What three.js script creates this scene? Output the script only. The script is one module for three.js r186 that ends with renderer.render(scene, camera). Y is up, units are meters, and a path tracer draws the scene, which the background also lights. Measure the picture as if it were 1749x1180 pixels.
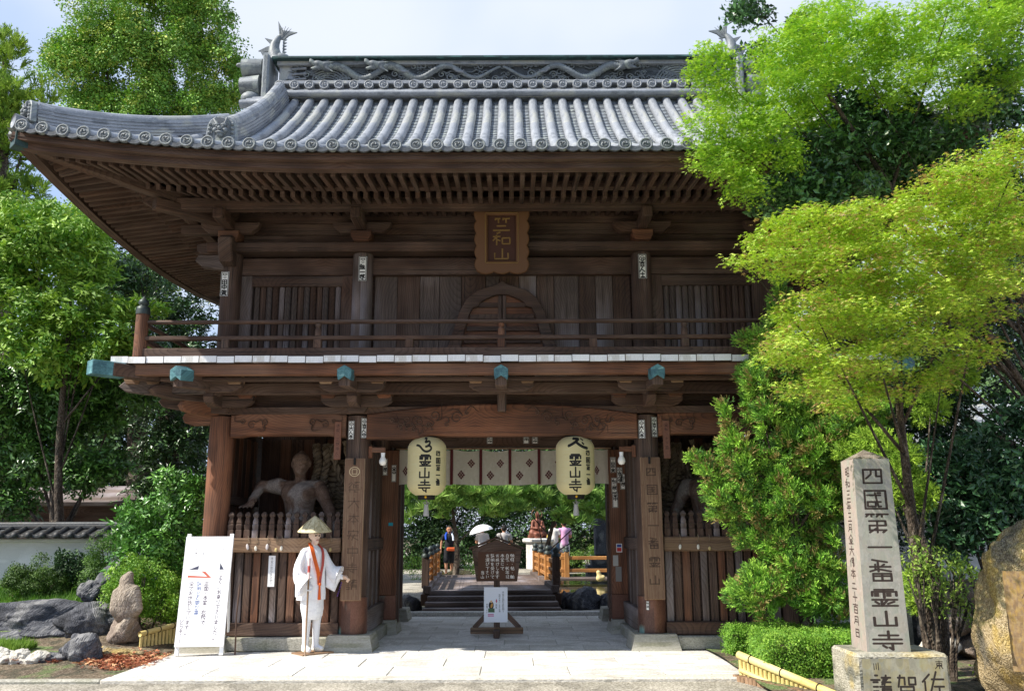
import * as THREE from 'three';
import { mergeGeometries } from 'three/addons/utils/BufferGeometryUtils.js';
import { Brush, Evaluator, SUBTRACTION } from 'three-bvh-csg';
import { ImprovedNoise } from 'three/addons/math/ImprovedNoise.js';

// ---------- camera ----------
const scene = new THREE.Scene();
const camera = new THREE.PerspectiveCamera(42.93, 1749 / 1180, 0.05, 600);
const CAM = new THREE.Vector3(0.14, 1.5, 12.1), PITCH = Math.atan(318 / 1500), ROLL = -0.0038;
camera.position.copy(CAM); camera.rotation.set(PITCH, 0, ROLL); camera.updateMatrixWorld();
// ---------- sun ----------
const SUN = new THREE.Vector3(-1, 1.12, 0.34).normalize();
const sun = new THREE.DirectionalLight(new THREE.Color(1.0, 0.945, 0.85), 5);
sun.position.copy(SUN).multiplyScalar(40); sun.target.position.set(0, 0, 0);
sun.castShadow = true; sun.shadow.mapSize.set(4096, 4096); sun.shadow.radius = 1; sun.name = 'sun';
Object.assign(sun.shadow.camera, { left: -22, right: 22, top: 22, bottom: -22, near: 1, far: 120 });
scene.add(sun, sun.target);
// ---------- sky: pale summer blue with thin high cloud ----------
const perlin = new ImprovedNoise();
const fbm3 = (x, y, z, o = 4) => { let s = 0, a = 0.5; for (let i = 0; i < o; i++) { s += a * perlin.noise(x, y, z); x *= 2.03; y *= 2.03; z *= 2.03; a *= 0.5; } return s; };
{
  const W = 1024, H = 512, d = new Float32Array(W * H * 4);
  for (let j = 0; j < H; j++) for (let i = 0; i < W; i++) {
    const el = ((j + 0.5) / H - 0.5) * Math.PI, az = ((i + 0.5) / W) * 2 * Math.PI, y = Math.sin(el), c = Math.cos(el), x = c * Math.cos(az), z = c * Math.sin(az);
    const t = Math.pow(Math.max(0, y), 0.6), k = (j * W + i) * 4;
    const yy = Math.max(y, 0) + 0.25;
    let cl = fbm3(x / yy * 1.6 + 3, z / yy * 1.6, 4.7, 5) + 0.5 * fbm3(x / yy * 0.5, z / yy * 0.5 + 9, 1.3, 3);
    cl = THREE.MathUtils.smoothstep(cl, -0.32, 0.55) * 0.85;
    const b = [0.63 - 0.36 * t, 0.76 - 0.3 * t, 0.98 - 0.14 * t], w = [0.86, 0.9, 0.97];
    for (let q = 0; q < 3; q++) d[k + q] = (b[q] * (1 - cl) + w[q] * cl) * (y < 0 ? 0.55 : 1);
    d[k + 3] = 1;
  }
  const t = new THREE.DataTexture(d, W, H, THREE.RGBAFormat, THREE.FloatType);
  t.mapping = THREE.EquirectangularReflectionMapping; t.magFilter = t.minFilter = THREE.LinearFilter; t.needsUpdate = true;
  scene.background = t; scene.environment = t; scene.backgroundIntensity = 0.7; scene.environmentIntensity = 0.7;
}
const renderer = new THREE.WebGLRenderer({ antialias: true });
renderer.toneMapping = THREE.LinearToneMapping; renderer.toneMappingExposure = 1.6;
renderer.shadowMap.enabled = true;

// ---------- helpers ----------
const V = (x, y, z) => new THREE.Vector3(x, y, z);
function rng(seed) { let s = seed | 0; return () => { s = (s + 0x6d2b79f5) | 0; let t = Math.imul(s ^ (s >>> 15), 1 | s); t = (t + Math.imul(t ^ (t >>> 7), 61 | t)) ^ t; return ((t ^ (t >>> 14)) >>> 0) / 4294967296; }; }
const R0 = rng(11);
const CP = Math.cos(PITCH), SP = Math.sin(PITCH), CR = Math.cos(ROLL), SR = Math.sin(ROLL);
// where a thing seen at a place of the photograph stands, given its distance plane z (used to measure, then built in the round)
function P(px, py, z) {
  let x = (px - 874.5) / 1500, y = -(py - 590) / 1500, q = -1;
  [x, y] = [CR * x - SR * y, SR * x + CR * y]; [y, q] = [CP * y - SP * q, SP * y + CP * q];
  const t = (z - CAM.z) / q; return V(CAM.x + x * t, CAM.y + y * t, z);
}
const pxm = (z) => (CAM.z - z) * 1.0 / 1500;   // metres per photo pixel at plane z (near enough)
const taken = new Map();
function numbered(n) { const k = taken.get(n) || 0; taken.set(n, k + 1); return k ? n + '_' + String(k).padStart(3, '0') : n; }
function tag(o, label, category, group) { o.userData.label = label; o.userData.category = category; if (group) o.userData.group = group; return o; }
function thing(name, label, category, pos = [0, 0, 0], ry = 0, group) { const g = new THREE.Group(); g.name = numbered(name); scene.add(g); g.position.set(...pos); g.rotation.y = ry; return tag(g, label, category, group); }
function mesh(name, geo, mat, parent) { const m = new THREE.Mesh(Array.isArray(geo) ? merge(geo) : geo, mat); m.name = parent ? name : numbered(name); m.castShadow = m.receiveShadow = true; (parent || scene).add(m); return m; }
function struct(name, geo, mat) { const m = mesh(name, geo, mat); m.userData.kind = 'structure'; return m; }
function clean(g) { if (g.index) g = g.toNonIndexed(); for (const k of Object.keys(g.attributes)) if (!['position', 'normal', 'uv', 'color'].includes(k)) g.deleteAttribute(k); return g; }
function merge(list) { return list.length === 1 ? list[0] : mergeGeometries(list.map(clean), false); }
function place(g, x = 0, y = 0, z = 0, rx = 0, ry = 0, rz = 0, s = 1) { const m = new THREE.Matrix4().compose(V(x, y, z), new THREE.Quaternion().setFromEuler(new THREE.Euler(rx, ry, rz)), Array.isArray(s) ? V(...s) : V(s, s, s)); g.applyMatrix4(m); return g; }
// box with chamfered edges, uv in metres with the grain (v) along its longest side
function box(w, h, d, bev = 0.006, ends = false) {
  const H = [w / 2, h / 2, d / 2], long = w >= h && w >= d ? 0 : h >= d ? 1 : 2, pos = [], uv = [], nor = [], uo = R0() * 3, vo = R0() * 3;
  bev = Math.min(bev, ...H.map((q) => q * 0.6));
  const groups = [];
  const emit = (pts, n, ax) => {
    const o = [0, 1, 2].filter((q) => q !== ax);
    const vv = o.includes(long) ? long : o[1], uu = o.find((q) => q !== vv);
    for (let i = 1; i < pts.length - 1; i++) {
      let tri = [pts[0], pts[i], pts[i + 1]];
      const c = V(...tri[1]).sub(V(...tri[0])).cross(V(...tri[2]).sub(V(...tri[0])));
      if (c.dot(n) < 0) tri = [tri[0], tri[2], tri[1]];
      for (const p of tri) { pos.push(...p); nor.push(n.x, n.y, n.z); uv.push(p[uu] + uo, (p[vv]) / 2 + vo); }
    }
  };
  for (let ax = 0; ax < 3; ax++) for (const s of [1, -1]) {
    const [a, b] = [0, 1, 2].filter((q) => q !== ax), st = pos.length / 3;
    const pts = [[1, 1], [-1, 1], [-1, -1], [1, -1]].map(([i, j]) => { const p = [0, 0, 0]; p[ax] = s * H[ax]; p[a] = i * (H[a] - bev); p[b] = j * (H[b] - bev); return p; });
    const n = V(0, 0, 0).setComponent(ax, s); emit(pts, n, ax);
    groups.push([st, pos.length / 3 - st, ax, s]);
  }
  if (bev > 0) {
    for (let ax = 0; ax < 3; ax++) { const [a, b] = [0, 1, 2].filter((q) => q !== ax);
      for (const i of [1, -1]) for (const j of [1, -1]) {
        const mk = (t, ia, ib) => { const p = [0, 0, 0]; p[ax] = t * (H[ax] - bev); p[a] = i * (H[a] - (ia ? 0 : bev)); p[b] = j * (H[b] - (ib ? 0 : bev)); return p; };
        const n = V(0, 0, 0).setComponent(a, i).setComponent(b, j).normalize(); emit([mk(1, 1, 0), mk(1, 0, 1), mk(-1, 0, 1), mk(-1, 1, 0)], n, a);
      } }
    for (const i of [1, -1]) for (const j of [1, -1]) for (const k of [1, -1])
      emit([[i * H[0], j * (H[1] - bev), k * (H[2] - bev)], [i * (H[0] - bev), j * H[1], k * (H[2] - bev)], [i * (H[0] - bev), j * (H[1] - bev), k * H[2]]], V(i, j, k).normalize(), 2);
  }
  const g = new THREE.BufferGeometry();
  g.setAttribute('position', new THREE.Float32BufferAttribute(pos, 3)); g.setAttribute('normal', new THREE.Float32BufferAttribute(nor, 3)); g.setAttribute('uv', new THREE.Float32BufferAttribute(uv, 2));
  if (ends) { const n = pos.length / 3; for (const [st, c, ax, s] of groups) if (ax === ends.axis && s === ends.sign) { g.addGroup(0, st, 0); g.addGroup(st, c, 1); g.addGroup(st + c, n - st - c, 0); } }
  return g;
}
const bx = (w, h, d, x, y, z, bev, rx = 0, ry = 0, rz = 0) => place(box(w, h, d, bev), x, y, z, rx, ry, rz);
// tapered tube through points; radii number or list
function tube(pts, rad, seg = 8, caps = true, flat = 1) {
  pts = pts.map((p) => p.isVector3 ? p : V(...p)); const n = pts.length, pos = [], uv = [], idx = [];
  const T = pts.map((p, i) => pts[Math.min(n - 1, i + 1)].clone().sub(pts[Math.max(0, i - 1)]).normalize());
  let N = Math.abs(T[0].y) < 0.9 ? V(0, 1, 0) : V(1, 0, 0); N.sub(T[0].clone().multiplyScalar(N.dot(T[0]))).normalize(); let L = 0;
  for (let i = 0; i < n; i++) {
    N.sub(T[i].clone().multiplyScalar(N.dot(T[i]))).normalize(); const B = T[i].clone().cross(N), r = Array.isArray(rad) ? rad[i] : rad;
    if (i) L += pts[i].distanceTo(pts[i - 1]);
    for (let j = 0; j <= seg; j++) { const a = j / seg * 2 * Math.PI, q = pts[i].clone().addScaledVector(N, Math.cos(a) * r * flat).addScaledVector(B, Math.sin(a) * r); pos.push(q.x, q.y, q.z); uv.push(j / seg * 2 * Math.PI * Math.max(r, 0.02), L / 2); }
  }
  const w = seg + 1;
  for (let i = 0; i < n - 1; i++) for (let j = 0; j < seg; j++) { const a = i * w + j; idx.push(a, a + w, a + 1, a + 1, a + w, a + w + 1); }
  if (caps) for (const e of [0, n - 1]) { const c = pos.length / 3; pos.push(pts[e].x, pts[e].y, pts[e].z); uv.push(0, 0); for (let j = 0; j < seg; j++) e ? idx.push(c, e * w + j, e * w + j + 1) : idx.push(c, j + 1, j); }
  // orientation check
  const g = new THREE.BufferGeometry(); g.setAttribute('position', new THREE.Float32BufferAttribute(pos, 3)); g.setAttribute('uv', new THREE.Float32BufferAttribute(uv, 2)); g.setIndex(idx); g.computeVertexNormals();
  const p0 = pts[0], nx = g.attributes.normal, px = g.attributes.position; if (V(nx.getX(1), nx.getY(1), nx.getZ(1)).dot(V(px.getX(1) - p0.x, px.getY(1) - p0.y, px.getZ(1) - p0.z)) < 0) { const a = g.index.array; for (let i = 0; i < a.length; i += 3) { const t = a[i + 1]; a[i + 1] = a[i + 2]; a[i + 2] = t; } g.computeVertexNormals(); }
  return g.toNonIndexed();
}
const curve = (pts, n) => new THREE.CatmullRomCurve3(pts.map((p) => p.isVector3 ? p : V(...p))).getPoints(n);
const cyl = (r1, r2, h, seg = 20, open = false) => { const g = new THREE.CylinderGeometry(r1, r2, h, seg, 1, open).toNonIndexed(); const u = g.attributes.uv; for (let i = 0; i < u.count; i++) u.setXY(i, u.getX(i) * 2 * Math.PI * Math.max(r1, r2) , u.getY(i) * h / 2); return g; };
const lathe = (prof, seg = 20) => new THREE.LatheGeometry(prof.map(([r, y]) => new THREE.Vector2(r, y)), seg).toNonIndexed();
// extrude a 2D outline (x,y) by depth d, centred on z
function ext(pts, d, bev = 0.008, curved = false) {
  const sh = new THREE.Shape(pts.map(([x, y]) => new THREE.Vector2(x, y)));
  const g = new THREE.ExtrudeGeometry(sh, { depth: d - 2 * bev, bevelEnabled: bev > 0, bevelThickness: bev, bevelSize: bev, bevelSegments: 1 });
  g.translate(0, 0, -d / 2 + bev); const u = g.attributes.uv, p = g.attributes.position; const uo = R0() * 2;
  for (let i = 0; i < u.count; i++) u.setXY(i, p.getY(i) + uo + p.getZ(i) * 0.7, p.getX(i) / 2 + uo);
  return clean(g);
}
// sweep a closed profile [side, up] along a path, up = world y
function sweep(path, prof, caps = true) {
  const n = path.length, m = prof.length, pos = [], uv = [], tri = [];
  const ring = path.map((p, i) => { const t = path[Math.min(n - 1, i + 1)].clone().sub(path[Math.max(0, i - 1)]).normalize(), s = V(0, 1, 0).cross(t).normalize().negate(), u = s.clone().cross(t).normalize(); if (u.y < 0) u.negate(); return prof.map(([a, b]) => p.clone().addScaledVector(s, a).addScaledVector(u, b)); });
  let L = 0;
  const quad = (a, b, c, d, u0, u1, v0, v1) => { for (const [q, u, v] of [[a, u0, v0], [b, u1, v0], [c, u1, v1], [a, u0, v0], [c, u1, v1], [d, u0, v1]]) { pos.push(q.x, q.y, q.z); uv.push(u, v); } };
  for (let i = 0; i < n - 1; i++) { const l = path[i].distanceTo(path[i + 1]); let k = 0; for (let j = 0; j < m; j++) { const e = ring[i][j].distanceTo(ring[i][(j + 1) % m]); quad(ring[i][j], ring[i][(j + 1) % m], ring[i + 1][(j + 1) % m], ring[i + 1][j], k, k + e, L / 2, (L + l) / 2); k += e; } L += l; }
  if (caps) for (const [r, f] of [[ring[0], 1], [ring[n - 1], -1]]) { const tris = THREE.ShapeUtils.triangulateShape(prof.map(([a, b]) => new THREE.Vector2(a, b)), []); for (const t of tris) for (const q of (f > 0 ? t : [t[0], t[2], t[1]])) { pos.push(r[q].x, r[q].y, r[q].z); uv.push(prof[q][0], prof[q][1]); } }
  const g = new THREE.BufferGeometry(); g.setAttribute('position', new THREE.Float32BufferAttribute(pos, 3)); g.setAttribute('uv', new THREE.Float32BufferAttribute(uv, 2)); g.computeVertexNormals(); return g;
}
// surface nets: f(x,y,z) < 0 inside
function nets(f, lo, hi, cell, colour, mat) {
  const n = [0, 1, 2].map((i) => Math.ceil((hi[i] - lo[i]) / cell) + 1), [nx, ny, nz] = n, F = new Float32Array(nx * ny * nz), id = new Int32Array(nx * ny * nz).fill(-1), at = (i, j, k) => i + nx * (j + ny * k);
  for (let k = 0; k < nz; k++) for (let j = 0; j < ny; j++) for (let i = 0; i < nx; i++) F[at(i, j, k)] = f(lo[0] + i * cell, lo[1] + j * cell, lo[2] + k * cell);
  const vs = [], idx = [], E = [];
  for (let a = 0; a < 8; a++) for (let b = 0; b < 3; b++) if (!(a >> b & 1)) E.push([a, a | 1 << b]);
  for (let k = 0; k < nz - 1; k++) for (let j = 0; j < ny - 1; j++) for (let i = 0; i < nx - 1; i++) {
    let c = 0, x = 0, y = 0, z = 0; const v = []; for (let a = 0; a < 8; a++) v.push(F[at(i + (a & 1), j + (a >> 1 & 1), k + (a >> 2))]);
    for (const [a, b] of E) if ((v[a] < 0) !== (v[b] < 0)) { const t = v[a] / (v[a] - v[b]); c++; x += (a & 1) + t * ((b & 1) - (a & 1)); y += (a >> 1 & 1) + t * ((b >> 1 & 1) - (a >> 1 & 1)); z += (a >> 2) + t * ((b >> 2) - (a >> 2)); }
    if (c) { id[at(i, j, k)] = vs.length / 3; vs.push(lo[0] + (i + x / c) * cell, lo[1] + (j + y / c) * cell, lo[2] + (k + z / c) * cell); }
  }
  for (let k = 1; k < nz - 1; k++) for (let j = 1; j < ny - 1; j++) for (let i = 1; i < nx - 1; i++) {
    const s = F[at(i, j, k)] < 0;
    const q = (a, b, c, d, fl) => { if (a < 0 || b < 0 || c < 0 || d < 0) return; fl ? idx.push(a, b, c, a, c, d) : idx.push(a, c, b, a, d, c); };
    if (s !== F[at(i + 1, j, k)] < 0) q(id[at(i, j - 1, k - 1)], id[at(i, j, k - 1)], id[at(i, j, k)], id[at(i, j - 1, k)], s);
    if (s !== F[at(i, j + 1, k)] < 0) q(id[at(i - 1, j, k - 1)], id[at(i - 1, j, k)], id[at(i, j, k)], id[at(i, j, k - 1)], s);
    if (s !== F[at(i, j, k + 1)] < 0) q(id[at(i - 1, j - 1, k)], id[at(i, j - 1, k)], id[at(i, j, k)], id[at(i - 1, j, k)], s);
  }
  const g = new THREE.BufferGeometry(); g.setAttribute('position', new THREE.Float32BufferAttribute(vs, 3)); const uv = [], col = [];
  for (let i = 0; i < vs.length; i += 3) { uv.push(vs[i] + vs[i + 2], vs[i + 1] / 2); if (colour) col.push(...colour(vs[i], vs[i + 1], vs[i + 2])); }
  g.setAttribute('uv', new THREE.Float32BufferAttribute(uv, 2)); if (colour) g.setAttribute('color', new THREE.Float32BufferAttribute(col, 3)); g.setIndex(idx); g.computeVertexNormals(); return g;
}
const capD = (x, y, z, b) => { const [p, q, r1, r2] = b, dx = q[0] - p[0], dy = q[1] - p[1], dz = q[2] - p[2], l = dx * dx + dy * dy + dz * dz || 1e-9; let t = ((x - p[0]) * dx + (y - p[1]) * dy + (z - p[2]) * dz) / l; t = Math.min(1, Math.max(0, t)); return Math.hypot(x - p[0] - t * dx, y - p[1] - t * dy, z - p[2] - t * dz) - (r1 + (r2 - r1) * t); };
function bonesSdf(bones, k = 0.03) { return (x, y, z) => { let d = 9; for (const b of bones) { const e = capD(x, y, z, b), h = Math.max(k - Math.abs(d - e), 0) / k; d = Math.min(d, e) - h * h * k * 0.25; } return d; }; }
function figure(bones, cell, palette, k = 0.03) {
  const lo = [9, 9, 9], hi = [-9, -9, -9]; for (const [p, q, r1, r2] of bones) for (const [v, r] of [[p, r1], [q, r2]]) for (let i = 0; i < 3; i++) { lo[i] = Math.min(lo[i], v[i] - r - 3 * cell); hi[i] = Math.max(hi[i], v[i] + r + 3 * cell); }
  return nets(bonesSdf(bones, k), lo, hi, cell, palette && ((x, y, z) => { let m = 9, c = 0; for (const b of bones) { const e = capD(x, y, z, b); if (e < m) { m = e; c = b[4] || 0; } } return palette[c]; }));
}
const lin = (hex) => { const c = new THREE.Color(hex); return [c.r, c.g, c.b]; };
// ---------- procedural textures ----------
const hash = (i, j, s) => { let h = Math.imul(i, 374761393) + Math.imul(j, 668265263) + Math.imul(s, 1274126177); h = Math.imul(h ^ (h >>> 13), 1274126177); return ((h ^ (h >>> 16)) >>> 0) / 4294967296; };
const vn = (x, y, s) => { const i = Math.floor(x), j = Math.floor(y), u = x - i, v = y - j, a = u * u * (3 - 2 * u), b = v * v * (3 - 2 * v); return (hash(i, j, s) * (1 - a) + hash(i + 1, j, s) * a) * (1 - b) + (hash(i, j + 1, s) * (1 - a) + hash(i + 1, j + 1, s) * a) * b; };
const fb = (x, y, s, o = 4) => { let r = 0, a = 0.5, n = 0; for (let i = 0; i < o; i++) { r += a * vn(x, y, s + i); n += a; x *= 2.1; y *= 2.1; a *= 0.5; } return r / n; };
const mix = (a, b, t) => a.map((q, i) => q + (b[i] - q) * t);
const clamp = (x) => Math.min(1, Math.max(0, x));
function texture(w, h, fn, srgb = true) {   // fn(u,v) -> linear-ish sRGB 0..1 triple
  const d = new Uint8Array(w * h * 4); for (let j = 0; j < h; j++) for (let i = 0; i < w; i++) { const c = fn((i + 0.5) / w, (j + 0.5) / h), k = (j * w + i) * 4; for (let q = 0; q < 3; q++) d[k + q] = clamp(c[q]) * 255; d[k + 3] = 255; }
  const t = new THREE.DataTexture(d, w, h); t.wrapS = t.wrapT = THREE.MirroredRepeatWrapping; t.magFilter = t.minFilter = THREE.LinearFilter; if (srgb) t.colorSpace = THREE.SRGBColorSpace; t.needsUpdate = true; return t;
}
function woodMat(seed, light, dark, grey, greyAmt, rough = 0.82) {
  const L = lin255(light), D = lin255(dark), G = lin255(grey);
  const ring = (u, v) => { const a = u - 0.5 + 0.12 * (vn(v * 3, 1, seed) - 0.5), b = 0.05 + 0.9 * (v - 0.45) * (v - 0.45) + 0.12 * (vn(u * 2.5, v * 2.5, seed + 2) - 0.5); return Math.sqrt(a * a + b * b) * 34 + vn(u * 5, v * 3, seed + 8) * 0.6; };
  const val = (u, v) => { const r = ring(u, v), f = r - Math.floor(r); return Math.pow(f, 3); };
  const map = texture(384, 512, (u, v) => {
    const g = val(u, v), fib = vn(u * 170, v * 9, seed + 5), blot = fb(u * 3, v * 2.2, seed + 6), str = vn(u * 40, v * 1.5, seed + 9);
    let c = mix(L, D, clamp(g * 0.5 + (fib - 0.5) * 0.5 + (str - 0.5) * 0.5 + 0.1));
    c = mix(c, G, clamp((blot - 0.42) * 3) * greyAmt * (1 - g * 0.5)); const crack = vn(u * 60, v * 1.3, seed + 12) > 0.9 ? 0.45 : 1;
    const bl2 = fb(u * 1.1 + 7, v * 4, seed + 15, 3); return c.map((q) => q * crack * (0.55 + 0.5 * blot + 0.45 * bl2));
  });
  const bump = texture(256, 384, (u, v) => { const b = 0.6 - 0.45 * val(u, v) + 0.3 * (vn(u * 170, v * 9, seed + 5) - 0.5) - (vn(u * 60, v * 1.3, seed + 12) > 0.93 ? 0.3 : 0); return [b, b, b]; }, false);
  return new THREE.MeshStandardMaterial({ map, bumpMap: bump, bumpScale: 0.003, roughness: rough });
}
function lin255(h) { return [(h >> 16 & 255) / 255, (h >> 8 & 255) / 255, (h & 255) / 255]; }
function stoneMat(seed, cols, opt = {}) {   // cols: list of sRGB hex blended by noise
  const C = cols.map(lin255), sc = opt.scale || 3, sp = opt.speck ?? 0.16;
  const map = texture(320, 320, (u, v) => { const n = fb(u * sc, v * sc, seed, 4), m = C[2] ? fb(u * sc * 2.3 + 5, v * sc * 2.3, seed + 20, 3) : 0; let c = mix(C[0], C[1], clamp((n - 0.35) * 3)); if (C[2]) c = mix(c, C[2], clamp((m - 0.55) * 6)); if (C[3]) c = mix(c, C[3], clamp((fb(u * sc * 1.3 + 9, v * sc * 1.3, seed + 31, 4) - 0.58) * 9)); const s = (hash(Math.floor(u * 320), Math.floor(v * 320), seed) - 0.5) * sp + (vn(u * 120, v * 120, seed + 3) - 0.5) * sp; return c.map((q) => q + s); });
  const bump = texture(256, 256, (u, v) => { const b = 0.5 * fb(u * sc * 3, v * sc * 3, seed + 7, 3) + 0.5 * vn(u * 110, v * 110, seed + 3); return [b, b, b]; }, false);
  const m = new THREE.MeshStandardMaterial({ map, bumpMap: bump, bumpScale: opt.bump ?? 0.006, roughness: opt.rough ?? 0.9 }); return m;
}
const M = {};
M.wood = woodMat(1, 0x523a2c, 0x261913, 0x645a54, 0.5);
M.woodRed = woodMat(2, 0x754b33, 0x3a241a, 0x70645a, 0.35);
M.wood.side = THREE.DoubleSide;
M.woodGrey = woodMat(4, 0x706057, 0x43352e, 0x777378, 0.75);
M.woodPale = woodMat(5, 0x957658, 0x5a4030, 0x8c8075, 0.5);
M.woodWarm = woodMat(6, 0xb07a3e, 0x7c4c22, 0xa98a60, 0.3, 0.7);
M.roofTile = stoneMat(40, [0x888c92, 0x9ca0a6, 0x767a80, 0xa3a49f], { scale: 4, speck: 0.09, bump: 0.003, rough: 0.48 }); M.roofTile.metalness = 0.1;
M.roofTileDark = stoneMat(41, [0x666c70, 0x7d848a, 0x8c938f], { scale: 6, speck: 0.1, bump: 0.003, rough: 0.55 });
M.panTile = stoneMat(44, [0x4b4f54, 0x5d6268, 0x43474b], { scale: 6, speck: 0.08, bump: 0.002, rough: 0.5 }); M.panTile.side = THREE.DoubleSide;  // darker than the cover tiles: shade between the rows put into the colour
M.carveShade = stoneMat(43, [0x3a3f44, 0x4a5056, 0x2f3438], { scale: 6, speck: 0.1, bump: 0.003, rough: 0.6 });  // near-black tile paints in the shade of the recess under the coping
M.wallTile = stoneMat(42, [0x2f3133, 0x45484b, 0x3a3632], { scale: 5, speck: 0.08, bump: 0.003, rough: 0.55 });
M.granite = stoneMat(50, [0xc6c3bd, 0xd3d0ca, 0xbab6ae], { scale: 2.5, speck: 0.18, bump: 0.002, rough: 0.85 });
M.graniteDark = stoneMat(51, [0x9a978c, 0xaeaa9c, 0x8d8b78], { scale: 2.5, speck: 0.15, bump: 0.004, rough: 0.9 });  // darker grey-green granite for footings, sills and the paving bed
M.road = stoneMat(52, [0x8f897c, 0xa59e90, 0x7e786c], { scale: 3, speck: 0.28, bump: 0.01, rough: 0.95 });
M.soil = stoneMat(53, [0x5a4d3d, 0x6e604c, 0x46402f, 0x59683a], { scale: 4, speck: 0.25, bump: 0.02, rough: 1 });
M.rock = stoneMat(54, [0x3f4046, 0x5b5c61, 0x7b7a7a, 0x2c2d32], { scale: 2.5, speck: 0.16, bump: 0.02, rough: 0.92 });
M.rockPale = stoneMat(55, [0x96897a, 0xaaa090, 0x7d7466, 0x85766a], { scale: 2.5, speck: 0.2, bump: 0.02, rough: 0.95 });
M.cobble = stoneMat(56, [0xc2bcb0, 0xd2ccc0, 0xa8a397], { scale: 3, speck: 0.14, bump: 0.006 });
M.boulder = stoneMat(57, [0x8d7c5c, 0xa08e6c, 0xa38c54, 0x6a6252], { scale: 2.6, speck: 0.24, bump: 0.02, rough: 0.95 });
M.plaster = stoneMat(58, [0xe6e4df, 0xf0eee9, 0xd9d8d2], { scale: 1.5, speck: 0.03, bump: 0.001, rough: 0.9 });
M.bark = stoneMat(7, [0x3d332a, 0x54473b, 0x6b6154, 0x2a241d], { scale: 6, speck: 0.2, bump: 0.03, rough: 0.95 });
M.verdigris = stoneMat(59, [0x426c72, 0x5a8c92, 0x38606a, 0x7ea8a8], { scale: 9, speck: 0.12, bump: 0.002, rough: 0.6 });
M.verdigrisDark = stoneMat(60, [0x22393a, 0x2e4a4a, 0x3f6764], { scale: 6, speck: 0.08, bump: 0.002, rough: 0.6 });
M.copper = stoneMat(61, [0x6a4535, 0x7c5442, 0x553a30, 0x6f8f8a], { scale: 2.2, speck: 0.06, bump: 0.001, rough: 0.5 }); M.copper.metalness = 0.25;
M.bronze = new THREE.MeshStandardMaterial({ color: 0x3d4543, roughness: 0.5, metalness: 0.5 });
M.whitePaint = stoneMat(62, [0xe9e9ea, 0xf3f3f3, 0xd7d4cf], { scale: 6, speck: 0.05, bump: 0.001, rough: 0.75 });
M.white = new THREE.MeshStandardMaterial({ color: 0xf2f2f2, roughness: 0.6 });
M.bamboo = stoneMat(63, [0xd6c17a, 0xe2d193, 0xbfa65f], { scale: 4, speck: 0.06, bump: 0.001, rough: 0.5 });
M.black = new THREE.MeshStandardMaterial({ color: 0x151310, roughness: 0.8 });
M.rope = stoneMat(64, [0x8a7a66, 0xa29077, 0x6a5b48], { scale: 14, speck: 0.2, bump: 0.008 });
M.statueWood = stoneMat(8, [0x6b5344, 0x7f6756, 0x4f3c31, 0x8d8178], { scale: 4, speck: 0.12, bump: 0.006, rough: 0.85 });
M.cloth = stoneMat(65, [0xf1f0f2, 0xf6f5f5, 0xe9e8ea], { scale: 6, speck: 0.03, bump: 0.003, rough: 0.95 });
const flat = (hex, rough = 0.8, extra = {}) => new THREE.MeshStandardMaterial({ color: hex, roughness: rough, ...extra });

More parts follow.
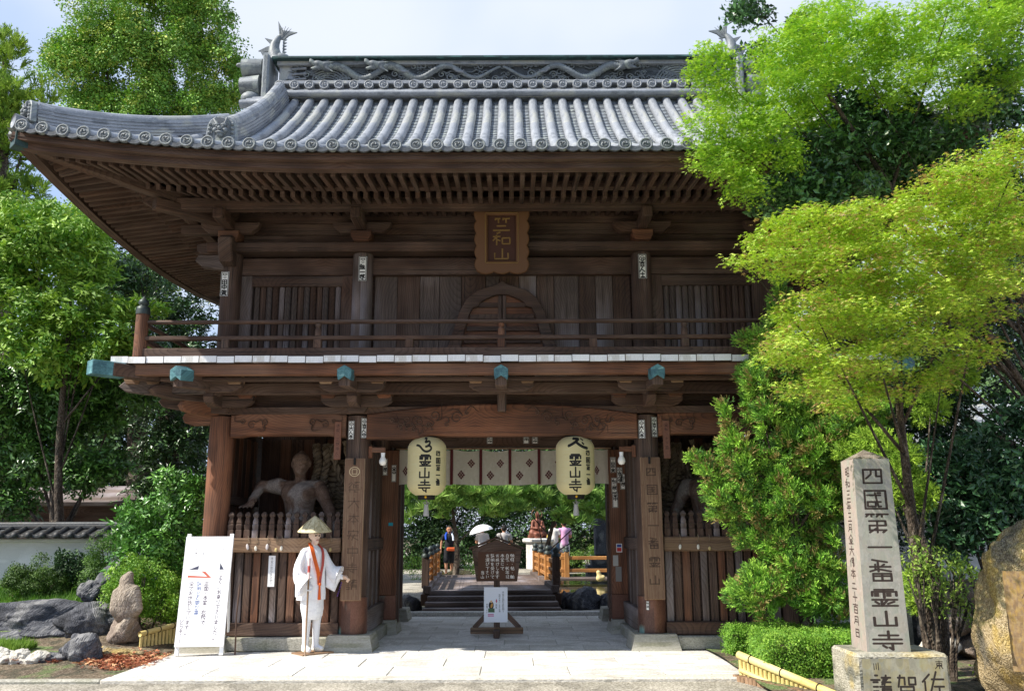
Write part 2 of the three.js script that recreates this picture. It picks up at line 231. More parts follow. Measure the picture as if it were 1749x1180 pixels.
// ---------- brush lettering: strokes on a 10 x 10 grid, two digits a point ----------
const GL = {
  '一': '1595', '四': '1218 128288 1888 424426 626585', '国': '1119 119199 1999 2373 2575 2777 5357 6666', '國': '1119 119199 1999 2373 2656 2628 5658 2858 5268 6878 7656 6272',
  '第': '2112 1141 3132 6152 5191 7172 2484 8486 2686 2628 2888 8879 5459 5729', '番': '7120 4145 1383 3234 6253 4415 4485 2629 2686 8689 2989 5659 2787',
  '霊': '2181 1214 1292 9294 5155 2333 2434 6373 6474 1696 4649 6649 2738 8768 1999', '山': '5158 141888 8488', '寺': '2282 5054 0494 0696 6669 6958 3748',
  '竺': '2112 1141 3134 6152 5191 7174 2676 0999', '和': '4021 0343 2229 2306 2546 5458 5494 9498 5898', '佐': '3104 1419 4393 6039 5696 7679 4999',
  '賀': '1141 4144 2015 6164 6191 9194 6494 2529 2585 8589 2787 2888 3819 7899', '講': '2030 0242 1333 1535 1717 1737 3739 1939 5191 6154 8154 5393 4595 5659 5696 9699 7059 5797',
  '東': '1191 2326 2383 8386 2686 2585 5059 4509 6599', '川': '2129 5158 8089', 'よ': '5157 5383 57282859 5989', 'く': '702478', 'お': '1363 4048 482745757588 88 8183', '参': '5022 2272 6173 1484 4417 4487 5637 6548 7639',
  'り': '21252533 707559', '下': '1191 5159 5475', 'さ': '1272 4063 634525 2779', 'い': '212638 7276', 'ま': '1282 1484 5058 582836 3688', 'し': '303759 5986', 'た': '1262 4018 5484 4869 6989', '。': '18383919 1918',
  '正': '1191 5158 5585 2428 0898', '面': '0191 5032 1319 1393 9399 1999 4349 6369 4666', '・': '4555', '本': '1292 5059 5207 5297 3777', '堂': '2031 5052 8071 1213 1292 9293 3464 3436 6466 3666 2787 5659 1999',
  '右': '0292 4007 3538 3585 8589 3989', '隣': '1019 104023 2335 3515 4292 7055 7095 5655 8689 6699', 'で': '0282 824547 4779 7374 8485', '説': '1030 0242 1333 1535 1717 1737 3739 1939 5051 8071 5484 5456 5686 8486 6649 7677 7797', '明': '1117 1141 4147 1747 1444 6149 6191 9199 6494 6696',
  'と': '3244 823627 2739 3989', '必': '1516 7018 30373779 7978 4042 8587', '要': '0191 1214 1292 9294 1494 4144 6164 0696 452889 7539', 'な': '1252 3016 7192 6367 673829 2979', '事': '0191 2224 2282 8284 2484 1686 8588 1888 0797 5059', '全': '5004 5094 2575 2777 5459 0999',
  'て': '0292 924547 4779', '世': '0393 2028 2888 5055 8085 5585', '話': '1030 0242 1333 1535 1717 1737 3739 1939 8051 4393 7076 5659 5696 9699 5999', 'す': '0292 5056 563634 3454 5649', 'ど': '2034 823627 2739 3989 7071 9091', 'う': '3141 23838649', 'ぞ': '2070 702483 834648 4869', '!': '5056 5859', '、': '1738',
  '納': '2003 0333 3005 0545 2529 5259 5292 9299 7066 7486', '経': '2003 0333 3005 0545 2529 5090 9055 5095 6595 7579 5999', '帖': '1216 1242 4246 3039 7075 7292 5559 5595 9599 5999', '軸': '0242 2029 0307 0343 4347 0747 0545 0858 5359 5393 9399 5999 7059 5696', '白': '5032 2229 2282 8289 2989 2585',
  '衣': '5051 1191 5104 4549 4959 5299', '杖': '2029 0343 2306 2345 4393 7039 5499', '等': '2112 1141 6152 5191 2484 5356 0696 7769 3748', 'は': '2128 4292 7088 684648 7899', 'に': '2128 5383 5758 5888', '授': '1343 2128 2818 0646 8051 5262 7273 4454 4494 5685 5648 5698', 'け': '2128 4292 70767659',
  '受': '8021 2232 5152 8172 1415 1494 9495 2676 7619 3699', '選': '1021 0323 2326 0818 2898 4060 6062 4262 7090 9092 7292 4494 5356 7376 4696', 'び': '1131 311638 386771 7194 8090 9091', '当': '5054 2133 8173 2484 8489 2989 2686', '田': '1119 1191 9199 1999 1595 5159', '中': '1216 1292 9296 1696 5059',
  '鎖': '2003 2043 1434 0646 2529 0949 5263 8372 5559 5585 8589 5787 6949 7899', '郎': '3031 1141 1116 4144 1343 1648 6069 6090 9074 7496 9675', '百': '0191 5043 2329 2383 8389 2989 2686', '人': '5009 4599', '士': '1383 5059 2989', '昭': '1117 1141 4147 1747 1444 5090 7055 9094 5659 5696 9699 5999', '三': '2181 3575 1999', '年': '3003 2191 2585 2428 5159 0797', '月': '21262608 2181 8189 2464 2686',
  '金': '5004 5094 2575 2777 5459 3648 8668 0999', '大': '0393 5053 5309 5399', '木': '1292 5059 5207 5297', '小': '5059 5948 3316 7396', '水': '5059 1343 4317 8054 5499', '徳': '2002 3105 1419 5090 7042 4383 4345 4585 6365 0797 5859 5979', '安': '5051 1113 1191 9193 0595 3318 6449 4699', '口': '2228 2282 8288 2888', '十': '1595 5059', '二': '2373 1898', '日': '2229 2282 8289 2989 2585', '佛': '3104 1419 4181 8183 4383 4345 4585 8588 6069 7079',
  'を': '1272 4025 2545 5448 8464 6436 3638 3878', '石': '0191 4107 3438 3484 8489 3989',
};
function glyph(ctx, ch, x, y, s, lw) {
  const g = GL[ch]; if (!g) return; ctx.lineWidth = lw; ctx.lineCap = ctx.lineJoin = 'round';
  for (const st of g.split(' ')) { ctx.beginPath(); for (let i = 0; i + 1 < st.length; i += 2) { const a = x + (+st[i] + 0.5) / 10 * s, b = y + (+st[i + 1] + 0.5) / 10 * s; i ? ctx.lineTo(a, b) : ctx.moveTo(a, b); } if (st.length === 2) ctx.lineTo(x + (+st[0] + 0.7) / 10 * s, y + (+st[1] + 0.7) / 10 * s); ctx.stroke(); }
}
function vtext(ctx, str, x, y, s, lw, step = 1.08, w = 1) { [...str].forEach((c, i) => { if (c === ' ') return; ctx.save(); ctx.translate(x, y + i * s * step); ctx.scale(w, 1); glyph(ctx, c, 0, 0, s, lw); ctx.restore(); }); }
function canvas(w, h, bg, draw) { const c = document.createElement('canvas'); c.width = w; c.height = h; const x = c.getContext('2d'); if (bg) { x.fillStyle = bg; x.fillRect(0, 0, w, h); } draw(x, w, h); return c; }
function ctex(c) { const t = new THREE.CanvasTexture(c); t.colorSpace = THREE.SRGBColorSpace; t.magFilter = t.minFilter = THREE.LinearFilter; return t; }
function printMat(w, h, bg, draw, rough = 0.7) { return new THREE.MeshStandardMaterial({ map: ctex(canvas(w, h, bg, draw)), roughness: rough }); }
// thin printed sheet facing +z with uv 0..1
function sheet(w, h, d = 0.003) { const g = new THREE.BoxGeometry(w, h, d).toNonIndexed(); return g; }
function speckle(x, w, h, n, cols, seed, r = 3) { const q = rng(seed); for (let i = 0; i < n; i++) { x.globalAlpha = 0.1 + 0.3 * q(); x.fillStyle = cols[Math.floor(q() * cols.length)]; x.beginPath(); x.ellipse(q() * w, q() * h, r * (0.3 + q()), r * (0.3 + 2 * q()), 0, 0, 7); x.fill(); } x.globalAlpha = 1; }
// ================= the gate =================
const gate = thing('temple_gate', 'two-storey dark timber temple gate with a grey tiled hip-and-gable roof', 'gate');
// roof shape: e = distance in from the eave, corners lift
const EX = 6.1, EZ = 2.05, ZC = -2.0, GX = 3.85, HD = 4.05;
const rise = (e) => { const s = e / HD; return 2.8 * (0.5 * s + 0.5 * s * s); };
const lift = (x, z) => { const m = Math.max(EX - Math.abs(x), HD - Math.abs(z - ZC)); return 0.31 * Math.pow(Math.max(0, 1 - Math.max(0, m) / 4.2), 2); };
const roofY = (x, z, side) => { const ex = EX - Math.abs(x), ez = HD - Math.abs(z - ZC); const e = side === 'main' || Math.abs(x) <= GX ? ez : Math.min(ex, ez); return 6.1 + rise(Math.max(0, e)) + lift(x, z); };
{
  // roof body: deck sheet with its gable walls
  const xs = [], zs = []; for (let i = 0; i <= 48; i++) xs.push(-EX + 2 * EX * i / 48); xs.push(-GX - 0.001, -GX + 0.001, GX - 0.001, GX + 0.001); xs.sort((a, b) => a - b);
  for (let i = 0; i <= 40; i++) zs.push(ZC - HD + 2 * HD * i / 40);
  const pos = [], uv = [], tri = (a, b, c) => { for (const p of [a, b, c]) { pos.push(...p); uv.push(p[0], p[2] / 2); } };
  const pt = (x, z) => [x, roofY(x, z), z];
  for (let i = 0; i + 1 < xs.length; i++) for (let j = 0; j + 1 < zs.length; j++) { const a = pt(xs[i], zs[j]), b = pt(xs[i + 1], zs[j]), c = pt(xs[i + 1], zs[j + 1]), d = pt(xs[i], zs[j + 1]); tri(a, c, b); tri(a, d, c); const q = (p) => [p[0], p[1] - 0.09, p[2]]; tri(q(a), q(b), q(c)); tri(q(a), q(c), q(d)); }
  const g = new THREE.BufferGeometry(); g.setAttribute('position', new THREE.Float32BufferAttribute(pos, 3)); g.setAttribute('uv', new THREE.Float32BufferAttribute(uv, 2)); g.computeVertexNormals();
  M.roofTileDark.side = THREE.DoubleSide;
  const roof = mesh('roof', g, M.roofTileDark, gate); gate.userData.roof = undefined; M._roof = roof;

  const PITCH_T = 0.2556, NR = 23;
  // a cover-tile row: half tube down the slope, jointed, with a disc at the eave
  const discG = (() => { const parts = [place(cyl(0.083, 0.083, 0.035, 22), 0, 0, 0, Math.PI / 2)]; const t = new THREE.TorusGeometry(0.07, 0.011, 6, 22).toNonIndexed(); parts.push(place(t, 0, 0, 0.018)); for (let k = 0; k < 3; k++) { const pts = []; for (let i = 0; i <= 7; i++) { const a = k * 2.094 + i * 0.33, r = 0.018 + 0.03 * i / 7; pts.push([Math.cos(a) * r, Math.sin(a) * r, 0.018]); } parts.push(tube(pts, [0.017, 0.016, 0.014, 0.012, 0.01, 0.008, 0.006, 0.003], 6)); } return merge(parts.map(clean)); })();
  function rowPath(x, side) { // from eave up
    const ex = EX - Math.abs(x), pts = []; const emax = side || Math.abs(x) > GX ? Math.max(0.18, ex) : HD - 0.16; const n = Math.max(3, Math.round(emax / 0.14));
    for (let i = 0; i <= n; i++) { const z = EZ + 0.04 - (emax + 0.04) * i / n; pts.push(V(x, roofY(x, Math.min(z, EZ)) + 0.0, z)); } return pts; }
  function halfTube(pts, r) { const pos = [], uv = [], S = 9; const ring = pts.map((p, i) => { const t = pts[Math.min(pts.length - 1, i + 1)].clone().sub(pts[Math.max(0, i - 1)]).normalize(), u = V(1, 0, 0).cross(t); if (u.y < 0) u.negate(); const out = []; for (let j = 0; j <= S; j++) { const a = -0.25 + (Math.PI + 0.5) * j / S; out.push(p.clone().addScaledVector(V(1, 0, 0), -Math.cos(a) * r).addScaledVector(u, Math.sin(a) * r + 0.02)); } return out; });
    const idx = []; ring.forEach((q, i) => q.forEach((p, j) => { pos.push(p.x, p.y, p.z); uv.push(j * 0.03, i * 0.07); })); const w = S + 1; for (let i = 0; i + 1 < ring.length; i++) for (let j = 0; j < S; j++) { const a = i * w + j; idx.push(a, a + 1, a + w, a + 1, a + w + 1, a + w); }
    const g = new THREE.BufferGeometry(); g.setAttribute('position', new THREE.Float32BufferAttribute(pos, 3)); g.setAttribute('uv', new THREE.Float32BufferAttribute(uv, 2)); g.setIndex(idx); g.computeVertexNormals(); const nn = g.attributes.normal; if (nn.getY(Math.floor(w / 2)) < 0) { const a = g.index.array; for (let i = 0; i < a.length; i += 3) { const t = a[i + 1]; a[i + 1] = a[i + 2]; a[i + 2] = t; } g.computeVertexNormals(); } return g.toNonIndexed(); }
  for (let k = -NR; k <= NR; k++) {
    const x = k * PITCH_T; if (Math.abs(x) > EX - 0.1) continue;
    if (Math.abs(Math.abs(x) - GX) < 0.06) { /* under the descending ridge, still there below it */ }
    const jr = rng(900 + k), path = rowPath(x).map((p) => p.clone().add(V((jr() - 0.5) * 0.007, (jr() - 0.5) * 0.006, 0))); const parts = [halfTube(path, 0.071 + 0.004 * jr())];
    mesh('cover_tile_row', merge(parts.map(clean)), M.roofTile, roof);
    mesh('eave_tile_disc', place(discG.clone(), x, path[0].y + 0.028, path[0].z + 0.01, -0.08, 0, (k * 1.7) % 6), M.roofTileDark, roof);
  }
  // pan tiles: stepped concave courses between the rows, each valley one row
  for (let k = -NR; k < NR; k++) {
    const x = (k + 0.5) * PITCH_T; if (Math.abs(x) > EX - 0.2) continue; const ex = EX - Math.abs(x), emax = Math.abs(x) > GX ? ex : HD - 0.16, n = Math.max(2, Math.round(emax / 0.135)), pos = [], uv = [];
    const S = 4, hw = 0.085; const tri = (a, b, c) => { for (const p of [a, b, c]) { pos.push(p.x, p.y, p.z); uv.push(p.x, p.z); } };
    for (let i = 0; i < n; i++) { const z0 = EZ + 0.05 - (emax + 0.05) * i / n, z1 = EZ + 0.05 - (emax + 0.05) * (i + 1.25) / n, y0 = roofY(x, Math.min(EZ, z0)) + 0.034, y1 = roofY(x, Math.min(EZ, z1)) + 0.012;
      const sag = (t) => -0.028 * (1 - t * t);
      for (let j = 0; j < S; j++) { const ta = -1 + 2 * j / S, tb = -1 + 2 * (j + 1) / S, a = V(x + ta * hw, y0 + sag(ta), z0), b = V(x + tb * hw, y0 + sag(tb), z0), c = V(x + tb * hw, y1 + sag(tb), z1), d = V(x + ta * hw, y1 + sag(ta), z1); tri(a, b, c); tri(a, c, d); const e = a.clone().setY(a.y - 0.026), f = b.clone().setY(b.y - 0.026); tri(e, f, b); tri(e, b, a); } }
    const lip = []; for (let j = 0; j <= 10; j++) { const t = -1 + j / 5; lip.push([t * 0.12, -0.05 * (1 - t * t)]); } for (let j = 10; j >= 0; j--) { const t = -1 + j / 5; lip.push([t * 0.12, -0.05 * (1 - t * t) - 0.035 - 0.012 * (1 - t * t)]); }
    const g = new THREE.BufferGeometry(); g.setAttribute('position', new THREE.Float32BufferAttribute(pos, 3)); g.setAttribute('uv', new THREE.Float32BufferAttribute(uv, 2)); g.computeVertexNormals();
    mesh('pan_tile_row', merge([g, place(ext(lip, 0.035, 0.003), x, roofY(x, EZ) + 0.035, EZ + 0.055)]), M.panTile, roof);
  }
  // corner cover tile pointing out at each corner, and the side slopes (rows seen edge on)
  for (const s of [-1, 1]) {
    for (let k = 0; k < 16; k++) { const z = EZ - 0.25 - k * PITCH_T; const e = Math.min(2.25, HD - Math.abs(z - ZC)); if (e < 0.2) continue; const pts = []; for (let i = 0; i <= 8; i++) { const x = s * (EX + 0.04 - (e + 0.04) * i / 8); pts.push(V(x, roofY(s * Math.min(EX, Math.abs(x)), z), z)); } mesh('cover_tile_row', tube(pts.map((p) => p.clone().setY(p.y + 0.02)), 0.074, 10), M.roofTile, roof); mesh('eave_tile_disc', place(discG.clone(), pts[0].x + s * 0.01, pts[0].y + 0.028, z, 0, s * Math.PI / 2, 0), M.roofTileDark, roof); }
    const c0 = V(s * (EX - 0.06), roofY(EX, EZ) + 0.1, EZ - 0.02), c1 = V(s * (EX - 0.45), roofY(EX - 0.45, EZ - 0.45) + 0.06, EZ - 0.45);
    mesh('corner_tile', tube([c0, c0.clone().lerp(c1, 0.35).add(V(0, -0.035, 0)), c1], [0.095, 0.085, 0.075], 14), M.roofTile, roof);
  }
  // ridge wall profile with ledges
  const ledge = (w, n, h, y0 = 0) => { const L = [], R = []; for (let i = 0; i < n; i++) { const a = y0 + h * i / n, b = y0 + h * (i + 1) / n; const ww = w * (1 - 0.16 * i / n); R.push([ww, a + 0.006], [ww, b - 0.014], [ww - 0.014, b - 0.012], [ww - 0.014, b + 0.004]); } R.forEach(([a, b]) => L.unshift([-a, b])); return [...R, ...L]; };
  const capProf = (r, y) => { const p = []; for (let i = 0; i <= 8; i++) { const a = -0.2 + (Math.PI + 0.4) * i / 8; p.push([Math.cos(a) * r, y + Math.sin(a) * r]); } return p; };
  // face tile (demon mask) facing +z
  const oni = (() => {
    const arch = []; for (let i = 0; i <= 14; i++) { const a = Math.PI * i / 14; arch.push([Math.cos(a) * 0.16, 0.22 + Math.sin(a) * 0.14]); } arch.push([-0.19, 0.0], [0.19, 0.0]);
    const p = [ext(arch, 0.09, 0.012)], sph = (x, y, z, r, sx = 1, sy = 1, sz = 1) => p.push(place(new THREE.SphereGeometry(r, 10, 8).toNonIndexed(), x, y, z, 0, 0, 0, [sx, sy, sz]));
    sph(0, 0.17, 0.05, 0.085, 1, 0.85, 0.6); sph(-0.04, 0.225, 0.085, 0.03, 1.3, 0.7, 1); sph(0.04, 0.225, 0.085, 0.03, 1.3, 0.7, 1); sph(-0.036, 0.2, 0.1, 0.016); sph(0.036, 0.2, 0.1, 0.016); sph(0, 0.175, 0.11, 0.026, 1, 1, 1); sph(-0.06, 0.16, 0.08, 0.032); sph(0.06, 0.16, 0.08, 0.032); sph(0, 0.125, 0.09, 0.045, 1.3, 0.45, 0.8); sph(0, 0.1, 0.08, 0.04, 1, 0.7, 0.8);
    for (const s of [-1, 1]) { p.push(tube([[s * 0.05, 0.25, 0.07], [s * 0.075, 0.3, 0.08], [s * 0.06, 0.345, 0.06]], [0.024, 0.018, 0.004], 7)); for (let k = 0; k < 5; k++) sph(s * (0.135 + 0.01 * (4 - k) / 4), 0.03 + k * 0.055, 0.05, 0.022); p.push(tube([[s * 0.11, 0.0, 0.05], [s * 0.11, 0.2, 0.05], [s * 0.07, 0.32, 0.05]], 0.009, 6)); }
    return merge(p.map(clean));
  })();
  for (const s of [-1, 1]) {
    // descending ridge
    const top = V(s * GX, roofY(s * (GX - 0.01), -1.75) + 0.02, -1.78), path = []; for (let i = 0; i <= 22; i++) { const z = -1.78 + 2.75 * i / 22; path.push(V(s * (GX - 0.06), roofY(s * (GX - 0.1), z) + 0.02, z)); }
    const dr = mesh('descending_ridge', sweep(path, ledge(0.135, 6, 0.27)), M.roofTile, roof);
    mesh('ridge_cap', merge([sweep(path, capProf(0.092, 0.285)), ...path.filter((q, i) => i % 2 === 1 && i < 21).map((p, i) => { const d = path[i * 2 + 2].clone().sub(p).normalize(); return sweep([p.clone().addScaledVector(d, -0.005), p.clone().addScaledVector(d, 0.006)], capProf(0.095, 0.285)); })]), M.roofTile, roof);
    const e = path[22]; mesh('demon_face_tile', place(oni.clone(), e.x, e.y - 0.02, e.z + 0.06, 0, 0, 0, 1.12), M.roofTileDark, roof);
    // corner ridge
    const cp = []; for (let i = 0; i <= 20; i++) { const t = i / 20, x = GX + 0.15 + (EX - 0.22 - GX - 0.15) * t, z = EZ - (EX - x); cp.push(V(s * x, roofY(s * x, z) + 0.02 + 0.05 * Math.pow(t, 3), z)); }
    mesh('corner_ridge', sweep(cp, ledge(0.12, 5, 0.23)), M.roofTile, roof); mesh('ridge_cap', sweep(cp, capProf(0.085, 0.24)), M.roofTile, roof);
    const q = cp[20]; mesh('demon_face_tile', place(oni.clone(), q.x + s * 0.05, q.y - 0.0, q.z + 0.05, 0, s * Math.PI / 4, 0, 0.85), M.roofTileDark, roof);
    mesh('ridge_end_block', place(box(0.2, 0.26, 0.2, 0.01), q.x - s * 0.06, q.y + 0.15, q.z - 0.06, 0, s * Math.PI / 4), M.roofTile, roof);
  }
  // main ridge: footing, disc course, carved panel, coping
  const RY = roofY(0, ZC) - 0.02, RX = 3.95;
  const rg = mesh('main_ridge', merge([bx(2 * RX, 0.16, 0.5, 0, RY + 0.0, ZC, 0.01), bx(2 * RX - 0.02, 0.07, 0.46, 0, RY + 0.215, ZC, 0.012), bx(2 * RX - 0.05, 0.07, 0.4, 0, RY + 0.6, ZC, 0.005)]), M.roofTile, roof);
  mesh('carved_panel_back', bx(7.3, 0.42, 0.22, 0, RY + 0.42, ZC, 0.005), M.carveShade, roof); for (const s of [-1, 1]) mesh('ridge_end_wall', bx(0.3, 0.42, 0.25, s * 3.75, RY + 0.42, ZC, 0.006), M.roofTile, roof);
  mesh('coping', merge([bx(2 * RX + 0.1, 0.05, 0.6, 0, RY + 0.655, ZC, 0.012), sweep([V(-RX - 0.05, RY + 0.68, ZC), V(RX + 0.05, RY + 0.68, ZC)], capProf(0.13, -0.02))]), M.verdigrisDark, roof);
  for (let k = -17; k <= 17; k++) mesh('coping_knob', place(sweep([V(-0.02, 0, 0), V(0.02, 0, 0)], capProf(0.137, -0.02)), k * 0.23 , RY + 0.68, ZC), M.roofTile, roof);
  for (let k = -15; k <= 15; k++) mesh('ridge_tile_disc', merge([place(discG.clone(), k * PITCH_T, RY + 0.13, ZC + 0.29, 0, 0, k), place(cyl(0.07, 0.07, 0.2, 12), k * PITCH_T, RY + 0.13, ZC + 0.19, Math.PI / 2)]), M.roofTile, roof);
  // footing roll under the discs
  mesh('ridge_roll', tube([V(-RX, RY - 0.02, ZC + 0.27), V(RX, RY - 0.02, ZC + 0.27)], 0.06, 12), M.roofTile, roof);
  // dragon relief, mostly in the darker tile: shade of the coping painted in
  const zf = ZC + 0.12, y0 = RY + 0.25, hh = 0.36;
  const bodyR = (n, a, b) => Array.from({ length: n + 1 }, (_, i) => a + (b - a) * Math.abs(i / n - 0.25));
  function dragon(x0, dir) {
    const pts = [], n = 90; for (let i = 0; i <= n; i++) { const t = i / n; pts.push(V(x0 + dir * (0.15 + 2.05 * t), y0 + hh * 0.5 + Math.sin(t * 13 + 0.6) * 0.115 * (1 - 0.2 * t), zf + 0.05 + 0.03 * Math.cos(t * 13))); }
    const rad = pts.map((_, i) => (0.068 - 0.05 * (i / n) ** 1.3) * (1 + 0.16 * (i % 2)));
    const body = mesh('carved_dragon', tube(pts, rad, 9), M.roofTileDark, roof); const hp = pts[0];
    const b = [[[0, 0, 0], [-0.12 * dir, 0.03, 0.03], 0.065, 0.05], [[-0.1 * dir, 0.02, 0.03], [-0.22 * dir, 0.05, 0.04], 0.045, 0.03], [[-0.1 * dir, -0.03, 0.03], [-0.2 * dir, -0.04, 0.04], 0.03, 0.018], [[-0.04 * dir, 0.06, 0.02], [0.1 * dir, 0.12, 0.03], 0.022, 0.008], [[-0.02 * dir, 0.03, 0.05], [0.12 * dir, 0.05, 0.06], 0.02, 0.006], [[-0.21 * dir, 0.07, 0.05], [-0.22 * dir, 0.08, 0.06], 0.03, 0.02], [[0, -0.04, 0.04], [0.1 * dir, -0.1, 0.05], 0.02, 0.008]];
    mesh('dragon_head', place(figure(b, 0.012, null, 0.02), hp.x, hp.y + 0.02, hp.z, 0, 0, 0, 1.25), M.roofTileDark, roof);
    for (const [t, a] of [[0.24, 1], [0.6, -1]]) { const q = pts[Math.round(t * n)]; mesh('dragon_claw', merge([tube([q, [q.x + 0.08 * dir, q.y - 0.09, q.z + 0.03], [q.x + 0.16 * dir, q.y - 0.1, q.z + 0.03]], [0.035, 0.026, 0.02], 7), ...[-1, 0, 1].map((k) => tube([[q.x + 0.15 * dir, q.y - 0.1, q.z + 0.03], [q.x + 0.2 * dir, q.y - 0.1 + k * 0.035, q.z + 0.05]], [0.012, 0.003], 5))]), M.roofTile, roof); }
  }
  dragon(-2.25, 1); dragon(2.2, -1); dragon(-3.2, 1);
  const spiral = (turns, r, th) => { const pts = [], rr = []; for (let i = 0; i <= 26; i++) { const t = i / 26, a = t * turns * 6.283, q = r * (1 - 0.82 * t); pts.push([Math.cos(a) * q, Math.sin(a) * q, 0.012 * t]); rr.push(th * (1 - 0.5 * t)); } return tube(pts, rr, 6); };
  const cloudG = [merge([spiral(1.4, 0.06, 0.014), place(spiral(1.2, 0.04, 0.011), 0.085, -0.01, 0), tube([[0.06, 0, 0], [0.13, 0.04, 0], [0.2, 0.03, 0]], [0.014, 0.011, 0.004], 6)]), merge([spiral(1.5, 0.05, 0.013), place(spiral(1.2, 0.05, 0.012), -0.08, 0.02, 0, 0, Math.PI), tube([[-0.06, -0.03, 0], [-0.14, -0.06, 0], [-0.22, -0.04, 0]], [0.013, 0.01, 0.003], 6)])];
  const r = rng(5);
  for (let i = 0; i < 92; i++) { const x = -3.6 + 7.2 * (i + 0.5 * r()) / 92; mesh('carved_cloud', place(cloudG[i % 2].clone(), x, y0 + hh * [0.14, 0.82, 0.45, 0.9, 0.2][i % 5] + 0.03 * (r() - 0.5), zf + 0.022, 0, i % 3 ? 0 : Math.PI, (r() - 0.5) * 0.8, 0.85 + 0.5 * r()), M.roofTileDark, roof); }
  for (const s of [-1, 1]) {   // wave fan and bars at the panel ends
    for (let k = 0; k < 7; k++) { const pts = []; for (let i = 0; i <= 10; i++) { const a = 0.2 + i / 10 * 2.4; pts.push([s * (-3.05 + Math.cos(a) * (0.1 + 0.05 * k)), y0 - 0.01 + Math.sin(a) * (0.06 + 0.045 * k), zf + 0.02]); } mesh('carved_wave', tube(pts, 0.018, 6), M.roofTileDark, roof); }
    for (let k = 0; k < 3; k++) mesh('carved_bar', tube([[s * 3.42, y0 + 0.07 + k * 0.1, zf + 0.02], [s * 3.68, y0 + 0.06 + k * 0.1, zf + 0.02]], [0.03, 0.016], 8), M.roofTile, roof);
    // ridge end: face plate with three rolled drums pointing out
    const ex = s * 4.22; mesh('ridge_end_tile', merge([bx(0.12, 0.95, 0.62, ex - s * 0.13, RY + 0.25, ZC, 0.03), place(cyl(0.165, 0.165, 0.36, 22), ex + s * 0.14, RY + 0.55, ZC + 0.1, 0, 0, Math.PI / 2), place(cyl(0.19, 0.15, 0.34, 22), ex + s * 0.16, RY + 0.2, ZC + 0.12, 0, 0, s * Math.PI / 2), place(new THREE.SphereGeometry(0.14, 16, 12).toNonIndexed(), ex + s * 0.14, RY - 0.05, ZC + 0.14, 0, 0, 0, [1.25, 0.95, 1]), place(new THREE.SphereGeometry(0.05, 10, 8).toNonIndexed(), ex + s * 0.37, RY + 0.6, ZC + 0.12, 0, 0, 0, [1.5, 0.8, 1])]), M.roofTileDark, roof);
    for (let k = 0; k < 3; k++) mesh('cover_tile_row', tube([V(s * (GX + 0.4), RY - 0.2 - k * 0.2, ZC + 0.35 + k * 0.33), V(s * (GX + 0.05), RY - 0.18 - k * 0.2, ZC + 0.35 + k * 0.33)], 0.07, 12), M.roofTile, roof);
    // fish finial
    const fx = s * 3.98, fy = RY + 0.72; const sp = [], sr = []; for (let i = 0; i <= 16; i++) { const t = i / 16; sp.push([fx + s * (0.02 + 0.1 * Math.sin(t * 2.6) - 0.1 * t), fy + 0.05 + 0.47 * t, ZC]); sr.push(0.1 * Math.pow(1 - t, 0.7) + 0.03); }
    const fish = [tube(sp, sr, 12), place(new THREE.SphereGeometry(0.13, 14, 10).toNonIndexed(), fx - s * 0.06, fy + 0.07, ZC, 0, 0, 0, [1.3, 0.75, 0.9])];
    const fin = (pts, d) => fish.push(place(ext(pts, d, 0.004), fx, fy, ZC));
    fin([[s * -0.02, 0.45], [s * 0.02, 0.8], [s * -0.07, 0.62], [s * -0.32, 0.58], [s * -0.18, 0.52], [s * -0.1, 0.44]].reverse(), 0.03);
    fin([[s * 0.06, 0.42], [s * 0.24, 0.47], [s * 0.12, 0.34], [s * 0.04, 0.34]], 0.03); fin([[s * 0.08, 0.2], [s * 0.34, 0.22], [s * 0.2, 0.3], [s * 0.1, 0.32]], 0.03); fin([[s * 0.1, 0.15], [s * 0.25, 0.12], [s * 0.3, 0.2]], 0.1);
    for (let k = 0; k < 5; k++) fin([[s * -0.09, 0.16 + k * 0.06], [s * -0.15, 0.2 + k * 0.06], [s * -0.08, 0.22 + k * 0.06]], 0.02);
    for (let k = -2; k <= 2; k++) fish.push(tube([[fx - s * 0.03, fy + 0.45, ZC + 0.012], [fx + s * (k * 0.05 - 0.12), fy + 0.7 - 0.025 * Math.abs(k) - (k < 0 ? 0 : 0), ZC + 0.014]], [0.012, 0.004], 5));
    mesh('fish_finial', merge(fish.map(clean)), M.roofTileDark, roof);
  }
}
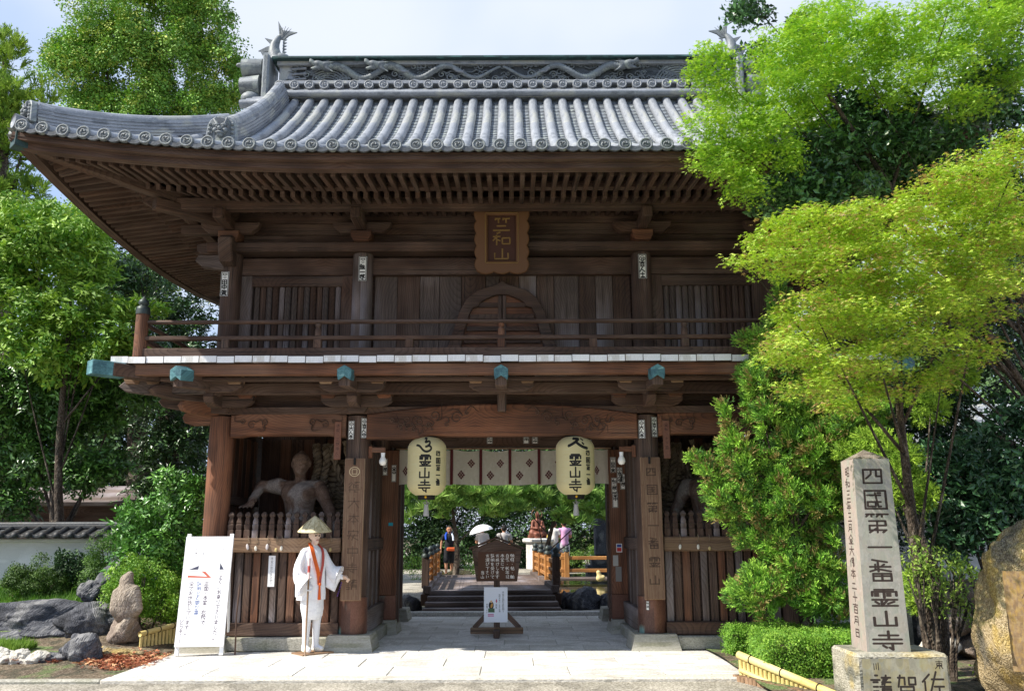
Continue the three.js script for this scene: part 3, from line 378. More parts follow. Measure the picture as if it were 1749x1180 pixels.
// ---------- eaves ----------
{
  const wv = (g) => g; const mats = [M.wood, M.wood, M.woodRed];
  const P1 = (x) => lift(x, EZ);
  // soffit boards over the rafters
  const ys = (x, z) => { const ex = EX - Math.abs(x), ez = EZ - z, e = Math.min(ex, ez); return 6.02 + 0.13 * e + lift(x, z) * 0.95; };
  const pos = [], uv = [], tri = (...p) => p.forEach((q) => { pos.push(...q); uv.push(q[0], q[2] / 2); }), N = 46, K = 30;
  for (let i = 0; i < N; i++) for (let j = 0; j < K; j++) { const X = (t) => -EX + 0.1 + (2 * EX - 0.2) * t / N, Z = (t) => -6.0 + (EZ + 5.9) * t / K, a = (i2, j2) => { const x = X(i2), z = Z(j2); return [x, ys(x, z < -2 ? -4 - z : z), z]; }; tri(a(i, j), a(i + 1, j), a(i + 1, j + 1)); tri(a(i, j), a(i + 1, j + 1), a(i, j + 1)); }
  const sg = new THREE.BufferGeometry(); sg.setAttribute('position', new THREE.Float32BufferAttribute(pos, 3)); sg.setAttribute('uv', new THREE.Float32BufferAttribute(uv, 2)); sg.computeVertexNormals(); 
  const eaves = mesh('eaves', sg, M.wood, gate);
  // curved fascias along the eave: front pieces and sides
  const edge = (inset, dy, side) => { const p = []; for (let i = 0; i <= 44; i++) { const t = -1 + 2 * i / 44; if (side) { const z = ZC + t * (HD - inset); p.push(V(side * (EX - inset), 6.05 + dy + lift(EX, z), z)); } else { const x = t * (EX - inset); p.push(V(x, 6.05 + dy + lift(x, EZ), EZ - inset)); } } return p; };
  const rect = (w, h) => [[-w, -h], [w, -h], [w, h], [-w, h]];
  for (const side of [0, -1, 1]) {
    mesh('eave_board', sweep(edge(0.07, -0.035, side), rect(0.06, 0.045)), M.wood, eaves);
    mesh('eave_board', sweep(edge(0.17, -0.115, side), rect(0.07, 0.045)), M.wood, eaves);
    mesh('eave_board', sweep(edge(1.02, -0.02, side), rect(0.06, 0.04)), M.wood, eaves);
  }
  const hip = (x) => Math.abs(x) - EX + EZ; // z of hip line at |x|
  const rafter = (a, b, w, h, m, par) => { const L = a.distanceTo(b), g = box(w, h, L, 0.004), d = b.clone().sub(a).normalize(); const q = new THREE.Quaternion().setFromRotationMatrix(new THREE.Matrix4().lookAt(b, a, V(0, 1, 0))); g.applyQuaternion(q); const c = a.clone().lerp(b, 0.5); g.translate(c.x, c.y, c.z); return par ? mesh('rafter', g, m, par) : g; };
  const r = rng(9), rest = [];
  for (let k = -42; k <= 42; k++) { const x = k * 0.1405; const zi = Math.max(-0.2, Math.abs(x) > 4.05 ? hip(x) : -9);
    const L1 = lift(x, EZ); const z1 = EZ - 0.3, z0 = Math.max(zi, 0.75); if (z1 - z0 > 0.12) rafter(V(x, 5.915 + L1, z1), V(x, 6.0 + 0.04 + lift(x, z0), z0), 0.06, 0.085, mats[k & 1 ? 0 : 1], eaves);
    const y1 = EZ - 1.1; const b0 = Math.max(zi, -0.2); if (y1 - b0 > 0.12) rafter(V(x, 5.945 + lift(x, y1 + 0.6), y1), V(x, 6.1 + lift(x, b0), b0), 0.06, 0.09, mats[k & 1 ? 1 : 0], eaves); }
  for (const s of [-1, 1]) for (let k = 0; k < 45; k++) { const z = EZ - 0.35 - k * 0.1405; const hx = Math.max(3.9, EX - (EZ - z)); const L1 = lift(EX, z);
    const put = (a, b, w, h, m) => s < 0 ? rafter(a, b, w, h, m, eaves) : rest.push(rafter(a, b, w, h, m));
    const a0 = Math.max(hx, 4.8), a1 = EX - 0.3; if (a1 - a0 > 0.12) put(V(s * a1, 5.915 + L1, z), V(s * a0, 6.04 + lift(a0, z), z), 0.06, 0.085, mats[k & 1]);
    const b1 = EX - 1.1, b0 = Math.max(hx, 3.9); if (b1 - b0 > 0.12) put(V(s * b1, 5.945 + lift(b1 + 0.6, z), z), V(s * b0, 6.1 + lift(b0, z), z), 0.06, 0.09, mats[(k + 1) & 1]); }
  const rs = mesh('rafter_row', rest, M.wood, eaves); rs.userData.kind = 'stuff';
  for (const s of [-1, 1]) {
    const a = V(s * (EX - 0.24), 5.98 + lift(EX, EZ) * 0.95, EZ - 0.24), b = V(s * 3.9, 6.02, -0.15);
    rafter(a, b, 0.16, 0.2, M.wood, eaves).name = 'hip_beam';
    const e = a.clone().add(V(s * 0.06, -0.005, 0.06)); const c = rafter(e.clone().add(V(s * 0.12, 0.01, 0.12)), e.clone().add(V(-s * 0.12, 0.0, -0.12)), 0.19, 0.2, M.verdigrisDark, eaves); c.name = 'copper_cap';
    // carved elephant-like nose at the purlin corner
    mesh('purlin_nose', place(ext([[0, -0.08], [0.3, -0.07], [0.42, 0.0], [0.36, 0.09], [0.28, 0.08], [0, 0.08]], 0.14, 0.012), s * 4.55, 6.0, 0.55, 0, s < 0 ? Math.PI : 0), M.wood, eaves);
  }
  mesh('purlin', bx(9.3, 0.17, 0.16, 0, 5.98, 0.5, 0.01), M.wood, eaves);
  for (const s of [-1, 1]) mesh('purlin', bx(0.16, 0.17, 4.9, s * 4.5, 5.978, -2.05, 0.01), M.wood, eaves);
}
// ---------- posts, stone footings, lower storey ----------
const PX = [-3.87, -1.98, 1.98, 3.87], post = (r, y0, y1, seg = 20) => { const g = cyl(r * 0.97, r, y1 - y0, seg); g.translate(0, (y0 + y1) / 2, 0); return g; };
const plinthG = (w, t, h, d = w) => { const g = new THREE.CylinderGeometry(t * Math.SQRT2, w * Math.SQRT2, h, 4, 1).toNonIndexed(); g.rotateY(Math.PI / 4); g.translate(0, h / 2, 0); g.computeVertexNormals(); return g; };
const senja = (chars, crest, seed) => printMat(64, 200, '#f1f0ea', (x, w, h) => { x.strokeStyle = x.fillStyle = '#16130f'; x.lineWidth = 5; x.strokeRect(5, 5, w - 10, h - 10); let y = 16; if (crest === 'diamond') { x.lineWidth = 5; x.beginPath(); x.moveTo(32, 12); x.lineTo(54, 34); x.lineTo(32, 56); x.lineTo(10, 34); x.closePath(); x.stroke(); x.beginPath(); x.arc(32, 34, 8, 0, 7); x.stroke(); y = 60; } else if (crest === 'round') { x.beginPath(); x.arc(32, 36, 20, 0, 7); x.stroke(); glyph(x, '日', 18, 22, 28, 5); y = 60; } else if (crest === 'bars') { for (let k = 0; k < 3; k++) { x.fillRect(13 + k * 14, 14, 9, 14); } x.lineWidth = 3; x.beginPath(); x.arc(32, 44, 9, 0, 7); x.stroke(); y = 62; } const n = [...chars].length, s = (h - y - 10) / n; vtext(x, chars, 8, y, Math.min(s / 1.02, 48), 8, 1.03, 1); });
const SEN = [senja('田中賀', 'bars'), senja('鎖一郎', 'bars'), senja('百人士', 'round'), senja('百人中', 'diamond'), senja('大人本', 'diamond'), senja('和三郎', 'none'), senja('金中', 'none')];
{
  PX.forEach((x, i) => {
    const p = mesh('post', place(post(0.17, 0.2, 3.06), x, 0, 0), i === 0 ? M.woodRed : M.wood, gate);  // first post gets the brighter, redder wood: its sunlight is painted in
    mesh('footing_stone', place(plinthG(0.32, 0.27, 0.2), x, 0.0, 0.0), M.graniteDark, p);
    mesh('post', place(post(0.16, 0.2, 3.3), x * 0.99, 0, -3.9), M.wood, gate); mesh('footing_stone', place(plinthG(0.3, 0.26, 0.2), x * 0.99, 0, -3.9), M.graniteDark, gate);
    if (i === 1 || i === 2) {
      const s = i === 1 ? -1 : 1;
      mesh('copper_shoe', place(cyl(0.187, 0.19, 0.46, 28), x, 0.432, 0), M.copper, p);
      // long hanging name board
      const face = new THREE.MeshStandardMaterial({ map: ctex(canvas(128, 1024, '#6d523f', (c, w, h) => { const q = rng(30 + i); for (let k = 0; k < 900; k++) { c.globalAlpha = 0.12 + 0.2 * q(); c.fillStyle = ['#5b4233', '#a08468', '#6f5543', '#b59a7c'][k & 3]; c.fillRect(q() * w, q() * h, 1 + q() * 2, 60 + q() * 240); } c.globalAlpha = 0.62; c.strokeStyle = '#3a2a20'; if (i === 1) { c.globalAlpha = 0.9; c.strokeStyle = '#d6c19a'; c.lineWidth = 5; c.beginPath(); c.arc(64, 95, 34, 0, 7); c.stroke(); c.lineWidth = 4; c.strokeRect(48, 78, 32, 34); c.globalAlpha = 0.4; c.strokeStyle = '#3a2a20'; vtext(c, '徳大本安中寺講', 26, 170, 78, 8, 1.5); } else { vtext(c, '四国第一番霊山', 24, 60, 82, 9, 1.6); } })), roughness: 0.85 });
      const b = mesh('name_board', bx(0.27, 1.85, 0.04, x + (s > 0 ? 0.015 : 0), 1.55, 0.205, 0.008), M.woodPale, gate); mesh('board_face', place(sheet(0.255, 1.83, 0.004), x + (s > 0 ? 0.015 : 0), 1.55, 0.2285), face, b); mesh('hook', bx(0.03, 0.09, 0.02, x, 2.43, 0.24, 0.004), M.black, b);
      mesh('paper_label', place(sheet(0.085, 0.25), x - 0.075 * 1, 2.86, 0.163, 0, -0.35, 0), SEN[4], p); mesh('paper_label', place(sheet(0.085, 0.27), x + 0.1, 2.89, 0.152, 0, 0.5, 0), SEN[3], p);
      const wb = mesh('wood_tag', bx(0.095, 0.52, 0.02, x + s * 0.255, 2.72, 0.165, 0.004), M.woodRed, gate); mesh('tag_lettering', place(sheet(0.085, 0.5, 0.002), x + s * 0.255, 2.72, 0.177), new THREE.MeshStandardMaterial({ roughness: 0.85, map: ctex(canvas(64, 376, '#7a5343', (c, w, h) => { speckle(c, w, h, 120, ['#5c3b2f', '#8f6653'], 4, 5); c.strokeStyle = '#3b2520'; vtext(c, i === 1 ? '本安 三郎中人' : '金和 十下百', 14, 20, 36, 3.5, 1.3); })) }), wb);
      if (s > 0) mesh('paper_label', place(sheet(0.035, 0.11), x - 0.08, 0.55, 0.178, 0, -0.44, 0), SEN[5], p);
    }
  });
  for (const s of [-1, 1]) {
    const xa = s * 3.70, xb = s * 2.15, xm = (xa + xb) / 2, L = Math.abs(xa - xb);
    mesh('sill_stone', bx(L - 0.24, 0.17, 0.34, xm, 0.086, 0.05, 0.015), M.graniteDark, gate);
    mesh('sill_beam', bx(L, 0.16, 0.18, xm, 0.26, 0.04, 0.01), M.wood, gate);
    mesh('breast_rail', bx(L, 0.19, 0.16, xm, 1.335, 0.07, 0.012), M.woodPale, gate);
    mesh('wall_boards', bx(L, 0.94, 0.03, xm, 0.79, -0.02, 0.002), M.wood, gate);
    const vs = [box(0.092, 0.9, 0.045, 0.006), box(0.098, 0.9, 0.05, 0.006), box(0.086, 0.9, 0.045, 0.006)];
    for (let k = 0; k < 13; k++) mesh('batten', place(vs[k % 3].clone(), xa - s * (0.07 + k * (L - 0.14) / 12), 0.79, 0.03), [M.wood, M.woodGrey, M.wood, M.woodRed][(k * 5 + (s > 0 ? 1 : 0)) % 4], gate);
    const bal = lathe([[0.034, 0], [0.034, 0.1], [0.028, 0.105], [0.03, 0.12], [0.034, 0.17], [0.026, 0.185], [0.03, 0.2], [0.02, 0.25], [0.018, 0.265], [0.03, 0.29], [0.03, 0.31], [0.016, 0.335], [0, 0.345]], 4).rotateY(Math.PI / 4); bal.computeVertexNormals();
    for (let k = 0; k < 14; k++) mesh('baluster', place(bal.clone(), xa - s * (0.06 + k * (L - 0.12) / 13), 1.431, 0.07, 0, 0, 0, [1.6, 1, 1.5]), k % 4 === 3 ? M.woodGrey : M.wood, gate);
    // carved side beam
    mesh('side_beam', place(ext([[-L / 2, -0.14], [-L / 2 + 0.1, -0.14], [-L / 2 + 0.22, -0.115], [L / 2 - 0.22, -0.115], [L / 2 - 0.1, -0.14], [L / 2, -0.14], [L / 2, 0.13], [L / 2 - 0.15, 0.15], [-L / 2 + 0.15, 0.15], [-L / 2, 0.13]], 0.22, 0.015), xm, 2.93, 0.03), M.woodRed, gate);
    // niche walls: side, back, partition to the passage, ceiling
    mesh('niche_wall', bx(0.05, 2.8, 3.7, s * 3.95, 1.6, -1.95, 0.002), M.wood, gate);
    mesh('niche_wall', bx(L + 0.3, 2.9, 0.05, xm, 1.55, -1.95, 0.002), M.wood, gate);
    for (let k = 0; k < 9; k++) mesh('wall_plank', bx(0.16, 2.7, 0.02, xa - s * (0.05 + k * 0.185), 1.6, -1.915, 0.004), k % 2 ? M.woodRed : M.wood, gate);
    for (let k = 0; k < 9; k++) mesh('wall_plank', bx(0.02, 2.6, 0.17, s * 3.915, 1.6, -0.28 - k * 0.19, 0.004), k % 2 ? M.wood : M.woodRed, gate);
    mesh('wall_rail', bx(0.06, 0.12, 1.7, s * 3.88, 1.95, -1.05, 0.008), M.wood, gate);
    mesh('partition', bx(0.04, 2.5, 1.55, s * 1.93, 1.5, -1.02, 0.002), M.wood, gate);
    for (let k = 0; k < 8; k++) mesh('wall_plank', bx(0.02, 2.4, 0.15, s * 1.9, 1.5, -0.32 - k * 0.19, 0.005), k % 2 ? M.wood : M.woodGrey, gate);
    mesh('partition_rail', bx(0.1, 0.17, 1.5, s * 1.9, 1.33, -1.0, 0.01), M.wood, gate); mesh('partition_sill', bx(0.22, 0.3, 1.5, s * 1.93, 0.32, -1.0, 0.01), M.woodGrey, gate); mesh('sill_stone', bx(0.4, 0.16, 1.6, s * 1.95, 0.08, -1.05, 0.012), M.graniteDark, gate);
    // middle post with jamb board, rear jamb
    mesh('post', place(post(0.16, 0.2, 3.2), s * 1.93, 0, -1.95), M.wood, gate); mesh('footing_stone', place(plinthG(0.3, 0.26, 0.2), s * 1.9, 0, -1.95), M.graniteDark, gate);
    const jb = mesh('jamb', bx(0.3, 2.2, 0.08, s * 1.8, 1.66, -1.82, 0.008), M.woodRed, gate); mesh('jamb', bx(0.12, 2.7, 0.14, s * 1.68, 1.5, -1.97, 0.006), M.wood, gate); mesh('copper_shoe', bx(0.31, 0.36, 0.09, s * 1.8, 0.38, -1.82, 0.008), M.copper, jb);
    mesh('passage_wall', bx(0.06, 2.9, 1.8, s * 1.95, 1.5, -2.95, 0.002), M.wood, gate);
    // papers pasted on the jamb
    const q = rng(70 + s);
    if (s > 0) [[1.72, 2.52, 0], [1.73, 2.2, 5], [1.74, 1.98, 6], [1.82, 2.36, 3], [1.87, 2.26, 5]].forEach(([x, y, t]) => mesh('paper_label', place(sheet(0.085, 0.24), x, y, -1.776), SEN[t], jb));
    else [[-1.86, 2.5, 5], [-1.72, 2.4, 6]].forEach(([x, y, t]) => mesh('paper_label', place(sheet(0.07, 0.26), x, y, -1.776), SEN[t], jb));
    if (s > 0) { mesh('notice_paper', place(sheet(0.09, 0.13), 1.78, 1.25, -1.776), printMat(48, 64, '#e9e9e6', (c) => { c.fillStyle = '#2b4a9a'; c.fillRect(6, 6, 36, 20); c.fillStyle = '#c33'; c.fillRect(6, 30, 36, 28); }), jb); mesh('notice_paper', place(sheet(0.08, 0.16), 1.72, 1.06, -1.776), flat(0xb9b7b0, 0.9), jb); mesh('notice_paper', place(sheet(0.09, 0.22), 1.76, 0.86, -1.776), flat(0x8e8a84, 0.9), jb); }
    else mesh('notice_paper', place(sheet(0.07, 0.05), -1.75, 1.62, -1.776), flat(0x2aa0b5), jb);
  }
  // big arched tie beam with carved scrolls
  const bot = [[-1.83, 2.76], [-1.12, 2.76], [-1.06, 2.785], [-0.98, 2.8], [0.98, 2.8], [1.06, 2.785], [1.12, 2.76], [1.83, 2.76]], topc = []; for (let i = 0; i <= 16; i++) { const t = 1 - i / 8; topc.push([t * 1.83, 3.06 + 0.14 * (1 - t * t)]); }
  const cb = mesh('arched_beam', place(ext([...bot, ...topc], 0.26, 0.018), 0, 0, 0.05), M.woodRed, gate);
  // scroll carving: spirals with tails
  const scroll = (R, turns, th, tail, dir) => { const pts = [], rr = []; for (let i = 0; i <= 30; i++) { const t = i / 30, a = t * turns * 6.283, q = R * (0.22 + 0.78 * t); pts.push([dir * Math.cos(a) * q, Math.sin(a) * q, 0]); rr.push(th * (0.55 + 0.45 * t)); } const l = pts[30]; for (let i = 1; i <= 8; i++) { const t = i / 8; pts.push([l[0] + dir * tail[0] * t, l[1] + tail[1] * t + 0.05 * Math.sin(t * 5), 0]); rr.push(th * (1 - 0.85 * t)); } return tube(pts, rr, 6, true, 0.6); };
  const r = rng(17), zc = 0.184;
  for (const s of [-1, 1]) {
    for (const [x, y, R, tu, a, t] of [[0.62, 3.02, 0.085, 1.4, 0.3, [0.3, 0.03]], [0.92, 3.05, 0.07, 1.3, 2.5, [0.22, -0.1]], [1.12, 2.97, 0.055, 1.4, -0.6, [0.2, 0.06]], [1.0, 2.92, 0.04, 1.3, 1.5, [0.15, -0.05]], [0.75, 2.93, 0.035, 1.3, 0.5, [0.16, 0.02]], [1.3, 3.0, 0.045, 1.3, 3.5, [0.16, 0.03]], [1.38, 2.91, 0.035, 1.3, 0.9, [0.14, 0]], [1.5, 2.99, 0.035, 1.3, 2.2, [0.12, 0.02]], [1.2, 2.86, 0.03, 1.3, 0.2, [0.14, 0.01]], [0.48, 3.09, 0.03, 1.2, 0, [-0.2, 0.03]]])
      mesh('carved_scroll', place(scroll(R, tu, 0.014, t, s), s * x, y, zc, 0, 0, s * a), M.wood, cb);
    for (let k = 0; k < 7; k++) mesh('carved_scroll', place(scroll(0.022, 1.1, 0.009, [0.07, 0.01], s), s * (0.95 + 0.07 * k), 2.87 + 0.05 * Math.sin(k * 2) + 0.012 * k * 0.3, zc, 0, 0, k), M.wood, cb);
    const xm = s * 2.92; for (const e of [-1, 1]) for (const [dx, dy, R, a] of [[0.5, 0.0, 0.06, 0.4], [0.33, 0.04, 0.045, 2.4], [0.62, 0.05, 0.035, 4]]) mesh('carved_scroll', place(scroll(R, 1.35, 0.013, [-0.16, 0.02], e), xm + e * dx, 2.94 + dy, 0.152, 0, 0, e * a), M.wood, gate);
  }
  // passage: rear lintels and ceiling
  mesh('lintel', bx(3.6, 0.16, 0.14, 0, 2.9, -1.95, 0.01), M.wood, gate); mesh('lintel', bx(3.6, 0.5, 0.06, 0, 3.1, -1.98, 0.004), M.wood, gate); mesh('lintel', bx(3.7, 0.2, 0.18, 0, 3.1, -3.9, 0.01), M.wood, gate);
  for (const [x, t] of [[-1.35, 6], [-0.22, 5], [0.36, 6], [0.5, 5], [1.35, 4]]) mesh('paper_label', place(sheet(0.09, 0.1), x, 2.92, -1.877), SEN[t], gate);
  mesh('ceiling', bx(8.1, 0.05, 3.9, 0, 3.32, -1.98, 0.002), M.wood, gate);
  for (let k = 0; k < 4; k++) mesh('ceiling_beam', bx(0.16, 0.18, 3.8, -2.4 + 1.6 * k, 3.19, -1.97, 0.008), M.wood, gate);
}
// ---------- brackets under the balcony ----------
{
  mesh('head_beam', bx(8.3, 0.1, 0.34, 0, 3.135, -0.02, 0.008), M.wood, gate); mesh('bracket_wall', bx(8.0, 0.42, 0.05, 0, 3.42, -0.06, 0.002), M.wood, gate);
  const arm = (L) => { const h = 0.07; return ext([[-L / 2, h], [-L / 2, 0], [-L / 2 + 0.05, -h * 0.6], [-L / 2 + 0.14, -h], [L / 2 - 0.14, -h], [L / 2 - 0.05, -h * 0.6], [L / 2, 0], [L / 2, h]], 0.11, 0.006); };
  const blk = (w = 0.2, h = 0.11) => ext([[-w / 2, h / 2], [-w / 2, 0], [-w * 0.36, -h / 2], [w * 0.36, -h / 2], [w / 2, 0], [w / 2, h / 2]], w, 0.006);
  const nose = (L) => ext([[0, -0.075], [L * 0.7, -0.085], [L * 0.93, -0.05], [L, 0.01], [L * 0.95, 0.06], [L * 0.8, 0.085], [0, 0.075]], 0.13, 0.012);
  const capG = () => { const p = [[-0.075, -0.08], [-0.085, -0.03], [-0.085, 0.05], [0, 0.1], [0.085, 0.05], [0.085, -0.03], [0.075, -0.08], [0.0, -0.03]]; return ext(p.reverse(), 0.24, 0.004); };
  for (const x of [...PX, 0]) {
    const corner = Math.abs(x) > 3, mid = x === 0, s = Math.sign(x);
    const b = mesh('bracket_set', place(blk(mid ? 0.14 : 0.27, 0.13), x, 3.1 + (mid ? 0.05 : 0.06), 0.1), M.wood, gate);
    if (!mid) { mesh('bracket_arm', place(arm(0.95), x, 3.245, 0.22), M.wood, b); for (const k of [-0.38, 0.38]) mesh('bearing_block', place(blk(), x + k, 3.345, 0.22), M.woodRed, b); mesh('bracket_arm', place(nose(0.55), x, 3.245, 0.1, 0, -Math.PI / 2), M.wood, b); mesh('bearing_block', place(blk(), x, 3.35, 0.5), M.wood, b); }
    else mesh('bracket_arm', place(box(0.12, 0.36, 0.12, 0.008), x, 3.27, 0.3), M.wood, b);
    mesh('bracket_arm', place(arm(0.85), x, 3.39, 0.6), M.wood, b); for (const k of [-0.34, 0.34]) mesh('bearing_block', place(blk(0.19, 0.1), x + k, 3.475, 0.6), M.woodPale, b);
    const ry = corner ? -s * 0.35 : 0;
    mesh('beam_nose', place(box(0.15, 0.19, 0.75, 0.01), x + (corner ? s * 0.1 : 0), 3.42, 0.78, 0.06, -ry), M.wood, b);
    mesh('copper_cap', place(capG(), x + (corner ? s * 0.2 : 0), 3.475, 1.08, 0.1, -ry), M.verdigris, b);
    if (corner) {
      mesh('beam_nose', place(nose(0.42), x + s * 0.1, 3.04, 0.02, 0, s < 0 ? Math.PI : 0), M.woodRed, b);
      mesh('bracket_arm', place(nose(0.75), x + s * 0.05, 3.24, 0.18, 0, s < 0 ? Math.PI : 0), M.wood, b); mesh('bearing_block', place(blk(), x + s * 0.55, 3.345, 0.18), M.woodRed, b);
      mesh('bracket_arm', place(nose(1.12), x + s * 0.05, 3.385, 0.6, 0, s < 0 ? Math.PI : 0), M.woodGrey, b); for (const k of [0.35, 0.72, 1.0]) mesh('bearing_block', place(blk(0.2, 0.1), x + s * k, 3.475, 0.6), k > 0.5 ? M.woodPale : M.woodRed, b);
      mesh('bracket_arm', place(nose(1.0), x, 3.32, 0.1, 0, s < 0 ? -Math.PI * 0.75 : -Math.PI / 4), M.wood, b); mesh('bracket_arm', place(nose(0.6), x, 3.16, 0.05, 0, s < 0 ? -Math.PI * 0.75 : -Math.PI / 4), M.woodRed, b);
      mesh('corner_beam', place(box(1.9, 0.17, 0.17, 0.01), x + s * 0.42, 3.53, 0.45, 0, s < 0 ? Math.PI / 4 : -Math.PI / 4), M.wood, b);
      mesh('copper_cap', place(box(0.42, 0.185, 0.185, 0.008), x + s * 1.14, 3.535, 1.14, 0, s < 0 ? Math.PI / 4 : -Math.PI / 4), M.verdigris, b);
    }
  }
  mesh('bracket_beam', bx(8.4, 0.15, 0.11, 0, 3.4, 0.34, 0.008), M.wood, gate); mesh('bracket_beam', bx(8.9, 0.045, 0.12, 0, 3.46, 0.76, 0.006), M.wood, gate);
  for (const s of [-1, 1]) mesh('bracket_beam', bx(0.11, 0.16, 4.9, s * 4.45, 3.42, -2.0, 0.008), M.wood, gate);
}
// ---------- balcony ----------
{
  const bal = mesh('balcony', merge([bx(9.75, 0.145, 0.12, 0, 3.556, 0.93, 0.008), bx(0.12, 0.145, 5.8, -4.82, 3.553, -2.05, 0.008), bx(0.12, 0.145, 5.8, 4.82, 3.553, -2.05, 0.008)]), M.woodRed, gate);  // fascia keeps the brighter wood, light on it painted into the colour
  const r = rng(3); const variants = [0, 1, 2, 3].map(() => box(0.224, 0.088, 1.2, 0.003, { axis: 2, sign: 1 }));
  for (let k = 0; k < 44; k++) { const m = new THREE.Mesh(variants[k % 4], [M.woodGrey, M.whitePaint]); m.name = 'floor_board'; m.castShadow = m.receiveShadow = true; m.position.set(-4.905 + k * 0.228, 3.676 + (r() - 0.5) * 0.012, 0.45 + (r() - 0.5) * 0.016); m.rotation.z = (r() - 0.5) * 0.012; bal.add(m); }
  for (const s of [-1, 1]) mesh('floor_board', bx(1.1, 0.08, 4.9, s * 4.45, 3.672, -2.62, 0.004), M.woodGrey, bal);
  const rail = (a, b, w, h, m, round) => { const L = V(...a).distanceTo(V(...b)), along = Math.abs(a[0] - b[0]) > 0.1; const g = round ? place(cyl(w / 2, w / 2, L, 12), 0, 0, 0, along ? 0 : Math.PI / 2, 0, along ? Math.PI / 2 : 0) : along ? box(L, h, w, 0.008) : box(w, h, L, 0.008); return mesh('rail', place(g, (a[0] + b[0]) / 2, (a[1] + b[1]) / 2, (a[2] + b[2]) / 2), m, bal); };
  const W = 4.72;
  rail([-W, 3.79, 0.88], [W, 3.79, 0.88], 0.12, 0.115, M.wood); rail([-W, 3.985, 0.88], [W, 3.985, 0.88], 0.09, 0.055, M.wood); rail([-W - 0.05, 4.205, 0.88], [W + 0.05, 4.205, 0.88], 0.058, 0.058, M.wood, true);
  for (const s of [-1, 1]) {
    rail([s * W, 3.79, 0.85], [s * W, 3.79, -4.9], 0.12, 0.115, M.wood); rail([s * W, 3.985, 0.85], [s * W, 3.985, -4.9], 0.09, 0.055, M.wood); rail([s * W, 4.205, 0.85], [s * W, 4.205, -4.9], 0.058, 0.058, M.wood, true);
    const np = mesh('corner_post', place(cyl(0.082, 0.085, 0.62, 20), s * W, 4.03, 0.88), M.woodRed, bal);
    mesh('post_finial', place(lathe([[0.09, 0], [0.09, 0.06], [0.084, 0.07], [0.084, 0.1], [0.05, 0.115], [0.05, 0.125], [0.068, 0.15], [0.06, 0.19], [0.025, 0.22], [0.008, 0.25], [0, 0.255]], 18), s * W, 4.31, 0.88), M.bronze, bal);
    for (let k = 1; k < 5; k++) mesh('baluster', bx(0.09, 0.16, 0.09, s * W, 3.9, 0.88 - k * 1.2, 0.006), M.wood, bal);
  }
  for (let k = -3; k <= 3; k++) { const full = k % 2 === 0; mesh('baluster', merge([bx(0.1, 0.12, 0.1, k * 1.2, 3.905, 0.88, 0.008), ...(full ? [place(lathe([[0.045, 0], [0.045, 0.09], [0.03, 0.1], [0.03, 0.115], [0.042, 0.13], [0.042, 0.16]], 12), k * 1.2, 4.013, 0.88)] : [])]), k === 0 ? M.woodRed : M.wood, bal); }
}
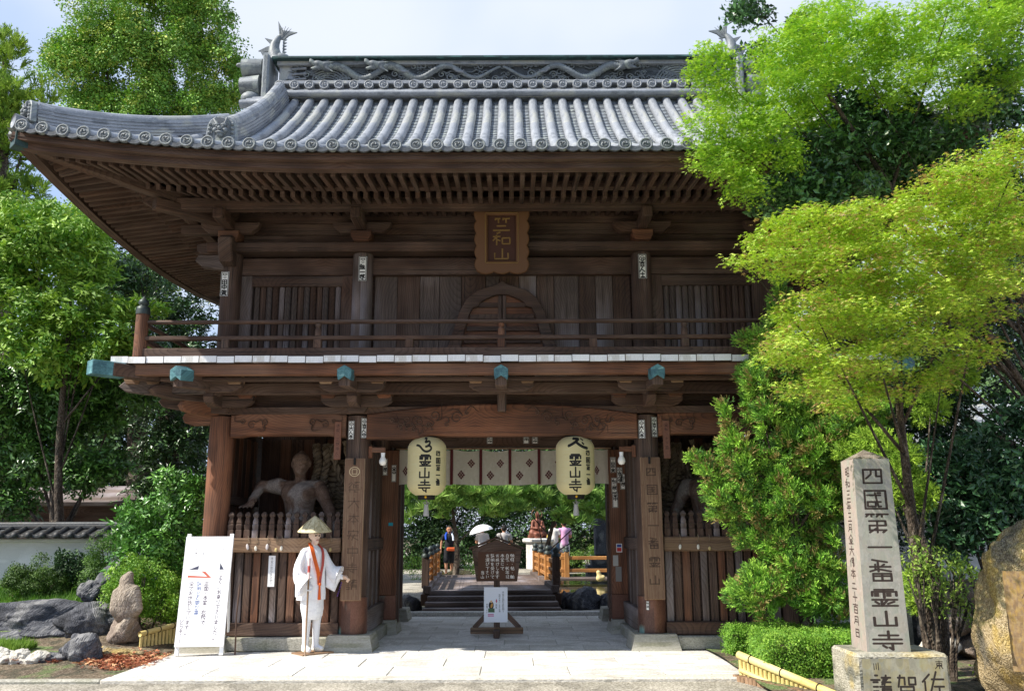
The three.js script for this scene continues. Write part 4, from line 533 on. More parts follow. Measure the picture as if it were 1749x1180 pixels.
// ---------- upper storey ----------
{
  const UX = [-3.92, -2.02, 2.02, 3.92], zw = -0.22;
  UX.forEach((x, i) => { const p = mesh('upper_post', place(post(0.15, 3.72, 5.45), x, 0, -0.15), i === 1 ? M.woodGrey : M.wood, gate); mesh('upper_post', place(post(0.15, 3.72, 5.45), x, 0, -3.85), M.wood, gate);
    if (i < 3) { const t = SEN[i], a = [-0.05, 0.02, 0.0][i], y = [4.98, 5.2, 5.22][i]; mesh('paper_label', place(sheet(0.115, 0.36), x + a, y, -0.15 + 0.152, 0, a, 0), t, p); } });
  for (const s of [-1, 1]) mesh('upper_wall', bx(0.06, 2.3, 3.7, s * 3.95, 4.9, -2.0, 0.004), M.wood, gate);
  mesh('upper_wall', bx(7.9, 2.5, 0.05, 0, 4.95, -0.32, 0.002), M.wood, gate); mesh('upper_wall', bx(7.9, 2.5, 0.05, 0, 4.95, -3.85, 0.002), M.wood, gate);
  mesh('tie_beam', bx(8.0, 0.26, 0.14, 0, 5.28, zw, 0.01), M.wood, gate);
  mesh('string_beam', bx(8.5, 0.14, 0.3, 0, 5.515, -0.08, 0.012), M.wood, gate); for (const s of [-1, 1]) mesh('string_beam', bx(0.3, 0.138, 4.3, s * 4.0, 5.513, -2.2, 0.012), M.wood, gate);
  for (let k = 0; k < 3; k++) mesh('frieze_board', bx(8.1, 0.17, 0.05, 0, 5.68 + k * 0.175, -0.2 + 0.004 * k, 0.006), k === 1 ? M.wood : M.wood, gate);
  // side bays: framed slatted windows
  for (const s of [-1, 1]) {
    const xa = s * 3.76, xb = s * 2.18, xm = (xa + xb) / 2, L = Math.abs(xa - xb), q = rng(21 + s);
    mesh('window_frame', bx(L, 0.16, 0.1, xm, 5.06, zw + 0.02, 0.012), M.wood, gate); mesh('window_frame', bx(L, 0.14, 0.1, xm, 3.98, zw + 0.02, 0.012), M.wood, gate);
    for (const e of [xa, xb]) mesh('window_frame', bx(0.17, 1.25, 0.1, e + (e === xa ? -s : s) * 0.06, 4.52, zw + 0.022, 0.012), s < 0 && e === xa ? M.woodGrey : M.wood, gate);
    mesh('window_backing', bx(L, 1.1, 0.02, xm, 4.5, zw - 0.05, 0.002), M.wood, gate); mesh('base_board', bx(L + 0.1, 0.2, 0.06, xm, 3.82, zw, 0.006), M.wood, gate);
    const vs = [box(0.06, 0.95, 0.06, 0.004), box(0.055, 0.95, 0.06, 0.004), box(0.066, 0.95, 0.06, 0.004)];
    for (let k = 0; k < 14; k++) mesh('slat', place(vs[k % 3].clone(), xa - s * (0.2 + k * (L - 0.4) / 13), 4.51, zw + 0.01, 0, Math.PI / 4 * (k % 2 ? 1 : 0.8)), [M.woodGrey, M.wood, M.woodGrey, M.woodGrey, M.wood][Math.floor(q() * 5)], gate);
  }
  // centre: upright planks and bell-shaped doorway with two ribbed doors
  const mats = [M.woodGrey, M.wood, M.wood, M.woodGrey, M.wood]; const q = rng(44);
  let x = -1.86; while (x < 1.8) { const w = Math.min(1.87 - x, 0.2 + 0.16 * q()); mesh('plank', bx(w - 0.006, 1.4, 0.05, x + w / 2, 4.46, zw - 0.045 + 0.008 * q(), 0.006), mats[Math.floor(q() * 5)], gate); x += w; }
  mesh('threshold', bx(3.7, 0.12, 0.16, 0, 3.79, zw + 0.04, 0.01), M.wood, gate);
  const half = [[0, 5.05], [0.06, 5.0], [0.2, 4.95], [0.36, 4.9], [0.42, 4.85], [0.5, 4.79], [0.6, 4.6], [0.68, 4.35], [0.76, 4.1], [0.9, 3.86]], inn = [[0, 4.86], [0.1, 4.85], [0.24, 4.79], [0.33, 4.73], [0.35, 4.68], [0.43, 4.66], [0.48, 4.56], [0.54, 4.35], [0.59, 4.12], [0.66, 3.86]];
  const outl = [...half.map(([a, b]) => [-a, b]).reverse(), ...half.slice(1), ...[...inn].reverse(), ...inn.slice(1).map(([a, b]) => [-a, b])];
  const dw = mesh('bell_door_frame', place(ext(outl, 0.07, 0.01), 0, 0, zw + 0.05), M.wood, gate);
  for (const s of [-1, 1]) {
    const dl = [[0.012, 3.86], [0.012, 4.855], [0.1, 4.845], [0.24, 4.785], [0.35, 4.68], [0.43, 4.65], [0.48, 4.55], [0.54, 4.35], [0.59, 4.12], [0.66, 3.86]].map(([a, b]) => [s * a, b]);
    const d = mesh('door_leaf', place(ext(s > 0 ? dl.reverse() : dl, 0.03, 0.002), 0, 0, zw + 0.008), M.woodRed, dw);
    for (const [y, w] of [[4.7, 0.34], [4.53, 0.47], [4.35, 0.52], [4.17, 0.56], [4.0, 0.6]]) mesh('door_rib', bx(w - 0.05, 0.07, 0.03, s * (w / 2 + 0.02), y, zw + 0.037, 0.006), M.wood, dw);
    mesh('door_stile', bx(0.05, 0.98, 0.034, s * 0.032, 4.35, zw + 0.036, 0.005), M.wood, dw);
  }
  // brackets above
  for (const x of UX) { const s = Math.sign(x), c = Math.abs(x) > 3;
    const b = mesh('bracket_set', place(ext([[-0.14, 0.07], [-0.14, 0], [-0.1, -0.07], [0.1, -0.07], [0.14, 0], [0.14, 0.07]], 0.28, 0.008), x, 5.66, 0.0), M.woodRed, gate);
    mesh('bracket_arm', place(ext([[-0.42, 0.08], [-0.4, 0.02], [-0.3, -0.06], [0.3, -0.06], [0.4, 0.02], [0.42, 0.08]], 0.13, 0.008), x, 5.79, 0.02), M.wood, b); mesh('bracket_arm', bx(0.14, 0.15, 0.7, x, 5.83, 0.28, 0.012), M.wood, b); mesh('beam_nose', place(ext([[0, -0.09], [0.2, -0.09], [0.3, -0.03], [0.28, 0.06], [0.16, 0.09], [0, 0.09]], 0.16, 0.014), x, 5.86, 0.3, 0, -Math.PI / 2), M.wood, b);
    if (c) { mesh('beam_nose', place(ext([[0, -0.07], [0.36, -0.07], [0.42, -0.02], [0.42, 0.05], [0.36, 0.07], [0, 0.07]], 0.2, 0.014), x + s * 0.05, 5.51, -0.1, 0, s < 0 ? Math.PI : 0), M.wood, b); mesh('beam_nose', place(ext([[0, -0.1], [0.3, -0.06], [0.4, 0.03], [0.36, 0.1], [0, 0.1]], 0.12, 0.014), x + s * 0.1, 5.32, -0.1, 0, s < 0 ? Math.PI : 0), M.woodGrey, b); mesh('beam_nose', place(ext([[0, -0.22], [0.16, -0.2], [0.24, -0.02], [0.26, 0.1], [0.2, 0.14], [0, 0.14]], 0.2, 0.02), x, 5.48, 0, 0, -Math.PI / 2), M.wood, b); mesh('bracket_arm', place(box(1.2, 0.16, 0.14, 0.012), x + s * 0.4, 5.9, 0.35, 0, s < 0 ? Math.PI / 4 : -Math.PI / 4), M.wood, b); mesh('bracket_arm', bx(0.9, 0.14, 0.13, x + s * 0.3, 5.82, -0.1, 0.01), M.wood, b); } }
}
// ================= things on and around the gate =================
// lanterns
function lantern(x, right, label) {
  const t = thing('paper_lantern', label, 'lantern', [x, 1.985, 0.02], 0, 'paper lanterns under the gate beam');
  const map = ctex(canvas(2048, 768, '#e6d9a4', (c, w, h) => {
    const q = rng(right ? 3 : 4); for (let i = 0; i < 400; i++) { c.globalAlpha = 0.06; c.fillStyle = i & 1 ? '#cdb878' : '#f3ebc6'; c.fillRect(q() * w, q() * h, 30 + q() * 120, 6 + q() * 20); } c.globalAlpha = 1;
    c.strokeStyle = '#15120d'; const m = w / 2, off = right ? -35 : -15;
    if (right) { c.lineWidth = 40; c.lineCap = 'round'; c.lineJoin = 'round'; c.beginPath(); c.moveTo(m - 60, 34); c.lineTo(m + 50, 40); c.quadraticCurveTo(m - 40, 110, m - 130, 135); c.stroke(); c.beginPath(); c.moveTo(m, 85); c.quadraticCurveTo(m + 70, 150, m + 190, 165); c.stroke(); c.lineWidth = 28; c.beginPath(); c.moveTo(m + 110, 40); c.lineTo(m + 135, 55); c.moveTo(m + 110, 95); c.lineTo(m + 130, 110); c.stroke(); }
    else { c.lineWidth = 30; c.lineCap = 'round'; c.beginPath(); c.moveTo(m - 20, 25); c.bezierCurveTo(m + 90, 0, m - 70, 110, m + 40, 70); c.bezierCurveTo(m + 120, 45, m + 70, 140, m + 10, 140); c.stroke(); c.beginPath(); c.moveTo(m - 150, 120); c.bezierCurveTo(m - 60, 120, m - 60, 210, m + 30, 205); c.bezierCurveTo(m + 130, 190, m + 110, 120, m + 40, 130); c.stroke(); }
    vtext(c, '霊山寺', m - 105 + off, 225, 175, 21, 0.97, 1.25); vtext(c, '四国第一番', m + 195 + off, 180, 86, 14, 1.1, 1.1);
  }));
  const prof = [], N = 84; for (let i = 0; i <= N; i++) { const v = i / N, y = v * 0.78, k = Math.min(v, 1 - v) / 0.2; const r = 0.262 * Math.sqrt(Math.max(0, 1 - Math.pow(Math.max(0, 1 - k), 2) * 0.72)) ; prof.push([r + (i % 2 ? 0.0035 : 0), y]); }
  const g = new THREE.LatheGeometry(prof.map(([r, y]) => new THREE.Vector2(r, y)), 48, Math.PI, Math.PI * 2);
  mesh('paper_body', g, new THREE.MeshPhysicalMaterial({ map, roughness: 0.75, transmission: 0.25, thickness: 0, side: THREE.DoubleSide }), t);
  mesh('bottom_ring', place(cyl(0.12, 0.115, 0.06, 24), 0, -0.025, 0), M.black, t); mesh('top_ring', place(cyl(0.13, 0.14, 0.05, 24), 0, 0.79, 0), M.black, t);
  mesh('crest', place(new THREE.SphereGeometry(0.018, 10, 8), 0, -0.025, 0.118), flat(0xd8a520, 0.4, { metalness: 0.5 }), t);
  mesh('hanging_cord', tube([[0, 0.8, 0], [0, 0.95, 0]], 0.008, 6), M.black, t);
  mesh('tassel', merge([tube([[0, -0.05, 0], [0, -0.13, 0]], 0.006, 5), place(cyl(0.028, 0.042, 0.15, 12), 0, -0.2, 0), ...[0, 1, 2, 3, 4].map((k) => tube([[0, -0.08, 0], [0.05 * Math.cos(k * 1.26), -0.1, 0.05 * Math.sin(k * 1.26)], [0, -0.13, 0]], 0.005, 4))]), flat(0xa9a6a2, 0.9), t);
}
lantern(-1.03, false, 'paper lantern with a looping seed syllable, hanging beside the post with the ringed mark');
lantern(1.0, true, 'paper lantern with an angular, dotted seed syllable, beside the plain name board post');
// entrance curtain
{
  const t = thing('noren_curtain', 'off-white split entrance curtain with dark red diamond crests and maroon seams', 'curtain', [0, 0, -1.86]);
  const dia = (c, x, y) => { c.fillStyle = '#5c1f22'; for (let i = -1; i <= 1; i++) for (let j = -1; j <= 1; j++) { c.save(); c.translate(x + (i - j) * 15, y + (i + j) * 19); c.beginPath(); c.moveTo(0, -16); c.lineTo(13, 0); c.lineTo(0, 16); c.lineTo(-13, 0); c.fill(); c.restore(); } c.strokeStyle = '#e6e0d3'; c.lineWidth = 3; };
  const maps = [0, 1, 2].map((k) => new THREE.MeshPhysicalMaterial({ roughness: 0.95, side: THREE.DoubleSide, transmission: 0.3, thickness: 0, map: ctex(canvas(320, 400, '#dcd5c4', (c, w, h) => { speckle(c, w, h, 160, ['#cfc6b2', '#e8e2d4'], 60 + k, 14); if (k !== 2) { dia(c, 215, 150); dia(c, 105, 290); } else dia(c, 90, 250); })) }));
  const xs = [-1.65, -1.28, -0.82, -0.36, 0.1, 0.56, 1.02, 1.38, 1.66];
  for (let i = 0; i < 8; i++) {
    const a = xs[i], b = xs[i + 1], w = b - a, g = new THREE.PlaneGeometry(w - 0.006, 0.55, 14, 12), p = g.attributes.position;
    for (let k = 0; k < p.count; k++) { const u = p.getX(k) / w + 0.5, v = p.getY(k) / 0.55 + 0.5; p.setY(k, p.getY(k) - 0.05 * Math.sin(u * Math.PI) * (v > 0.6 ? (v - 0.6) * 2.5 : 0) * 0.5 + 0.012 * Math.sin(u * 3 + i)); p.setZ(k, 0.022 * Math.sin(u * 9 + i * 2) * (0.3 + 0.7 * (1 - v)) + 0.03 * Math.sin(u * Math.PI) * (1 - v)); if (i === 7) p.setX(k, p.getX(k) + 0.06 * (1 - v) * u); }
    g.computeVertexNormals(); g.translate((a + b) / 2, 2.5, 0); mesh('curtain_panel', g, maps[i === 0 || i === 7 ? 2 : i % 2], t);
    if (i && i < 7) mesh('seam', bx(0.045, 0.55, 0.012, a, 2.5, 0.028, 0.004), flat(0x5a2224, 0.9), t);
  }
  mesh('curtain_rod', tube([[-1.7, 2.79, 0], [1.7, 2.79, 0]], 0.014, 8), M.woodPale, t);
}
// bulb lamps on the centre posts
for (const s of [-1, 1]) {
  const t = thing('bulb_lamp', s < 0 ? 'bare white bulb on a wooden arm beside the ringed name board' : 'bare white bulb on a wooden arm beside the pasted-paper jamb', 'lamp', [s * 1.98, 2.55, 0.0], 0, 'bulb lamps in the gateway');
  mesh('arm', merge([bx(0.05, 0.16, 0.08, -s * 0.18, 0.02, 0.05, 0.006), bx(0.2, 0.07, 0.07, -s * 0.28, 0.05, 0.05, 0.008)]), M.woodRed, t); mesh('socket', place(cyl(0.03, 0.025, 0.06, 14), -s * 0.35, -0.02, 0.05), M.white, t);
  mesh('bulb', place(lathe([[0, -0.085], [0.035, -0.075], [0.052, -0.04], [0.05, -0.01], [0.03, 0.03], [0.022, 0.05]], 18), -s * 0.35, -0.08, 0.05), flat(0xf4f1ea, 0.25), t);
}
// plaque
{
  const t = thing('name_plaque', 'carved wooden name plaque with gold brushed characters and scalloped frame', 'plaque', [0, 5.57, 0.16]); t.rotation.x = 0.16;
  const frame = (w, h, d) => { const o = []; const sc = (x0, y0, x1, y1, n) => { for (let i = 0; i < n; i++) for (let k = 0; k < 4; k++) { const t = (i + k / 4) / n, dx = x1 - x0, dy = y1 - y0, l = Math.hypot(dx, dy), b = 0.034 * Math.sin(k / 4 * Math.PI); o.push([x0 + dx * t - dy / l * -b, y0 + dy * t + dx / l * -b]); } }; sc(-w, -h, w, -h, 3); sc(w, -h, w + 0.01, h, 5); sc(w + 0.01, h, -w - 0.01, h, 4); sc(-w - 0.01, h, -w, -h, 5); return o; };
  const gold = flat(0x8f7140, 0.6, { metalness: 0.1 });
  mesh('backing', bx(0.5, 0.76, 0.03, 0, 0.0, 0.0, 0.005), flat(0x47261a, 0.7), t);
  const o = frame(0.335, 0.45), sh = new THREE.Shape(o.map(([a, b]) => new THREE.Vector2(a, b))); sh.holes.push(new THREE.Path([[-0.22, -0.33], [-0.22, 0.36], [0.22, 0.36], [0.22, -0.33]].map(([a, b]) => new THREE.Vector2(a, b))));
  mesh('frame', place(clean(new THREE.ExtrudeGeometry(sh, { depth: 0.03, bevelThickness: 0.02, bevelSize: 0.02, bevelSegments: 2 })), 0, 0, 0.03), flat(0x6a4626, 0.6), t);
  for (const [w, h, x, y] of [[0.5, 0.012, 0, 0.375], [0.5, 0.012, 0, -0.34]]) mesh('frame_bead', bx(w - 0.04, h, 0.02, x, y, 0.085, 0.004), gold, t); for (const s of [-1, 1]) { mesh('frame_bead', bx(0.012, 0.7, 0.02, s * 0.232, 0.015, 0.085, 0.004), gold, t); }
  for (let k = 0; k < 4; k++) mesh('gilt_tip', bx(0.1, 0.022, 0.04, -0.26 + k * 0.173, 0.462, 0.06, 0.006), gold, t);
  ['竺', '和', '山'].forEach((ch, i) => { const parts = []; for (const st of GL[ch].split(' ')) { const pts = []; for (let k = 0; k + 1 < st.length; k += 2) pts.push([(+st[k] - 4.7) * 0.027, (4.5 - +st[k + 1]) * 0.021, 0.02]); parts.push(tube(pts, 0.0125, 6, true)); } mesh('gold_character', place(merge(parts.map(clean)), 0, 0.23 - i * 0.215, 0.0), gold, t); });
}
// guardian statues
function guardian(x, mirror, label) {
  const t = thing('guardian_statue', label, 'statue', [x, 0.38, -0.85]); t.scale.setScalar(1.06); const m = mirror ? -1 : 1;
  const B = (a, b, r1, r2) => [[a[0] * m, a[1], a[2]], [b[0] * m, b[1], b[2]], r1, r2, 0];
  const bones = [B([0.0, 1.0, 0], [0, 1.25, 0.02], 0.17, 0.17), B([0, 1.25, 0.02], [0, 1.52, 0.04], 0.17, 0.22), B([-0.13, 1.58, 0.08], [0.13, 1.58, 0.08], 0.115, 0.115), B([-0.24, 1.66, 0], [0.24, 1.66, 0], 0.1, 0.1), B([0, 1.7, 0.03], [0, 1.83, 0.05], 0.08, 0.07),
    B([0, 1.93, 0.06], [0, 2.02, 0.05], 0.105, 0.12), B([0, 1.87, 0.1], [0, 1.9, 0.12], 0.07, 0.07), B([0, 2.1, 0.02], [0, 2.13, 0.02], 0.05, 0.04), B([0, 1.94, 0.17], [0, 1.98, 0.15], 0.025, 0.02), B([-0.075, 2.03, 0.135], [-0.015, 2.0, 0.165], 0.024, 0.02), B([0.075, 2.03, 0.135], [0.015, 2.0, 0.165], 0.024, 0.02), B([-0.055, 1.945, 0.14], [-0.05, 1.93, 0.14], 0.03, 0.026), B([0.055, 1.945, 0.14], [0.05, 1.93, 0.14], 0.03, 0.026), B([-0.04, 1.885, 0.165], [0.04, 1.885, 0.165], 0.014, 0.014), B([-0.025, 1.86, 0.165], [0.025, 1.86, 0.165], 0.016, 0.016), B([-0.115, 1.95, 0.04], [-0.118, 2.0, 0.03], 0.022, 0.024), B([0.115, 1.95, 0.04], [0.118, 2.0, 0.03], 0.022, 0.024), B([-0.15, 1.66, 0.1], [-0.02, 1.69, 0.1], 0.022, 0.018), B([0.15, 1.66, 0.1], [0.02, 1.69, 0.1], 0.022, 0.018), B([-0.11, 1.5, 0.17], [-0.1, 1.55, 0.17], 0.06, 0.07), B([0.11, 1.5, 0.17], [0.1, 1.55, 0.17], 0.06, 0.07), B([-0.3, 1.7, 0.04], [-0.36, 1.69, 0.06], 0.095, 0.085), B([0.3, 1.6, 0.04], [0.34, 1.52, 0.05], 0.095, 0.085),
    B([-0.26, 1.66, 0], [-0.52, 1.68, 0.08], 0.1, 0.075), B([-0.52, 1.68, 0.08], [-0.56, 1.5, 0.3], 0.075, 0.05), B([-0.56, 1.49, 0.32], [-0.57, 1.43, 0.38], 0.05, 0.045), ...[-0.05, -0.02, 0.01, 0.04].map((d) => B([-0.57 + d, 1.42, 0.39], [-0.6 + d * 1.8, 1.38, 0.47], 0.017, 0.013)), B([-0.53, 1.45, 0.37], [-0.48, 1.47, 0.43], 0.018, 0.013),
    B([0.26, 1.65, 0], [0.42, 1.35, 0.04], 0.1, 0.075), B([0.42, 1.35, 0.04], [0.52, 1.06, 0.14], 0.072, 0.05), B([0.52, 1.05, 0.14], [0.55, 0.95, 0.18], 0.055, 0.05), B([0.02, 0.95, 0], [-0.15, 0.5, 0.03], 0.17, 0.12), B([0.02, 0.95, 0], [0.18, 0.5, 0], 0.17, 0.12), B([-0.15, 0.5, 0.03], [-0.17, 0.08, 0], 0.11, 0.06), B([0.18, 0.5, 0], [0.2, 0.08, 0], 0.11, 0.06), B([-0.17, 0.05, 0], [-0.19, 0.04, 0.2], 0.06, 0.045), B([0.2, 0.05, 0], [0.24, 0.04, 0.2], 0.06, 0.045),
    ...[-1, 1].flatMap((q) => [0, 1, 2].map((k) => B([q * 0.065, 1.24 + k * 0.085, 0.17], [q * 0.05, 1.25 + k * 0.085, 0.18], 0.04, 0.04)))];
  mesh('body', figure(bones, 0.014, null, 0.028), M.statueWood, t);
  const sk = []; for (let i = 0; i <= 40; i++) { const a = i / 40 * 6.2832; sk.push([Math.cos(a), Math.sin(a)]); } const lg = new THREE.LatheGeometry([[0.2, 1.1], [0.22, 1.02], [0.27, 0.8], [0.33, 0.55], [0.34, 0.42]].map(([r, y]) => new THREE.Vector2(r, y)), 36); { const p = lg.attributes.position; for (let i = 0; i < p.count; i++) { const a = Math.atan2(p.getZ(i), p.getX(i)), k = (1.1 - p.getY(i)) * 0.06 * Math.sin(a * 9); p.setX(i, p.getX(i) * (1 + k)); p.setZ(i, p.getZ(i) * (1 + k)); } lg.computeVertexNormals(); } M.statueWood.side = THREE.DoubleSide;
  mesh('skirt', lg, M.statueWood, t); mesh('scarf', tube(curve([[m * -0.26, 1.3, 0.14], [m * -0.1, 1.12, 0.22], [m * 0.12, 1.1, 0.22], [m * 0.3, 1.25, 0.12]], 14), [0.02, 0.03, 0.035, 0.035, 0.035, 0.035, 0.035, 0.035, 0.035, 0.035, 0.035, 0.035, 0.03, 0.025, 0.02], 8, true, 0.5), M.statueWood, t); mesh('rock_base', place(new THREE.DodecahedronGeometry(0.5, 1), 0, 0.0, 0, 0, 0, 0, [0.9, 0.24, 0.7]), M.statueWood, t);
}
guardian(-2.95, false, 'weathered muscular guardian statue with bent raised arm, in the niche behind the pilgrim mannequin'); guardian(2.95, true, 'weathered muscular guardian statue standing in the niche behind the juniper');
// braided straw ropes and giant sandals hanging behind the guardians
for (const s of [-1, 1]) {
  const t = thing('giant_straw_sandal', s < 0 ? 'giant woven straw sandal with thick ropes, behind the guardian with the bent arm' : 'giant woven straw sandal with thick ropes, in the niche behind the juniper', 'straw sandal', [s * (s < 0 ? 2.5 : 2.75), 0, -1.45], 0, 'giant straw sandals in the niches');
  const w = 0.42; for (let k = 0; k < 24; k++) { const y = 1.0 + k * 0.068, hw = w * Math.sqrt(Math.max(0.1, 1 - Math.pow((k - 12) / 13, 4))); mesh('straw_row', tube([[-hw, y, 0.0], [-hw * 0.4, y + 0.02 * Math.sin(k), 0.03], [hw * 0.4, y - 0.01, 0.03], [hw, y, 0]], 0.037, 7), M.rope, t); }
  const rope = (pts, r) => { const c = curve(pts, 60), L = []; for (let q = 0; q < 2; q++) L.push(tube(c.map((p, i) => p.clone().add(V(Math.cos(i * 0.55 + q * Math.PI) * r * 0.55, 0, Math.sin(i * 0.55 + q * Math.PI) * r * 0.55))), r * 0.62, 7)); mesh('rope', merge(L), M.rope, t); };
  rope([[-0.1, 2.8, 0.2], [-0.02, 2.5, 0.22], [0.12, 2.2, 0.2], [0.25, 2.5, 0.2], [0.34, 2.8, 0.18]], 0.05); rope([[0.1, 2.85, 0.25], [0.2, 2.3, 0.26], [0.18, 1.9, 0.24], [0.22, 1.5, 0.24]], 0.035); rope([[0.42, 2.8, 0.2], [0.4, 2.2, 0.24], [0.36, 1.6, 0.24], [0.34, 1.2, 0.22]], 0.045); rope([[-0.35, 2.8, 0.15], [-0.3, 2.5, 0.2], [-0.36, 2.15, 0.2]], 0.06); rope([[-0.2, 2.8, 0.15], [-0.16, 2.55, 0.2], [-0.2, 2.25, 0.2], [-0.1, 2.0, 0.18]], 0.06);
}
// small charms tied to the breast rail
{ const q = rng(88); const spots = [[-3.38, 0], [-3.27, 1], [-3.12, 0], [-3.0, 2], [-2.93, 1], [-2.28, 2], [2.6, 1], [2.75, 2], [2.36, 1]];
  spots.forEach(([x, k], i) => { const t = thing('straw_charm', i < 5 ? 'tiny straw sandal charm tied in the cluster on the sunlit rail above the welcome sign' : i === 5 ? 'tiny pale charm dangling beside the ringed name board' : 'tiny pale charm hanging from the rail near the juniper', 'charm', [x, 1.4, 0.155], 0, i < 5 ? 'charms on the sunlit rail' : i === 5 ? undefined : 'charms near the juniper'); mesh('cord', tube([[0, 0.06, 0], [0.012, 0.0, 0.004], [0, -0.04, 0]], 0.004, 5), M.rope, t); mesh('charm_body', place(new THREE.SphereGeometry(0.022, 10, 8), 0, -0.085 - 0.02 * k, 0.006, 0, 0, (q() - 0.5) * 0.6, [0.85, 1.8 - 0.3 * k, 0.4]), k === 1 ? flat(0xd9d3c6) : k ? flat(0xc7b27a) : flat(0xcfc6c4), t); }); }
// white paper slip on the lattice
{ const m = mesh('paper_notice', place(sheet(0.09, 0.4, 0.006), -3.07, 1.0, 0.062), printMat(64, 284, '#f0f0f2', (c) => { c.strokeStyle = '#777'; vtext(c, '本堂正面右全説明下', 18, 14, 26, 2, 1.1); })); tag(m, 'narrow white paper notice pinned to the lower battens', 'notice'); }
// welcome sign
{
  const t = thing('welcome_sign', 'tall white standing welcome sign with a faint face drawing and a red number one', 'sign', [-3.78, 0, 0.62], 0.1); const P0 = new THREE.Group();
  const face = printMat(512, 1180, '#fbfafa', (c, w, h) => {
    c.strokeStyle = '#a8a4a6'; c.lineWidth = 4; c.beginPath(); c.arc(265, 165, 148, 2.9, 6.6); c.stroke(); c.beginPath(); c.arc(380, 190, 60, -1.3, 1.4); c.arc(345, 215, 30, 1, 4); c.stroke(); c.beginPath(); c.moveTo(118, 180); c.quadraticCurveTo(150, 330, 250, 350); c.stroke(); c.fillStyle = '#55525a'; c.beginPath(); c.ellipse(128, 182, 10, 5, 0, 0, 7); c.ellipse(205, 188, 10, 5, 0, 0, 7); c.fill(); c.beginPath(); c.moveTo(140, 160 - 20); c.lineTo(110, 145); c.moveTo(190, 150); c.lineTo(230, 145); c.moveTo(165, 190); c.lineTo(155, 235); c.lineTo(172, 240); c.moveTo(150, 268); c.lineTo(190, 268); c.stroke();
    c.fillStyle = '#3f4157'; c.beginPath(); c.moveTo(60, 365); c.lineTo(170, 320); c.lineTo(165, 362); c.fill(); c.beginPath(); c.moveTo(395, 365); c.lineTo(395, 290); c.lineTo(440, 362); c.fill();
    c.fillStyle = '#cf6a52'; c.beginPath(); c.moveTo(60, 425); c.lineTo(270, 440); c.lineTo(200, 380); c.lineTo(245, 385); c.lineTo(315, 455); c.lineTo(60, 448); c.fill();
    c.strokeStyle = '#4c3e50'; vtext(c, 'よく、お参り下さいました。', 385, 420, 52, 6, 1.03); vtext(c, '正面・本堂、右隣で', 245, 490, 50, 6, 1.03); c.strokeStyle = '#566a9c'; vtext(c, '説明と必要な事', 165, 490, 50, 5, 1.03); c.strokeStyle = '#4c3e50'; vtext(c, '全てお世話しています。', 85, 490, 50, 5, 1.03); vtext(c, 'どうぞ!!', 22, 900, 50, 5, 1.03);
  });
  mesh('board', bx(0.6, 1.36, 0.025, 0, 0.78, -0.12, 0.004, -0.16), M.white, t); mesh('printed_face', place(sheet(0.595, 1.35, 0.003), 0, 0.7825, -0.1055, -0.16), face, t);
  for (const s of [-1, 1]) { mesh('leg', bx(0.05, 1.5, 0.03, s * 0.27, 0.745, -0.145, 0.004, -0.16), M.white, t); mesh('rear_leg', bx(0.03, 1.3, 0.03, s * 0.25, 0.64, -0.4, 0.004, 0.2), M.white, t); }
  tag(mesh('chain_strut', tube(curve([[-3.36, 0.0, 0.5], [-3.36, 0.5, 0.52], [-3.35, 0.85, 0.5]], 8), 0.011, 6), M.wood), 'thin upright stake behind the edge of the welcome sign', 'stake');
}
// wooden notice board inside the gate
{
  const t = thing('notice_board', 'dark house-shaped wooden notice board with white lettering on a crossed foot', 'notice board', [-0.1, 0, -1.45]);
  const o = [[-0.3, 0.78], [-0.37, 1.24], [0.0, 1.385], [0.37, 1.24], [0.3, 0.78]].reverse();
  mesh('board', place(ext(o, 0.035, 0.004), 0, 0, 0), M.wood, t);
  const fm = new THREE.MeshStandardMaterial({ roughness: 0.8, map: ctex(canvas(512, 400, '#553827', (c, w, h) => { const q = rng(6); for (let i = 0; i < 300; i++) { c.globalAlpha = 0.15; c.fillStyle = i & 1 ? '#3f281b' : '#6a4a36'; c.fillRect(q() * w, q() * h, 80 + q() * 200, 1 + q() * 3); } c.globalAlpha = 1; c.strokeStyle = '#e8e4dc'; ['納経・帖・軸', '白衣・杖等は', '本堂にて', 'お授けします', '説明を受けて', 'お選び下さい', '  　　当山'].forEach((s, i) => vtext(c, s, 440 - i * 68, 28, 54, 5.5, 1.1)); })) });
  const fs = place(sheet(0.56, 0.41, 0.003), 0, 1.0, 0.0195); mesh('lettering_panel', fs, fm, t);
  for (const s of [-1, 1]) mesh('roof_strip', bx(0.46, 0.03, 0.1, s * 0.2, 1.335, 0.0, 0.004, 0, 0, -s * 0.375), M.wood, t);
  mesh('pole', bx(0.09, 0.8, 0.06, 0, 0.42, -0.01, 0.006), M.wood, t); mesh('foot', bx(0.78, 0.09, 0.09, 0, 0.075, 0.0, 0.01), M.woodPale, t); mesh('foot', bx(0.09, 0.1, 0.7, 0, 0.05, 0.0, 0.01), M.wood, t);
  for (const s of [-1, 1]) mesh('brace', bx(0.07, 0.42, 0.05, s * 0.19, 0.26, 0, 0.006, 0, 0, s * 0.78), M.wood, t);
}
